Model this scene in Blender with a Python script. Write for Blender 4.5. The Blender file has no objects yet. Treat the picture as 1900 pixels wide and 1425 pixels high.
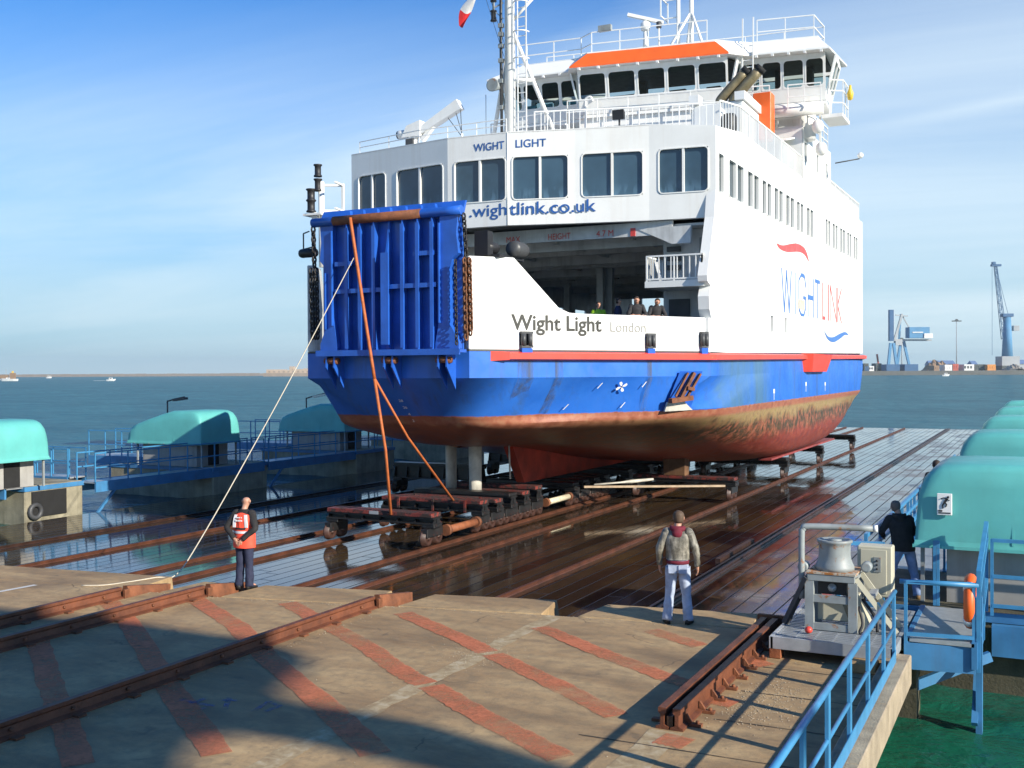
import bpy, bmesh, math, random
from mathutils import Vector, Matrix, noise
random.seed(7)
SC = bpy.context.scene
COL = SC.collection
PI = math.pi
ORG = {}

# ------------------------------------------------------------------ helpers
class MB:
    """collects faces of one mesh"""
    def __init__(s):
        s.v = []; s.f = []; s.sm = []; s.mi = []; s.cur = 0
    def add(s, vs, fs, smooth=False):
        b = len(s.v); s.v += [Vector(p) for p in vs]
        for f in fs:
            s.f.append([b+i for i in f]); s.sm.append(smooth); s.mi.append(s.cur)
        return s
    def box(s, a, b):
        x0,y0,z0 = [min(p,q) for p,q in zip(a,b)]; x1,y1,z1 = [max(p,q) for p,q in zip(a,b)]
        return s.hexa([(x0,y0,z0),(x1,y0,z0),(x1,y1,z0),(x0,y1,z0)],[(x0,y0,z1),(x1,y0,z1),(x1,y1,z1),(x0,y1,z1)])
    def hexa(s, lo, hi):
        return s.add(list(lo)+list(hi), [(3,2,1,0),(4,5,6,7),(0,1,5,4),(1,2,6,5),(2,3,7,6),(3,0,4,7)])
    def bar(s, p, q, w, h=None, up=(0,0,1)):
        p=Vector(p); q=Vector(q); h=h or w; d=(q-p).normalized(); up=Vector(up)
        if abs(d.dot(up))>.98: up=Vector((0,1,0))
        r=d.cross(up).normalized()*w/2; u=r.cross(d).normalized()*h/2
        return s.hexa([p-r-u,p+r-u,q+r-u,q-r-u],[p-r+u,p+r+u,q+r+u,q-r+u])
    def tube(s, pts, r, n=8, caps=True, closed=False):
        pts=[Vector(p) for p in pts]; m=len(pts)
        rs = r if isinstance(r,(list,tuple)) else [r]*m
        rings=[]; ref=None
        for i,p in enumerate(pts):
            if closed: d=(pts[(i+1)%m]-pts[i-1])
            else: d=(pts[min(i+1,m-1)]-pts[max(i-1,0)])
            d.normalize()
            if ref is None:
                ref=Vector((0,0,1)) if abs(d.z)<.9 else Vector((1,0,0))
            a=d.cross(ref)
            if a.length<1e-4: a=d.cross(Vector((0,1,0)))
            a.normalize(); b=a.cross(d).normalized(); ref=b
            rings.append([p+(a*math.cos(2*PI*k/n)+b*math.sin(2*PI*k/n))*rs[i] for k in range(n)])
        b0=len(s.v)
        vs=[v for rg in rings for v in rg]; fs=[]
        for i in range(m if closed else m-1):
            j=(i+1)%m
            for k in range(n):
                k2=(k+1)%n; fs.append((i*n+k,i*n+k2,j*n+k2,j*n+k))
        s.add(vs,fs,True)
        if caps and not closed:
            s.f.append([b0+k for k in range(n)][::-1]); s.sm.append(False); s.mi.append(s.cur)
            s.f.append([b0+(m-1)*n+k for k in range(n)]); s.sm.append(False); s.mi.append(s.cur)
        return s
    def loft(s, rings, caps=True, smooth=True):
        n=len(rings[0]); b0=len(s.v); vs=[v for r in rings for v in r]; fs=[]
        for i in range(len(rings)-1):
            for k in range(n):
                k2=(k+1)%n; fs.append((i*n+k,i*n+k2,(i+1)*n+k2,(i+1)*n+k))
        s.add(vs,fs,smooth)
        if caps:
            s.f.append([b0+k for k in range(n)][::-1]); s.sm.append(smooth); s.mi.append(s.cur)
            s.f.append([b0+(len(rings)-1)*n+k for k in range(n)]); s.sm.append(smooth); s.mi.append(s.cur)
        return s
    def lathe(s, c, prof, n=16, axis='z'):
        rings=[]
        for r,z in prof:
            rg=[]
            for k in range(n):
                a=2*PI*k/n; x,y=r*math.cos(a),r*math.sin(a)
                v=(x,y,z) if axis=='z' else ((z,x,y) if axis=='x' else (y,z,x))
                rg.append(Vector(c)+Vector(v))
            rings.append(rg)
        return s.loft(rings)
    def prism(s, poly, d):
        """polygon (3d points, planar) extruded by vector d"""
        n=len(poly); d=Vector(d); lo=[Vector(p) for p in poly]; hi=[p+d for p in lo]
        s.add(lo+hi,[tuple(range(n))[::-1],tuple(range(n,2*n))]+[(k,(k+1)%n,n+(k+1)%n,n+k) for k in range(n)])
        return s
    def quad(s,*p): return s.add(p,[tuple(range(len(p)))])
    def ell(s,c,r,n=12,m=8,zmin=-1):
        vs=[];fs=[];c=Vector(c)
        for i in range(m+1):
            t=-PI/2+PI*i/m
            for k in range(n):
                a=2*PI*k/n
                vs.append(c+Vector((r[0]*math.cos(t)*math.cos(a),r[1]*math.cos(t)*math.sin(a),r[2]*max(math.sin(t),zmin))))
        for i in range(m):
            for k in range(n):
                k2=(k+1)%n; fs.append((i*n+k,i*n+k2,(i+1)*n+k2,(i+1)*n+k))
        return s.add(vs,fs,True)
    def build(s, name, mat, parent=None, loc=None, bevel=0, seg=1, fix=True):
        if not s.v: return None
        if parent is not None: o0=ORG[parent.name]
        else: o0=Vector(loc or (0,0,0))
        me=bpy.data.meshes.new(name)
        me.from_pydata([tuple(v-o0) for v in s.v],[],s.f)
        for p,f,mi in zip(me.polygons,s.sm,s.mi): p.use_smooth=f; p.material_index=mi
        for m_ in (mat if isinstance(mat,(list,tuple)) else [mat]): me.materials.append(m_)
        if fix or bevel:
            bm=bmesh.new(); bm.from_mesh(me)
            if fix: bmesh.ops.recalc_face_normals(bm,faces=bm.faces)
            if bevel:
                es=[e for e in bm.edges if len(e.link_faces)==2 and e.calc_face_angle(0)>.6]
                bmesh.ops.bevel(bm,geom=es,offset=bevel,segments=seg,affect='EDGES',clamp_overlap=True)
            bm.to_mesh(me); bm.free()
        return link(me,name,parent,o0)

def link(me,name,parent,o0):
    ob=bpy.data.objects.new(name,me); COL.objects.link(ob)
    if parent is not None: ob.parent=parent
    else: ob.location=o0
    ORG[ob.name]=Vector(o0)
    return ob
def empty(name,loc,label=None,cat=None,group=None):
    ob=bpy.data.objects.new(name,None); COL.objects.link(ob); ob.location=loc; ob.empty_display_size=.3
    ORG[ob.name]=Vector(loc)
    if label: tag(ob,label,cat,group)
    return ob
def tag(ob,label,cat,group=None):
    ob['label']=label; ob['category']=cat
    if group: ob['group']=group
    return ob
def struct(ob,kind='structure'):
    ob['kind']=kind; return ob
def copy_tree(o,loc,label,cat=None,group=None):
    def rec(a,par):
        c=a.copy(); COL.objects.link(c); c.parent=par
        ORG[c.name]=Vector(loc)
        for ch in list(a.children): rec(ch,c)
        return c
    c=rec(o,None); c.location=loc; c['label']=label
    if group: c['group']=group
    return c
def lerp(a,b,t): return Vector(a)+(Vector(b)-Vector(a))*t
def smoothpath(pts,k=4):
    pts=[Vector(p) for p in pts]; out=[]
    P=[pts[0]*2-pts[1]]+pts+[pts[-1]*2-pts[-2]]
    for i in range(1,len(P)-2):
        a,b,c,d=P[i-1:i+3]
        for j in range(k):
            t=j/k
            out.append(.5*((2*b)+(c-a)*t+(2*a-5*b+4*c-d)*t*t+(3*b-a-3*c+d)*t**3))
    out.append(pts[-1]); return out

# ------------------------------------------------------------------ materials
def N(nt,t,**kw):
    n=nt.nodes.new(t)
    for k,v in kw.items():
        if k.startswith('_'): n.inputs[k[1:].replace('_',' ')].default_value=v
        else: setattr(n,k,v)
    return n
def newmat(name):
    m=bpy.data.materials.new(name); m.use_nodes=True; nt=m.node_tree
    return m,nt,nt.nodes['Principled BSDF']
def c4(c): return (c[0],c[1],c[2],1)
def ramp(nt,inp,stops):
    r=N(nt,'ShaderNodeValToRGB'); e=r.color_ramp.elements
    while len(e)<len(stops): e.new(.5)
    for el,(p,c) in zip(e,stops):
        el.position=p; el.color=c if len(c)==4 else c4(c)
    nt.links.new(inp,r.inputs[0]); return r.outputs[0]
def mixc(nt,f,a,b,bt='MIX'):
    m=N(nt,'ShaderNodeMix',data_type='RGBA',blend_type=bt)
    for s_,v in ((m.inputs[0],f),(m.inputs[6],a),(m.inputs[7],b)):
        if hasattr(v,'is_linked') or isinstance(v,bpy.types.NodeSocket): nt.links.new(v,s_)
        elif isinstance(v,(int,float)): s_.default_value=v
        else: s_.default_value=c4(v)
    return m.outputs[2]
def mth(nt,op,a,b=None,clamp=False):
    m=N(nt,'ShaderNodeMath',operation=op,use_clamp=clamp)
    for s_,v in ((m.inputs[0],a),(m.inputs[1],b)):
        if v is None: continue
        if isinstance(v,bpy.types.NodeSocket): nt.links.new(v,s_)
        else: s_.default_value=v
    return m.outputs[0]
def coord(nt,scale=(1,1,1),which='Object',rot=(0,0,0)):
    tc=N(nt,'ShaderNodeTexCoord'); mp=N(nt,'ShaderNodeMapping')
    mp.inputs['Scale'].default_value=scale; mp.inputs['Rotation'].default_value=rot
    nt.links.new(tc.outputs[which],mp.inputs[0]); return mp.outputs[0]
def noi(nt,vec,scale,detail=4,rough=.55,dist=0):
    n=N(nt,'ShaderNodeTexNoise'); n.inputs['Scale'].default_value=scale; n.inputs['Detail'].default_value=detail
    n.inputs['Roughness'].default_value=rough; n.inputs['Distortion'].default_value=dist
    nt.links.new(vec,n.inputs['Vector']); return n.outputs[0]
def bumpn(nt,b,h,strength=.3,dist=.02):
    n=N(nt,'ShaderNodeBump'); n.inputs['Strength'].default_value=strength; n.inputs['Distance'].default_value=dist
    nt.links.new(h,n.inputs['Height']); nt.links.new(n.outputs[0],b.inputs['Normal']); return n
def pm(name,col,rough=.5,metal=0,var=.25,scale=2.,rust=0,rustcol=(.16,.055,.02),streak=0,bump=.0,bscale=25.,dirt=None,spec=.5):
    """painted / worn surface: mottled colour, rust patches, vertical run-off streaks"""
    m,nt,b=newmat(name)
    v=coord(nt)
    n=noi(nt,v,scale,6,.6)
    dk=tuple(c*(1-var) for c in col); lt=tuple(min(1,c*(1+var*.5)) for c in col)
    c=ramp(nt,n,[(.3,dk),(.7,lt)])
    if streak:
        vs=coord(nt,(2.5,2.5,.12)); ns=noi(nt,vs,1.6,5,.6)
        f=ramp(nt,ns,[(.5,(0,0,0)),(.78,(streak,)*3)])
        c=mixc(nt,f,c,dirt or (.10,.075,.05))
    if rust:
        n2=noi(nt,v,scale*2.7,8,.68,.3)
        lo=.72-.35*rust
        f=ramp(nt,n2,[(lo,(0,0,0)),(lo+.07,(1,1,1))])
        rc=mixc(nt,noi(nt,v,scale*9,4),tuple(x*.45 for x in rustcol),tuple(min(1,x*1.5) for x in rustcol))
        c=mixc(nt,f,c,rc)
        r=mth(nt,'MULTIPLY',f,.4); r=mth(nt,'ADD',r,rough,True); nt.links.new(r,b.inputs['Roughness'])
    else:
        r=ramp(nt,noi(nt,v,scale*1.7,4),[(.3,(max(0,rough-.08),)*3),(.7,(min(1,rough+.12),)*3)])
        nt.links.new(r,b.inputs['Roughness'])
    nt.links.new(c,b.inputs['Base Color']); b.inputs['Metallic'].default_value=metal
    b.inputs['Specular IOR Level'].default_value=spec
    if bump: bumpn(nt,b,noi(nt,v,bscale,6,.6),bump,.03)
    return m
M={}
M['white']=pm('white_paint',(.80,.80,.77),.40,var=.07,scale=.8,streak=.22,dirt=(.52,.44,.34),bump=.10,bscale=.9)
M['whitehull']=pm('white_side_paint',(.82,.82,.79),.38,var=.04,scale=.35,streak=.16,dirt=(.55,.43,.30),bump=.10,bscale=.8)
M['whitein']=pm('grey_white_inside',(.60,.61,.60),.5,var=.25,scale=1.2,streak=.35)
M['blue']=pm('ramp_blue',(.020,.11,.50),.34,var=.25,scale=1.6,rust=.12,streak=.2,dirt=(.02,.04,.12))
M['orange']=pm('signal_orange',(.80,.13,.02),.42,var=.12)
M['red']=pm('strip_red',(.72,.07,.045),.42,var=.18,scale=1.5,rust=.2,rustcol=(.5,.25,.12))
M['glass']=None
M['black']=pm('black_rubber',(.018,.018,.02),.5,var=.3)
M['darkgrey']=pm('dark_grey',(.06,.062,.065),.5,var=.3)
M['rust']=pm('rust',(.20,.07,.028),.75,var=.55,scale=4,bump=.4)
M['rustrail']=pm('rail_rust',(.15,.048,.02),.6,var=.5,scale=3.2,bump=.35,rust=.3,rustcol=(.12,.045,.02))
M['deckrail']=pm('deck_rail_rust',(.095,.033,.016),.5,var=.55,scale=2.2,bump=.3,rust=.3,rustcol=(.05,.02,.012))
M['darkrail']=pm('dark_wet_rail',(.045,.022,.015),.35,var=.5,scale=3,bump=.3)
M['chain']=pm('rusty_chain',(.17,.065,.025),.65,var=.6,scale=8)
M['blackchain']=pm('black_chain',(.014,.012,.012),.5,var=.4,scale=8)
M['trolley']=pm('trolley_black',(.016,.015,.015),.42,var=.5,scale=3,rust=.30,rustcol=(.14,.028,.018))
M['trolleyred']=pm('trolley_red',(.19,.033,.024),.5,var=.6,scale=2.0,rust=.75,rustcol=(.035,.02,.018))
M['wheel']=pm('wheel_rust',(.06,.026,.018),.5,var=.5,scale=6)
M['teal']=pm('teal_grp',(.115,.45,.42),.5,var=.14,scale=1.1,streak=.22,dirt=(.09,.24,.21),bump=.12,bscale=3)
M['bluerail']=pm('blue_rail_paint',(.055,.24,.45),.42,var=.2,scale=4,rust=.1)
M['bluesteel']=pm('blue_walkway_steel',(.05,.20,.40),.5,var=.25,scale=2,rust=.12,streak=.25)
M['housewall']=pm('grey_house_wall',(.34,.33,.31),.7,var=.2,scale=1.5,streak=.4)
M['pierc']=pm('pier_concrete',(.30,.27,.19),.85,var=.45,scale=1.3,streak=.55,dirt=(.05,.055,.025),bump=.4)
M['piershade']=pm('shaded_pier_concrete',(.085,.075,.045),.8,var=.5,scale=1.3,streak=.5,dirt=(.02,.03,.015),bump=.4)  # pier concrete with its shade put into a darker colour
M['curb']=pm('curb_concrete',(.36,.29,.20),.85,var=.35,scale=3,bump=.5,bscale=40)
M['galv']=pm('galvanised',(.42,.44,.45),.42,.35,var=.2,scale=5,rust=.08)
M['greyp']=pm('grey_winch_paint',(.28,.31,.31),.5,var=.25,scale=3,rust=.35,streak=.35,rustcol=(.3,.13,.05))
M['cream']=pm('cream_cabinet',(.52,.49,.37),.45,var=.08,scale=2)
M['timber']=pm('timber',(.40,.25,.11),.8,var=.4,scale=4,bump=.4)
M['orangerust']=pm('orange_rust',(.27,.085,.03),.7,var=.4,scale=5,bump=.3)
M['rope']=pm('rope',(.55,.49,.38),.8,var=.2,scale=30)
M['strap']=pm('orange_strap',(.46,.12,.03),.65,var=.3,scale=9)
M['exhaust']=pm('exhaust_steel',(.26,.21,.12),.35,.35,var=.4,scale=3)
M['soot_and_shade']=pm('soot_and_shade',(.012,.012,.012),.8,var=.3)  # soot on the exhaust tips, painted-in shade for openings
M['skeg']=pm('skeg_red',(.40,.045,.022),.55,var=.5,scale=1.4,rust=.15,rustcol=(.08,.02,.015))
M['leg']=pm('strut_grey',(.55,.52,.45),.5,var=.35,scale=2.5,rust=.1)
M['keel']=pm('bilge_red',(.30,.055,.05),.5,var=.4,scale=2,rust=.2)
M['letblue']=pm('letter_blue',(.025,.10,.33),.4,var=.08)
M['letdark']=pm('letter_olive',(.040,.040,.032),.5,var=.08)
M['letgrey']=pm('letter_pale',(.24,.235,.21),.5,var=.05)
M['letred']=pm('letter_red',(.62,.06,.05),.45,var=.1)
M['logoblue']=pm('logo_blue',(.09,.27,.62),.4,var=.06)
M['logored']=pm('logo_red',(.75,.13,.12),.4,var=.06)
M['letwhite']=pm('letter_white',(.8,.8,.78),.5,var=.06)
M['yellow']=pm('yellow',(.75,.5,.04),.45,var=.1)
M['cyan']=pm('bridge_seat_cyan',(.12,.42,.55),.5,var=.1)
M['lamp']=pm('lamp_glass',(.75,.72,.6),.2,var=.05)
def glassmat(name,col,rough,tr):
    m,nt,b=newmat(name)
    b.inputs['Base Color'].default_value=c4(col); b.inputs['Roughness'].default_value=rough
    b.inputs['Specular IOR Level'].default_value=.6
    if tr:
        t=N(nt,'ShaderNodeBsdfTransparent'); t.inputs[0].default_value=(.78,.9,.86,1)
        mx=N(nt,'ShaderNodeMixShader'); mx.inputs[0].default_value=tr
        nt.links.new(b.outputs[0],mx.inputs[1]); nt.links.new(t.outputs[0],mx.inputs[2])
        nt.links.new(mx.outputs[0],nt.nodes['Material Output'].inputs[0])
    else:
        v=coord(nt); f=noi(nt,v,.9,3)
        oi=N(nt,'ShaderNodeObjectInfo'); z_=N(nt,'ShaderNodeSeparateXYZ'); tg=N(nt,'ShaderNodeTexCoord'); nt.links.new(tg.outputs['Generated'],z_.inputs[0])
        c_=ramp(nt,f,[(.35,tuple(c*.7 for c in col)),(.65,tuple(c*1.25 for c in col))])
        c_=mixc(nt,mth(nt,'MULTIPLY',oi.outputs['Random'],.5),c_,tuple(c*1.9+.01 for c in col))
        # interior hints and faint reflection painted paler low on the pane
        sb=mth(nt,'MULTIPLY',ramp(nt,z_.outputs[2],[(.10,(1,1,1)),(.30,(0,0,0))]),ramp(nt,noi(nt,coord(nt,(2.2,2.2,.6)),2.0,2),[(.45,(0,0,0)),(.55,(.55,)*3)]))
        c_=mixc(nt,sb,c_,tuple(c*2.6+.02 for c in col))
        nt.links.new(c_,b.inputs['Base Color'])
    return m
M['glass']=glassmat('saloon_glass',(.030,.062,.092),.05,0)
M['bglass']=glassmat('bridge_glass',(.008,.012,.014),.04,.72)
M['sglass']=glassmat('side_glass',(.030,.045,.055),.10,0)

# ------------------------------------------------------------------ camera, light, sky
cam=bpy.data.cameras.new('camera'); co=bpy.data.objects.new('camera',cam); COL.objects.link(co)
co.location=(0,0,4.0); cam.sensor_width=36; cam.lens=2000/1900*36; cam.clip_start=.1; cam.clip_end=20000
th=math.radians(26.3); pit=math.atan(22/2000); roll=math.radians(.29)
f_=Vector((-math.sin(th)*math.cos(pit),math.cos(th)*math.cos(pit),-math.sin(pit)))
r_=Vector((math.cos(th),math.sin(th),0)); u_=r_.cross(f_)
# the horizon rises a little to the right: the camera is rolled clockwise
r2=r_*math.cos(roll)-u_*math.sin(roll); u2=u_*math.cos(roll)+r_*math.sin(roll)
co.matrix_world=Matrix(((r2.x,u2.x,-f_.x,0),(r2.y,u2.y,-f_.y,0),(r2.z,u2.z,-f_.z,4.0),(0,0,0,1)))
SC.camera=co
SC.view_settings.view_transform='Standard'; SC.view_settings.look='None'
SC.view_settings.exposure=0.70; SC.view_settings.gamma=1
EL=math.radians(23.5); AZ=math.radians(-15.5)
sd=Vector((math.cos(EL)*math.cos(AZ),math.cos(EL)*math.sin(AZ),math.sin(EL)))
sun=bpy.data.lights.new('sun','SUN'); sun.energy=4.7; sun.angle=math.radians(.5); sun.color=(1,.93,.80)
so=bpy.data.objects.new('sun',sun); COL.objects.link(so); so.rotation_euler=(-sd).to_track_quat('-Z','Y').to_euler(); so.location=(40,-8,30)
w=bpy.data.worlds.new('World'); SC.world=w; w.use_nodes=True; nt=w.node_tree
bg=nt.nodes['Background']; bg.inputs['Strength'].default_value=.108
sky=N(nt,'ShaderNodeTexSky',sky_type='NISHITA'); sky.sun_disc=False; sky.sun_elevation=EL; sky.sun_rotation=math.radians(105.5)
sky.air_density=1.0; sky.dust_density=.1; sky.ozone_density=4.5; sky.altitude=0
tc=N(nt,'ShaderNodeTexCoord'); sx=N(nt,'ShaderNodeSeparateXYZ'); nt.links.new(tc.outputs['Generated'],sx.inputs[0])
zz=mth(nt,'ADD',mth(nt,'MAXIMUM',sx.outputs[2],0.0),.09)
px=mth(nt,'DIVIDE',sx.outputs[0],zz); py=mth(nt,'DIVIDE',sx.outputs[1],zz)
cb=N(nt,'ShaderNodeCombineXYZ'); nt.links.new(px,cb.inputs[0]); nt.links.new(py,cb.inputs[1])
mp=N(nt,'ShaderNodeMapping'); nt.links.new(cb.outputs[0],mp.inputs[0])
mp.inputs['Rotation'].default_value=(0,0,math.radians(-38)); mp.inputs['Scale'].default_value=(.16,.55,1); mp.inputs['Location'].default_value=(1.3,.4,0)
c1=noi(nt,mp.outputs[0],1.0,9,.62,.6); c2=noi(nt,mp.outputs[0],.45,3,.5)
cl=mth(nt,'MULTIPLY',ramp(nt,c1,[(.36,(0,0,0)),(.74,(1,1,1))]),ramp(nt,c2,[(.34,(.1,)*3),(.58,(1,1,1))]))
hz=ramp(nt,sx.outputs[2],[(0,(.95,)*3),(.07,(.80,)*3),(.14,(.48,)*3),(.22,(.20,)*3),(.34,(0,0,0))])
cm=mth(nt,'MULTIPLY',mth(nt,'ADD',mth(nt,'MULTIPLY',cl,.80),.10),ramp(nt,sx.outputs[2],[(.0,(.75,)*3),(.06,(1,1,1)),(.20,(.85,)*3),(.34,(.12,)*3),(.44,(.0,)*3)]))
skt=mixc(nt,1.0,sky.outputs[0],(.13,.60,.98),'MULTIPLY')
skc=mixc(nt,hz,skt,(2.85,4.15,4.75))
def dotv(n):
    q=N(nt,'ShaderNodeVectorMath',operation='DOT_PRODUCT'); nt.links.new(tc.outputs['Generated'],q.inputs[0]); q.inputs[1].default_value=n; return q.outputs['Value']
# thin high veil below a slanting edge on the left, and a faint vapour trail on the right
veil=ramp(nt,mth(nt,'ADD',dotv((0.2773,0.4158,-0.8661)),mth(nt,'MULTIPLY',mth(nt,'SUBTRACT',c1,.5),.16)),[(.0,(0,0,0)),(.035,(.42,)*3),(.16,(.55,)*3)])
veil=mth(nt,'MULTIPLY',veil,ramp(nt,c1,[(.30,(.45,)*3),(.62,(1,1,1))]))
skc=mixc(nt,mth(nt,'MULTIPLY',veil,.75),skc,(5.0,5.9,6.3))
tr=ramp(nt,mth(nt,'ABSOLUTE',mth(nt,'ADD',dotv((0.0972,0.2225,-0.9701)),mth(nt,'MULTIPLY',mth(nt,'SUBTRACT',c1,.5),.006))),[(.0,(1,1,1)),(.009,(0,0,0))])
tr=mth(nt,'MULTIPLY',tr,ramp(nt,dotv((0.8965,0.4431,0)),[(.28,(0,0,0)),(.40,(.42,)*3)]))
skc=mixc(nt,tr,skc,(5.2,6.0,6.4))
skc=mixc(nt,cm,skc,(5.2,6.0,6.4))
nt.links.new(skc,bg.inputs['Color'])

# ------------------------------------------------------------------ setting
# sea
m,nt,b=newmat('sea_water'); M['sea']=m
v=coord(nt); 
geo=N(nt,'ShaderNodeSeparateXYZ'); nt.links.new(v,geo.inputs[0])
vg=coord(nt)
n0=noi(nt,vg,.05,3,.5)
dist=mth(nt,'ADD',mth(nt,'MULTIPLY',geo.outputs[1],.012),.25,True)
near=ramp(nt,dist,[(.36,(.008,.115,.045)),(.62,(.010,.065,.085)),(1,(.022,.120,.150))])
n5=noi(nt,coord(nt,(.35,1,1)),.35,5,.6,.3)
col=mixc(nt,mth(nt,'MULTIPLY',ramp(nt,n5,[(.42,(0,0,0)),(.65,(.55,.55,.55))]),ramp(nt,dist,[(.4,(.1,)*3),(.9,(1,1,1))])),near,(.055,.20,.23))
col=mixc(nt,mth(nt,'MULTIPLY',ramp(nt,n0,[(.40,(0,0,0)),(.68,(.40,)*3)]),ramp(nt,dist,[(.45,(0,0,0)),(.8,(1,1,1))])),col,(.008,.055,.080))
w1=noi(nt,coord(nt,(.6,1,1),rot=(0,0,.2)),1.1,5,.62,.5); w2=noi(nt,coord(nt,(.5,1,1),rot=(0,0,-.2)),.28,4,.6,.4); w3=noi(nt,vg,5,3,.5)
h=mth(nt,'ADD',mth(nt,'MULTIPLY',w1,.5),mth(nt,'ADD',mth(nt,'MULTIPLY',w2,1.4),mth(nt,'MULTIPLY',w3,.10)))
bp=bumpn(nt,b,h,.9,.25)
df=N(nt,'ShaderNodeBsdfDiffuse'); nt.links.new(col,df.inputs[0]); nt.links.new(bp.outputs[0],df.inputs['Normal'])
gl=N(nt,'ShaderNodeBsdfGlossy'); gl.inputs['Roughness'].default_value=.18; nt.links.new(bp.outputs[0],gl.inputs['Normal'])
fre=N(nt,'ShaderNodeFresnel'); fre.inputs[0].default_value=1.33; nt.links.new(bp.outputs[0],fre.inputs[1])
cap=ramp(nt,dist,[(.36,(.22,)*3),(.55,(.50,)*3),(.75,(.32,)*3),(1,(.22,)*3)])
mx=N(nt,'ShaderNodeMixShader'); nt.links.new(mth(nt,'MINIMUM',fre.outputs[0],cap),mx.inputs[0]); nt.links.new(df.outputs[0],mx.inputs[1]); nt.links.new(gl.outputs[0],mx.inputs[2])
nt.links.new(mx.outputs[0],nt.nodes['Material Output'].inputs[0])
# rippled near water as real waves on a fan-shaped grid, running out into one flat sheet
s=MB(); na=330; a0,a1=math.radians(26.3+33),math.radians(26.3-33); rad=[9.]
while rad[-1]<700: rad.append(rad[-1]*1.0165+.05)
vs=[]
for i,r in enumerate(rad):
    f=min(1,max(.0,(680-r)/300))
    for j in range(na):
        an=PI/2+a0+(a1-a0)*j/(na-1); x=r*math.cos(an); y=r*math.sin(an)
        q=Vector((x*.5+y*.16,y*.36-x*.1,0)); h=noise.noise(q*1.9)*.075+noise.noise(q*.75+Vector((5,2,0)))*.085+abs(noise.noise(q*3.6+Vector((1,7,0))))*.03
        if r>60: h*=1+min(2.2,(r-60)/140)
        vs.append((x,y,-.97+h*f*.85))
fs=[(i*na+j,i*na+j+1,(i+1)*na+j+1,(i+1)*na+j) for i in range(len(rad)-1) for j in range(na-1)]
s.add(vs,fs,True)
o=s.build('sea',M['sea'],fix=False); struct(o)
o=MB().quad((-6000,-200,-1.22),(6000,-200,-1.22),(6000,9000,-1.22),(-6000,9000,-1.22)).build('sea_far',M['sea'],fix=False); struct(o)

# wet timber deck of the ship lift
m,nt,b=newmat('wet_deck_planks'); M['deck']=m
v=coord(nt); sp=N(nt,'ShaderNodeSeparateXYZ'); nt.links.new(v,sp.inputs[0])
X=sp.outputs[0]; Yc=sp.outputs[1]
u=mth(nt,'DIVIDE',X,.40); fr=mth(nt,'FRACT',mth(nt,'ADD',u,200)); idx=mth(nt,'FLOOR',u)
gap=mth(nt,'LESS_THAN',mth(nt,'ABSOLUTE',mth(nt,'SUBTRACT',fr,.5)),.455)
wn=N(nt,'ShaderNodeTexWhiteNoise',noise_dimensions='1D'); nt.links.new(idx,wn.inputs['W'])
yo=mth(nt,'ADD',Yc,mth(nt,'MULTIPLY',wn.outputs[0],7)); 
fy=mth(nt,'FRACT',mth(nt,'ADD',mth(nt,'DIVIDE',yo,6.4),30))
gapy=mth(nt,'GREATER_THAN',fy,.006)
solid=mth(nt,'MULTIPLY',gap,gapy)
pl=ramp(nt,wn.outputs[0],[(0,(.034,.020,.012)),(.5,(.060,.036,.020)),(1,(.095,.060,.033))])
gr=noi(nt,coord(nt,(9,.5,1)),2.2,6,.65)
pl=mixc(nt,ramp(nt,gr,[(.35,(.55,.55,.55)),(.7,(0,0,0))]),pl,(.018,.014,.010))
st=noi(nt,coord(nt,(.9,.35,1)),.55,5,.6,.4)
pl=mixc(nt,ramp(nt,st,[(.52,(0,0,0)),(.75,(.55,.55,.55))]),pl,(.13,.075,.02))
st2=noi(nt,coord(nt,(1,.5,1)),.8,6,.6,.2)
dry=mth(nt,'MULTIPLY',ramp(nt,st2,[(.42,(0,0,0)),(.62,(1,1,1))]),ramp(nt,mth(nt,'ADD',mth(nt,'MULTIPLY',X,.1),1.0),[(.15,(0,0,0)),(.42,(1,1,1))]))
pl=mixc(nt,mth(nt,'MULTIPLY',dry,.55),pl,(.20,.18,.16))
col=mixc(nt,solid,(.006,.005,.005),pl)
nt.links.new(col,b.inputs['Base Color'])
ro=mth(nt,'ADD',mth(nt,'MULTIPLY',ramp(nt,st2,[(.42,(.02,)*3),(.7,(.20,)*3)]),1.0),mth(nt,'MULTIPLY',dry,.16))
leftwet=ramp(nt,mth(nt,'ADD',mth(nt,'MULTIPLY',X,.05),1.0),[(.05,(.25,)*3),(.45,(1,1,1))])
ro=mth(nt,'MULTIPLY',ro,leftwet)
ro=mth(nt,'ADD',ro,mth(nt,'MULTIPLY',mth(nt,'SUBTRACT',1.0,solid),.5),True)
nt.links.new(ro,b.inputs['Roughness']); nt.links.new(ramp(nt,mth(nt,'ADD',mth(nt,'MULTIPLY',X,.05),1.0),[(.0,(1,1,1)),(.25,(.55,)*3)]),b.inputs['Specular IOR Level'])
rip=noi(nt,coord(nt,(1,.6,1)),2.2,3,.5,.3)
hh=mth(nt,'ADD',mth(nt,'MULTIPLY',solid,.5),mth(nt,'ADD',mth(nt,'MULTIPLY',gr,.10),mth(nt,'MULTIPLY',rip,.22)))
bumpn(nt,b,hh,.16,.05)
d=MB().box((-29.6,14.0,-1.6),(-3.0,94,-.8)).build('ship_lift_deck',M['deck']); struct(d)

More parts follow.
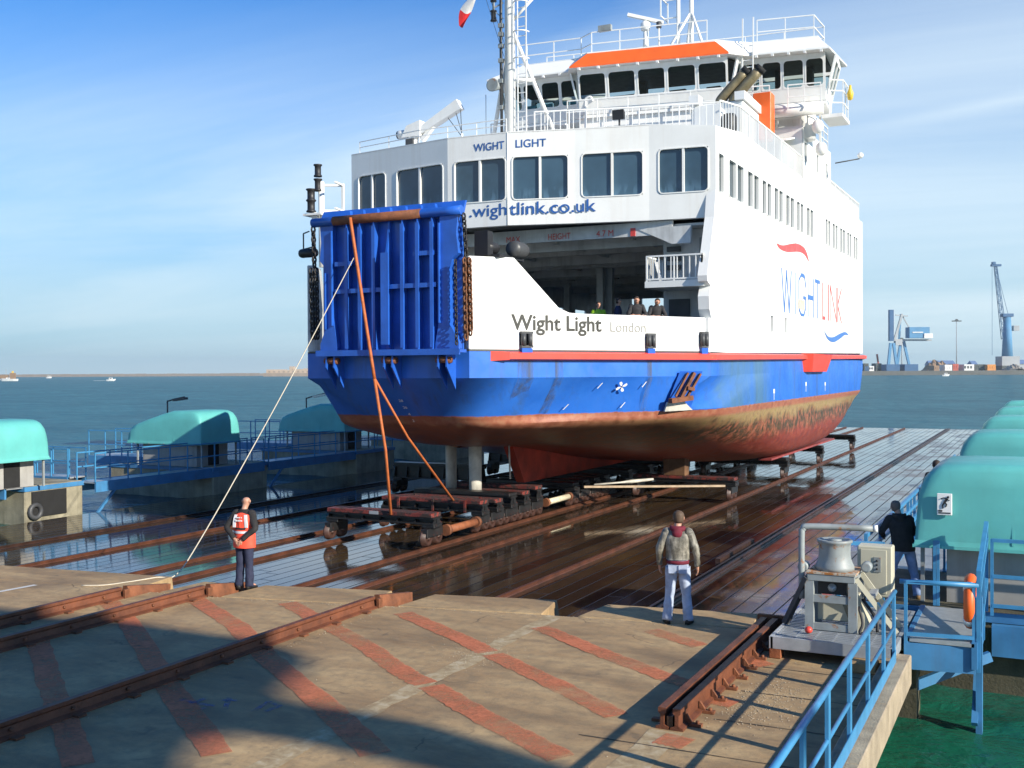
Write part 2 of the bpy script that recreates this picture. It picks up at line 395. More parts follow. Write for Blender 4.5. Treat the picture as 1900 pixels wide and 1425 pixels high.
# concrete quay
m,nt,b=newmat('quay_concrete'); M['conc']=m
v=coord(nt)
n1=noi(nt,coord(nt,(.55,1.3,1),rot=(0,0,.35)),.8,9,.66,.35); n2=noi(nt,v,5,8,.7); n3=noi(nt,v,26,5,.7)
c=ramp(nt,n1,[(.30,(.21,.130,.062)),(.48,(.36,.232,.110)),(.68,(.50,.345,.170))])
c=mixc(nt,ramp(nt,n2,[(.34,(.62,.62,.62)),(.56,(0,0,0))]),c,(.20,.15,.085))
c=mixc(nt,ramp(nt,n3,[(.60,(0,0,0)),(.76,(.4,.4,.4))]),c,(.43,.33,.21))
n4=noi(nt,coord(nt,(.35,1.1,1),rot=(0,0,.4)),.9,6,.6,.5)
c=mixc(nt,ramp(nt,n4,[(.52,(0,0,0)),(.72,(.65,.65,.65))]),c,(.14,.095,.055))
dv=N(nt,'ShaderNodeVectorMath',operation='ADD'); nv=N(nt,'ShaderNodeTexNoise'); nv.inputs['Scale'].default_value=1.3; nv.inputs['Detail'].default_value=5; nt.links.new(v,nv.inputs['Vector'])
nt.links.new(v,dv.inputs[0]); nt.links.new(nv.outputs['Color'],dv.inputs[1])
vo=N(nt,'ShaderNodeTexVoronoi',feature='DISTANCE_TO_EDGE'); vo.inputs['Scale'].default_value=.30; nt.links.new(dv.outputs[0],vo.inputs['Vector'])
ck=mth(nt,'MULTIPLY',ramp(nt,vo.outputs['Distance'],[(.0,(1,1,1)),(.006,(0,0,0))]),ramp(nt,noi(nt,v,.8,3),[(.48,(0,0,0)),(.6,(.7,.7,.7))]))
c=mixc(nt,ck,c,(.06,.045,.03))
sp_=ramp(nt,noi(nt,v,2.6,3,.5,.6),[(.66,(0,0,0)),(.74,(.5,.5,.5))])
c=mixc(nt,sp_,c,(.11,.085,.055))
nt.links.new(c,b.inputs['Base Color']); b.inputs['Roughness'].default_value=.82
bumpn(nt,b,mth(nt,'ADD',n2,mth(nt,'MULTIPLY',n3,.5)),.45,.02)
crack=[(-18.40,14.49,0.00),(-16.11,14.67,0.00),(-13.84,14.80,0.00),(-10.58,15.48,0.00),(-7.67,16.05,0.00),(-4.89,16.47,0.00),(-3.69,16.57,0.00)]
# quay surface ends on the crack line, the edge slabs lie beyond it
cx=[(-70,7.2,0)]+crack+[(-1.9,16.85,0)]
q=MB()
for a,bb in zip(cx[:-1],cx[1:]):
    q.quad((a[0],-40,0),(bb[0],-40,0),(bb[0],bb[1],0),(a[0],a[1],0))
    q.quad((a[0],a[1],0),(bb[0],bb[1],0),(bb[0],bb[1],-3 if bb[0]<-3 else -.3),(a[0],a[1],-3 if bb[0]<-3 else -.3))
q.quad((-1.9,-40,0),(-1.9,16.85,0),(-1.9,16.85,-.3),(-1.9,-40,-.3)); q.quad((-1.9,-40,-.3),(-1.9,16.85,-.3),(-4.5,16.85,-.3),(-4.5,-40,-.3)); q.quad((-4.5,-40,-.3),(-4.5,16.5,-.3),(-4.5,16.5,-3),(-4.5,-40,-3))
o=q.build('quay',M['conc'],fix=False); struct(o)
def yc(x):
    for a,bb in zip(cx[:-1],cx[1:]):
        if a[0]<=x<=bb[0]: return a[1]+(bb[1]-a[1])*(x-a[0])/(bb[0]-a[0])
    return 16.8
slabmat=M['conc']
rail_x=[-18.05,-14.9,-13.6,-10.25,-7.15,-3.75]
# edge slabs between the rails; the gap in front of every rail stays open
spans=[(-30,-15.15),(-14.55,-13.85),(-13.25,-10.5),(-9.95,-7.45),(-6.85,-4.05)]
for i,(a,bb) in enumerate(spans):
    s=MB(); ga=.05
    ya,yb=yc(a)+ga,yc(bb)+ga
    dep=[1.15,1.0,1.05,1.0,.95][i]
    sl=.02
    s.hexa([(a,ya,-.7),(bb,yb,-.7),(bb-sl*3,yb+dep,-.7),(a+sl*3,ya+dep,-.7)],[(a,ya,.004),(bb,yb,.004),(bb-sl*8,yb+dep,.03),(a+sl*8,ya+dep,.03)])
    o=s.build('quay_edge_slab',M['conc'],bevel=.012); struct(o)
# light joint strips and thin saw cuts
m,nt,b=newmat('pale_mortar'); v=coord(nt)
n2=noi(nt,v,6,7,.65,.3)
nt.links.new(ramp(nt,n2,[(.3,(.24,.16,.08)),(.5,(.38,.28,.15)),(.7,(.50,.41,.27))]),b.inputs['Base Color']); b.inputs['Roughness'].default_value=.85
bumpn(nt,b,n2,.5,.02); M['mortar']=m
def strip(pts,wd,z,jit=0,sub=6):
    P=[]
    for a,bb in zip(pts[:-1],pts[1:]):
        for k in range(sub): P.append(lerp(a,bb,k/sub))
    P.append(Vector(pts[-1])); s=MB(); L=[];R=[]
    for i,p in enumerate(P):
        d=(P[min(i+1,len(P)-1)]-P[max(i-1,0)]); d.z=0; d.normalize(); n=Vector((-d.y,d.x,0))
        L.append(p+n*(wd/2+random.uniform(-jit,jit))); R.append(p-n*(wd/2+random.uniform(-jit,jit)))
    for i in range(len(P)-1):
        q=[R[i],R[i+1],L[i+1],L[i]]; s.quad(*[(p.x,p.y,z) for p in q])
    return s
o=strip([(-7.2,16.1,0),(-7.15,10,0),(-7.1,4,0)],.30,.004,.04,20).build('filled_rail_slot',M['mortar'],fix=False); struct(o)
o=strip([(-3.75,11.45,0),(-3.75,4,0)],.40,.004,.03,12).build('filled_rail_slot',M['mortar'],fix=False); struct(o)
jm=pm('joint_dark',(.05,.04,.03),.9,var=.3)
for yy in (10.93,12.09,13.3,14.5):
    o=strip([(-4.6 if yy<12 else -3.4,yy,0),(-1.9,yy,0)],.022,.0045,.006,12).build('slab_joint',jm,fix=False); struct(o)
# worn orange paint bars
m,nt,b=newmat('worn_orange_paint'); v=coord(nt)
n1=noi(nt,v,.9,8,.7,.6); n2=noi(nt,v,13,6,.75)
a=mth(nt,'ADD',mth(nt,'MULTIPLY',n1,.80),mth(nt,'MULTIPLY',n2,.36))
al=ramp(nt,a,[(.40,(.06,)*3),(.68,(.86,)*3)])
nt.links.new(ramp(nt,n2,[(.3,(.52,.145,.06)),(.7,(.64,.20,.09))]),b.inputs['Base Color']); b.inputs['Roughness'].default_value=.8
nt.links.new(al,b.inputs['Alpha']); M['opaint']=m
bars=[
 ([(-15.04,13.99,0.00),(-13.21,12.78,0.00),(-9.81,10.19,0.00),(-7.78,8.73,0.00)],.34),
 ([(-13.99,11.63,0.00),(-11.72,9.95,0.00),(-8.84,7.88,0.00)],.32),
 ([(-13.52,14.60,0.00),(-11.39,13.27,0.00),(-9.84,12.05,0.00),(-7.86,10.65,0.00),(-6.27,9.45,0.00)],.36),
 ([(-11.81,15.04,0.00),(-10.21,13.99,0.00),(-8.87,13.13,0.00),(-7.68,12.20,0.00),(-7.12,11.86,0.00)],.34),
 ([(-7.01,11.80,0.00),(-5.93,11.07,0.00),(-4.48,10.18,0.00)],.36),
 ([(-9.57,15.21,0.00),(-7.83,14.11,0.00),(-7.12,13.59,0.00)],.34),
 ([(-7.01,13.51,0.00),(-5.77,12.68,0.00),(-4.45,11.71,0.00)],.34),
 ([(-7.09,15.28,0.00),(-5.65,14.25,0.00),(-4.45,13.49,0.00),(-3.96,13.19,0.00)],.33),
 ([(-5.45,15.82,0.00),(-4.49,15.22,0.00)],.32),
 ([(-3.75,14.82,0.00),(-3.36,14.58,0.00)],.30),([(-3.59,12.77,0.00),(-3.33,12.71,0.00)],.30),([(-3.77,11.19,0.00),(-3.42,11.14,0.00)],.36)]
for p,wd in bars:
    o=strip(p,wd,.0085,.018,14).build('painted_line',M['opaint'],fix=False); struct(o)
m2=pm('worn_white_paint',(.62,.60,.55),.7,var=.15,scale=5)
o=strip([(-17.27,13.37,0.00),(-17.17,14.29,0.00)],.12,.0085).build('painted_line',m2,fix=False); struct(o)
# faded blue letters sprayed on the quay
m,nt,b=newmat('faded_blue_paint'); v=coord(nt); n2=noi(nt,v,5,6,.7)
b.inputs['Base Color'].default_value=(.05,.12,.32,1); b.inputs['Roughness'].default_value=.8
nt.links.new(ramp(nt,n2,[(.42,(0,0,0)),(.6,(.6,.6,.6))]),b.inputs['Alpha']); M['bpaint']=m
fb=[(-9.40,9.90,0.00),(-9.24,9.82,0.00),(-9.18,10.17,0.00),(-8.42,10.07,0.00),(-8.64,10.15,0.00),(-8.46,10.19,0.00),(-8.22,10.16,0.00)]
s=MB()
def gbar(s,a,bb,wd):
    a=Vector(a);bb=Vector(bb); d=(bb-a).normalized(); n=Vector((-d.y,d.x,0))*wd/2; s.quad(*[(p.x,p.y,.013) for p in (a-n,bb-n,bb+n,a+n)])
for a,bb in (([(-9.48,9.98,0.00),(-8.94,9.96,0.00)]),([(-8.94,9.96,0.00),(-8.99,9.80,0.00)]),([(-9.27,9.89,0.00),(-9.24,10.14,0.00)]),([(-8.73,9.92,0.00),(-9.00,10.31,0.00)]),([(-9.04,10.19,0.00),(-8.82,10.25,0.00)]),([(-8.37,10.00,0.00),(-8.45,10.38,0.00)]),([(-8.45,10.38,0.00),(-8.21,10.30,0.00)]),([(-8.21,10.30,0.00),(-8.25,10.06,0.00)])):
    gbar(s,a,bb,.07)
o=s.build('painted_letters',M['bpaint'],fix=False); struct(o)
# loose grit at the slab joint and by the double rail
gm=pm('pale_grit',(.42,.35,.25),.9,var=.4,scale=9)
s=MB()
def pebble(s,x,y,r):
    a=random.random()*6; pts=[]
    for k in range(4): pts.append((x+r*math.cos(a+k*1.57)*random.uniform(.7,1.2),y+r*math.sin(a+k*1.57)*random.uniform(.7,1.2),.004))
    top=(x,y,.004+r*random.uniform(.6,1)); s.add(pts+[top],[(0,1,4),(1,2,4),(2,3,4),(3,0,4)])
for i in range(520):
    x=random.uniform(-16,-4.2); pebble(s,x,yc(x)-abs(random.gauss(0,.09))-.01,random.uniform(.004,.011))
for i in range(650):
    x=random.gauss(-3.05,.28); y=random.gauss(13.0,.55)
    if x>-3.5: pebble(s,x,y,random.uniform(.004,.012))
for i in range(350):
    pebble(s,random.gauss(-7.25,.30),random.gauss(13.4,.45),random.uniform(.004,.009))
for i in range(90):
    pebble(s,random.uniform(-14,-2.2),random.uniform(9,16),random.uniform(.004,.010))
for rx in (-10.0,-13.4):
    for i in range(160): pebble(s,rx+abs(random.gauss(0,.1)),random.uniform(8,15),random.uniform(.004,.011))
o=s.build('loose_grit',gm); struct(o,'stuff')
# curb along the water
s=MB(); y=-6
while y<15.2:
    y2=min(y+2.1,15.3); s.box((-1.92,y+.012,-.22),(-1.60,y2,.18)); y=y2
o=s.build('quay_curb',M['curb'],bevel=.015); struct(o)

# ------------------------------------------------------------------ rails
def qrail(x,y0,y1,label,h=.20,slope=True):
    t=empty('rail',(x,y1,0)); tag(t,label,'rail','rusty rails on the concrete quay')
    s=MB(); prof=[(-.10,.003),(.10,.003),(.10,.022),(.035,.045),(.024,h-.07),(.046,h-.045),(.046,h),(-.046,h),(-.046,h-.045),(-.024,h-.07),(-.035,.045),(-.10,.022)]
    s.prism([(x+a,y0,z) for a,z in prof],(0,y1-y0,0)); s.build('rail_bar',M['rustrail'],t)
    y=y1-.4
    while y>max(y0,4.5):
        for sgn in (-1,1):
            c=MB(); c.lathe((x+sgn*.03,y,h*.45),[(.0,0),(.024,0),(.024,.03*sgn),(.0,.035*sgn)],6,'x')
            c.build('rail_bolt',M['rust'],t)
            MB().box((x+sgn*.06,y-.06,.003),(x+sgn*.2,y+.06,.03)).build('base_clip',M['rust'],t)
        y-=.85
    for sgn in (-1,1): MB().box((x+sgn*.12,y1+.004,.003),(x+sgn*.07,y1+.12,h*.8)).build('end_clamp',M['rust'],t)
    if slope:
        g=MB().hexa([(x-.13,y1+.13,-.05),(x+.13,y1+.13,-.05),(x+.12,y1+1.1,-.3),(x-.12,y1+1.1,-.3)],[(x-.05,y1+.13,h),(x+.05,y1+.13,h),(x+.05,y1+1.2,.05),(x-.05,y1+1.2,.05)]); g.build('rail_tongue',M['rust'],t)
    return t
qrail(-14.8,-3,14.1,'rusty bolted rail on the quay, farthest left of the three long ones')
qrail(-13.55,-3,14.85,'rusty bolted rail on the quay, middle one left of the man in the vest')
qrail(-10.25,-3,15.35,'long rusty bolted rail on the quay between the two standing men')
# short raised double rail on the right
t=empty('double_rail',(-3.75,14,0)); tag(t,'short raised rusty double rail with clamps right of the man in jeans','rail')
s=MB()
for dx in (-.085,.085):
    s.prism([(-3.75+dx+a,11.5,z) for a,z in [(-.075,.003),(.075,.003),(.075,.03),(.022,.05),(.022,.17),(.045,.19),(.045,.245),(-.045,.245),(-.045,.19),(-.022,.17),(-.022,.05),(-.075,.03)]],(0,4.9,0))
s.build('rail_bar',M['rustrail'],t)
s=MB().box((-3.715,11.52,.03),(-3.785,16.35,.15)); s.build('groove_filler',M['darkrail'],t)
for k in range(9):
    c=MB(); y=11.75+k*.52
    c.box((-3.60,y-.04,.003),(-3.45,y+.04,.035)); c.hexa([(-3.63,y-.02,.02),(-3.54,y-.02,.02),(-3.54,y+.02,.02),(-3.63,y+.02,.02)],[(-3.63,y-.02,.13),(-3.62,y-.02,.13),(-3.62,y+.02,.13),(-3.63,y+.02,.13)])
    c.lathe((-3.50,y,.03),[(.022,0),(.022,.035),(.0,.035)],6)
    c.build('rail_clamp',M['rust'],t)
    MB().box((-3.91,y-.04,.003),(-4.03,y+.04,.035)).build('base_clip',M['rust'],t)
s=MB().box((-3.95,16.45,-.05),(-3.5,16.53,.27)).box((-3.62,16.6,-.3),(-3.45,17.2,.10)); s.build('end_bracket',M['rust'],t)
# deck rails
drx=[(-25.75,'fifth'),(-22.72,'fourth')]
names={-25.75:'dark rusty rail on the wet deck beside the left concrete piers',-22.72:'dark rusty rail on the wet deck left of the rope',-19.45:'rusty deck rail passing behind the man in the orange vest, left of a pair',-18.05:'rusty deck rail carrying the left wheels of the front trolley',
 -14.95:'rusty deck rail carrying the right wheels of the front trolley',-13.6:'rusty deck rail just right of the nearest trolleys',-10.3:'long rusty deck rail carrying the side trolleys of the ferry',-7.0:'dark double rail on the open deck right of the ferry',-3.75:'rail on the deck behind the grey capstan'}
for x,lab in names.items():
    s=MB(); h=.085
    y0=15.6
    for dx in ((-.09,.09) if x==-7.0 else (0,)):
        s.prism([(x+dx+a,y0,z-.796) for a,z in [(-.055,0),(.055,0),(.05,.015),(.02,.03),(.034,h),(-.034,h),(-.02,.03),(-.05,.015)]],(0,78,0))
    if x==-7.0: s.box((x-.16,26.0,-.796),(x-.28,29.5,-.62))
    o=s.build('deck_rail',M['darkrail'] if x in(-7.0,-25.75) else M['deckrail'],loc=(x,15.6,-.8)); tag(o,lab,'rail','rails set in the ship lift deck')

# ------------------------------------------------------------------ ferry
XC=-16.1; SX=-9.2
F=empty('ferry',(XC,44,0)); tag(F,'large white and blue car ferry resting on trolleys, bow ramp raised','ferry')
# hull paint: blue topsides, red-brown boot top, slimed and red bottom
m,nt,b=newmat('hull_paint'); M['hull']=m
v=coord(nt); sp=N(nt,'ShaderNodeSeparateXYZ'); nt.links.new(v,sp.inputs[0]); Y_,Z_=sp.outputs[1],sp.outputs[2]
n1=noi(nt,v,.7,7,.62); n2=noi(nt,v,3.2,8,.66,.3); n3=noi(nt,coord(nt,(3.0,1.4,.16)),1.0,6,.62)
zw=mth(nt,'ADD',mth(nt,'SUBTRACT',Z_,mth(nt,'MULTIPLY',mth(nt,'ADD',Y_,12),.003)),mth(nt,'MULTIPLY',mth(nt,'SUBTRACT',n2,.5),.10))
blue=ramp(nt,n1,[(.3,(.014,.115,.50)),(.7,(.030,.165,.60))])
# run-off streaks under the fairleads and rust
blue=mixc(nt,ramp(nt,n3,[(.52,(0,0,0)),(.74,(.62,.62,.62))]),blue,(.045,.085,.15))
# green-grey growth stain amidships
gy=mth(nt,'MULTIPLY',ramp(nt,mth(nt,'ADD',mth(nt,'MULTIPLY',Y_,.05),.9),[(.36,(0,0,0)),(.40,(1,1,1)),(.66,(1,1,1)),(.74,(0,0,0))]),ramp(nt,noi(nt,coord(nt,(1,.35,.10)),1.0,5,.6),[(.34,(.1,.1,.1)),(.56,(.62,.62,.62))]))
blue=mixc(nt,gy,blue,(.085,.17,.16))
scr=ramp(nt,n2,[(.66,(0,0,0)),(.70,(.8,.8,.8))])
boot=ramp(nt,n2,[(.3,(.22,.070,.038)),(.5,(.33,.115,.065)),(.72,(.38,.19,.105))])
tan=ramp(nt,n2,[(.32,(.16,.10,.04)),(.5,(.34,.225,.10)),(.68,(.20,.18,.055))])
aft=ramp(nt,mth(nt,'ADD',mth(nt,'MULTIPLY',Y_,.05),.9),[(.10,(0,0,0)),(.42,(1,1,1))])
fwd=ramp(nt,n2,[(.3,(.08,.030,.016)),(.55,(.19,.065,.034)),(.7,(.32,.13,.08))])
slime=mixc(nt,aft,fwd,ramp(nt,n2,[(.36,(.030,.026,.012)),(.48,(.085,.050,.020)),(.58,(.28,.085,.045)),(.63,(.34,.13,.07)),(.67,(.07,.06,.02))]))
red=ramp(nt,n2,[(.3,(.13,.022,.013)),(.55,(.26,.045,.026)),(.70,(.34,.11,.06))])
f1=ramp(nt,zw,[(0,(0,0,0)),(1,(1,1,1))])
def step(z0,z1): 
    a=mth(nt,'DIVIDE',mth(nt,'SUBTRACT',zw,z0),z1-z0,True); return a
zt=mth(nt,'ADD',zw,mth(nt,'MULTIPLY',mth(nt,'SUBTRACT',n1,.5),1.1))
def stept(z0,z1): return mth(nt,'DIVIDE',mth(nt,'SUBTRACT',zt,z0),z1-z0,True)
tan=mixc(nt,aft,ramp(nt,n2,[(.3,(.14,.048,.026)),(.55,(.26,.09,.05)),(.7,(.34,.16,.09))]),tan)
c=mixc(nt,stept(1.35,1.8),red,slime)
c=mixc(nt,stept(2.12,2.42),c,tan)
c=mixc(nt,step(2.52,2.62),c,boot)
c=mixc(nt,step(2.80,2.83),c,blue)
nt.links.new(c,b.inputs['Base Color'])
nt.links.new(ramp(nt,n2,[(.3,(.32,)*3),(.7,(.55,)*3)]),b.inputs['Roughness'])
bumpn(nt,b,mth(nt,'ADD',mth(nt,'MULTIPLY',noi(nt,v,.9,2,.4),1.0),mth(nt,'MULTIPLY',n2,.12)),.10,.12)
def sheer(y): return max(0,y-32)*.010
A=[(-16.1,24.8),(-13.5,24.8),(-12.4,26.75),(-11.3,28.7),(-10.3,30.45),(SX,32.4),(SX,39),(SX,45),(SX,52),(SX,58),(SX,63.2),(-12.5,67.5),(-16.1,67.5)]
Wl=[(-16.1,25.7),(-15.3,25.7),(-13.72,25.93),(-12.86,27.65),(-11.66,29.28),(-10.41,30.88),(SX-.06,33.0),(SX,39),(SX,45),(SX,55),(SX-.05,62.6),(-12.8,66.5),(-16.1,66.5)]
Cl=[(-16.1,26.3),(-15.5,26.2),(-14.0,26.3),(-12.98,27.8),(-11.85,29.45),(-10.65,31.1),(-9.45,33.7),(SX-.10,39.5),(SX-.08,46),(SX-.10,56),(SX-.3,62.0),(-13.0,65.5),(-16.1,65.5)]
D1=[(-16.1,27.8,1.86),(-15.7,27.8,1.86),(-15.0,28.2,1.86),(-13.9,29.8,1.84),(-12.8,31.4,1.78),(-11.7,33.2,1.68),(-10.4,36.5,1.45),(-9.6,42,1.2),(-9.45,48,1.12),(-9.5,57,1.25),(-9.9,61.4,1.7),(-13.2,64.4,1.9),(-16.1,64.5,1.9)]
D2=[(-16.1,28.6,1.80),(-15.7,28.6,1.80),(-15.3,29.6,1.78),(-14.5,32,1.62),(-13.7,34.4,1.32),(-12.8,37,.95),(-11.7,40.5,.55),(-10.9,45,.33),(-10.7,51,.28),(-10.8,57,.5),(-11.2,60.5,1.3),(-13.6,63.4,1.8),(-16.1,63.5,1.8)]
D3=[(-16.1,29.2,1.78)]+[(-16.1,p[1]+.3,p[2]-.12) for p in D2[1:]]
rows=[]
rows.append([(x,y,4.56+sheer(y)) for x,y in A]); rows.append([(x,y,3.85+sheer(y)*.8) for x,y in A])
rows.append([(x,y,2.79 if y<29 else 2.84) for x,y in Wl]); rows.append([(x,y,2.40) for x,y in Cl]); rows.append(D1); rows.append(D2); rows.append(D3)
def dens(r,k=4):
    # keep the hard corners at the bow front, smooth elsewhere
    p=[Vector(q) for q in r]; return [p[0]]+smoothpath(p[1:11],k)+p[11:]
def lin(r,k=4):
    p=[Vector(q) for q in r]; o=[p[0]]
    for a_,b_ in zip(p[1:10],p[2:11]):
        for j in range(k): o.append(lerp(a_,b_,j/k))
    return o+p[10:]
R=[lin(r) if i<2 else dens(r) for i,r in enumerate(rows)]
# insert rounded rows between chine, bilge and bottom
rr=R[:3]
cols=list(zip(*R[2:7]))
fine=[smoothpath(list(c_),5) for c_ in cols]
for k in range(1,len(fine[0])): rr.append([f[k] for f in fine])
h=MB(); nr=len(rr); nc=len(rr[0])
for side in (1,-1):
    vs=[]
    for r in rr:
        for p in r: vs.append((p.x if side==1 else 2*XC-p.x,p.y,p.z))
    for i in range(nr-1):
        fs=[(i*nc+k,i*nc+k+1,(i+1)*nc+k+1,(i+1)*nc+k) for k in range(nc-1)]
        sub=[vs[j] for j in range(i*nc,(i+2)*nc)]
        h.add(sub,[(k,k+1,nc+k+1,nc+k) for k in range(nc-1)],i>=1)
# weld
def weld(ob,d=.002):
    bm=bmesh.new(); bm.from_mesh(ob.data); bmesh.ops.remove_doubles(bm,verts=bm.verts,dist=d)
    bmesh.ops.recalc_face_normals(bm,faces=bm.faces)
    for e in bm.edges:
        if len(e.link_faces)==2 and e.calc_face_angle(0)>.5: e.smooth=False
    bm.to_mesh(ob.data); bm.free()
hull=h.build('hull',M['hull'],F); weld(hull)
for e_ in ():pass
# hull deck plate (car deck)
dk=MB(); pl=[(x,y,4.55) for x,y in A]; dk.prism(pl+[(2*XC-x,y,z) for x,y,z in pl[::-1]],(0,0,.045)); dk.build('car_deck',M['darkgrey'],F)
# keel and skeg
s=MB(); s.hexa([(-16.25,33.2,.22),(-15.95,33.2,.22),(-15.85,63,.12),(-16.35,63,.12)],[(-16.28,32.1,1.72),(-15.92,32.1,1.72),(-15.6,63,1.7),(-16.6,63,1.7)]); s.build('skeg',M['skeg'],F)
s=MB(); s.box((-10.75,45,.26),(-10.2,60,.34)); s.build('bilge_keel',M['keel'],F)
for x,y,wd in ((-16.35,30.4,.22),(-17.35,30.6,.16)):
    s=MB(); s.loft([[Vector((x+wd*(1 if z>1 else .86)*.5*math.cos(a)*2*.5*1.9,y+.28*math.sin(a),z)) for a in [2*PI*k/14 for k in range(14)]] for z in (1.9,.9,.62,.12)]); s.build('propeller_guard_strut',M['leg'],F)
s=MB().tube([(-15.55,31.2,1.8),(-15.5,31.2,.55)],.03,6); s.build('guard_rod',M['leg'],F)
# rubbing strip
def sweep(path,wd,h0,h1):
    """box strip along a plan path, outer side to the right of travel"""
    s=MB(); rings=[]
    P=[Vector(p) for p in path]
    for i,p in enumerate(P):
        d=(P[min(i+1,len(P)-1)]-P[max(i-1,0)]); d.z=0; d.normalize(); n=Vector((d.y,-d.x,0))
        rings.append([p+n*-.02+Vector((0,0,h0)),p+n*wd+Vector((0,0,h0+.05)),p+n*wd+Vector((0,0,h1-.05)),p+n*-.02+Vector((0,0,h1))])
    return s.loft(rings,smooth=False)
pa=[(-13.15,25.42,0)]+[(-12.95,25.78,0)]+[(x,y,0) for x,y in A[2:6]]+[(SX,y,sheer(y)) for y in (36,40,45,50,55,60,63.4)]
s=sweep(pa[1:],.20,4.30,4.56); s.hexa([(-13.17,25.38,4.30),(-13.13,25.46,4.30),(-12.95,25.78,4.30),(-12.76,25.70,4.33)],[(-13.17,25.38,4.56),(-13.13,25.46,4.56),(-12.95,25.78,4.56),(-12.76,25.70,4.53)])
s.build('rubbing_strip',M['red'],F)
s=MB(); s.hexa([(SX-.02,46.6,3.95),(SX+.26,47.2,3.95),(SX+.26,50.6,3.95),(SX-.02,51.2,3.95)],[(SX-.02,46.2,4.72),(SX+.42,46.6,4.72),(SX+.42,51.2,4.72),(SX-.02,51.6,4.72)]); s.build('fender_sponson',M['red'],F)
# ---- bow bulwarks (white plates along the flare)
def fl(s): return lerp((-13.5,24.8,0),(SX,32.4,0),s)
for side in (1,-1):
    prof=[(0,4.60),(0,7.05),(.165,7.08),(.355,5.63),(.98,5.64),(.98,4.60)]
    nrm=Vector((.870,-.493,0))
    P=[]
    for s_,z in prof:
        p=fl(s_); P.append(Vector((p.x,p.y,z)))
    # rounded shoulder at the foot of the slope
    P[3:4]=[lerp(P[3],P[2],.10),lerp(P[3],P[4],.035)+Vector((0,0,.02)),lerp(P[3],P[4],.09)]
    ex=-nrm*.22
    if side==-1:
        P=[Vector((2*XC-p.x,p.y,p.z)) for p in P]; ex=Vector((-ex.x,ex.y,0))
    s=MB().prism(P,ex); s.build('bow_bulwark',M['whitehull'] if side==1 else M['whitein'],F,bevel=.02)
# ---- fairleads in the bulwark
NR=Vector((.870,-.493,0)); TG=Vector((.493,.870,0))
def fair(s_,z0,z1,wd):
    p=fl(s_); c=Vector((p.x,p.y,0))
    def P(a,o,z): return c+TG*a+NR*o+Vector((0,0,z))
    def bx(a0,a1,o0,o1,za,zb): return [P(a0,o0,za),P(a1,o0,za),P(a1,o1,za),P(a0,o1,za)],[P(a0,o0,zb),P(a1,o0,zb),P(a1,o1,zb),P(a0,o1,zb)]
    h=wd/2
    f=MB().hexa(*bx(-h,h,.003,.02,z0,z1)); fo=f.build('fairlead',M['black'],F)
    g=MB().hexa(*bx(-h,h,.02,.12,z0,z0+.06)).hexa(*bx(-h,h,.02,.12,z1-.06,z1)); g.build('fairlead_frame',M['darkgrey'],fo)
    for a in (-h*.62,h*.5):
        r=MB(); r.tube([P(a,.09,z0+.06),P(a,.09,z1-.06)],.075,10); r.build('fairlead_roller',M['darkgrey'],fo)
    k=MB().hexa(*bx(-h*.9,h*.9,.002,.10,z0-.26,z0-.01)); k.build('fairlead_bracket',M['blue'],fo)
fair(.205,4.66,5.10,.38); fair(.715,4.68,5.12,.31); fair(.962,4.72,5.20,.28)
# ---- saloon front
FP=[(-22.41,32.37),(-17.99,31.60),(-15.79,31.69),(-13.63,32.29),(-11.30,32.80),(-9.20,33.05)]
P0,P1,P2,P3,P4,P5=FP
ZT=11.85; ZB=8.82
def facet(a,bb,z0,z1,holes,ta=0,zt=None,cuts=()):
    """wall from a to bb, with rectangular holes [(u0,u1,v0,v1)] in metres; returns mesh and mapper"""
    a=Vector((a[0],a[1],0)); bb=Vector((bb[0],bb[1],0)); L=(bb-a).length; d=(bb-a)/L; n=Vector((d.y,-d.x,0))
    def Pt(u,o,z,sh=True): return a+d*u+n*o+Vector((0,0,z+(sheer(0)+u*ta if sh else 0)))
    holes=[(h_[0]-.012,h_[1]+.012,h_[2]-.012,h_[3]+.012) for h_ in holes]
    us=sorted(set([0,L]+list(cuts)+[q for h_ in holes for q in h_[:2]])); s=MB()
    def Q(u,z): return Pt(u,0,z) if z!=z1 or zt is None else Pt(u,0,zt(u))
    zs=sorted(set([z0,z1]+[q for h_ in holes for q in h_[2:4]]))
    th=.10
    for i in range(len(us)-1):
        for j in range(len(zs)-1):
            um=(us[i]+us[i+1])/2; zm=(zs[j]+zs[j+1])/2
            if any(h_[0]<um<h_[1] and h_[2]<zm<h_[3] for h_ in holes): continue
            s.quad(Q(us[i],zs[j]),Q(us[i+1],zs[j]),Q(us[i+1],zs[j+1]),Q(us[i],zs[j+1]))
    for h_ in holes:
        u0,u1,v0,v1=h_[:4]
        for (p,q) in (((u0,v0),(u1,v0)),((u1,v0),(u1,v1)),((u1,v1),(u0,v1)),((u0,v1),(u0,v0))):
            s.quad(Pt(p[0],0,p[1]),Pt(q[0],0,q[1]),Pt(q[0],-th,q[1]),Pt(p[0],-th,p[1]))
    return s,Pt,L
def rrect(u0,u1,v0,v1,r,k=4):
    out=[]
    for cx_,cy_,a0 in ((u1-r,v1-r,0),(u0+r,v1-r,PI/2),(u0+r,v0+r,PI),(u1-r,v0+r,1.5*PI)):
        for j in range(k+1): out.append((cx_+r*math.cos(a0+PI/2*j/k),cy_+r*math.sin(a0+PI/2*j/k)))
    return out
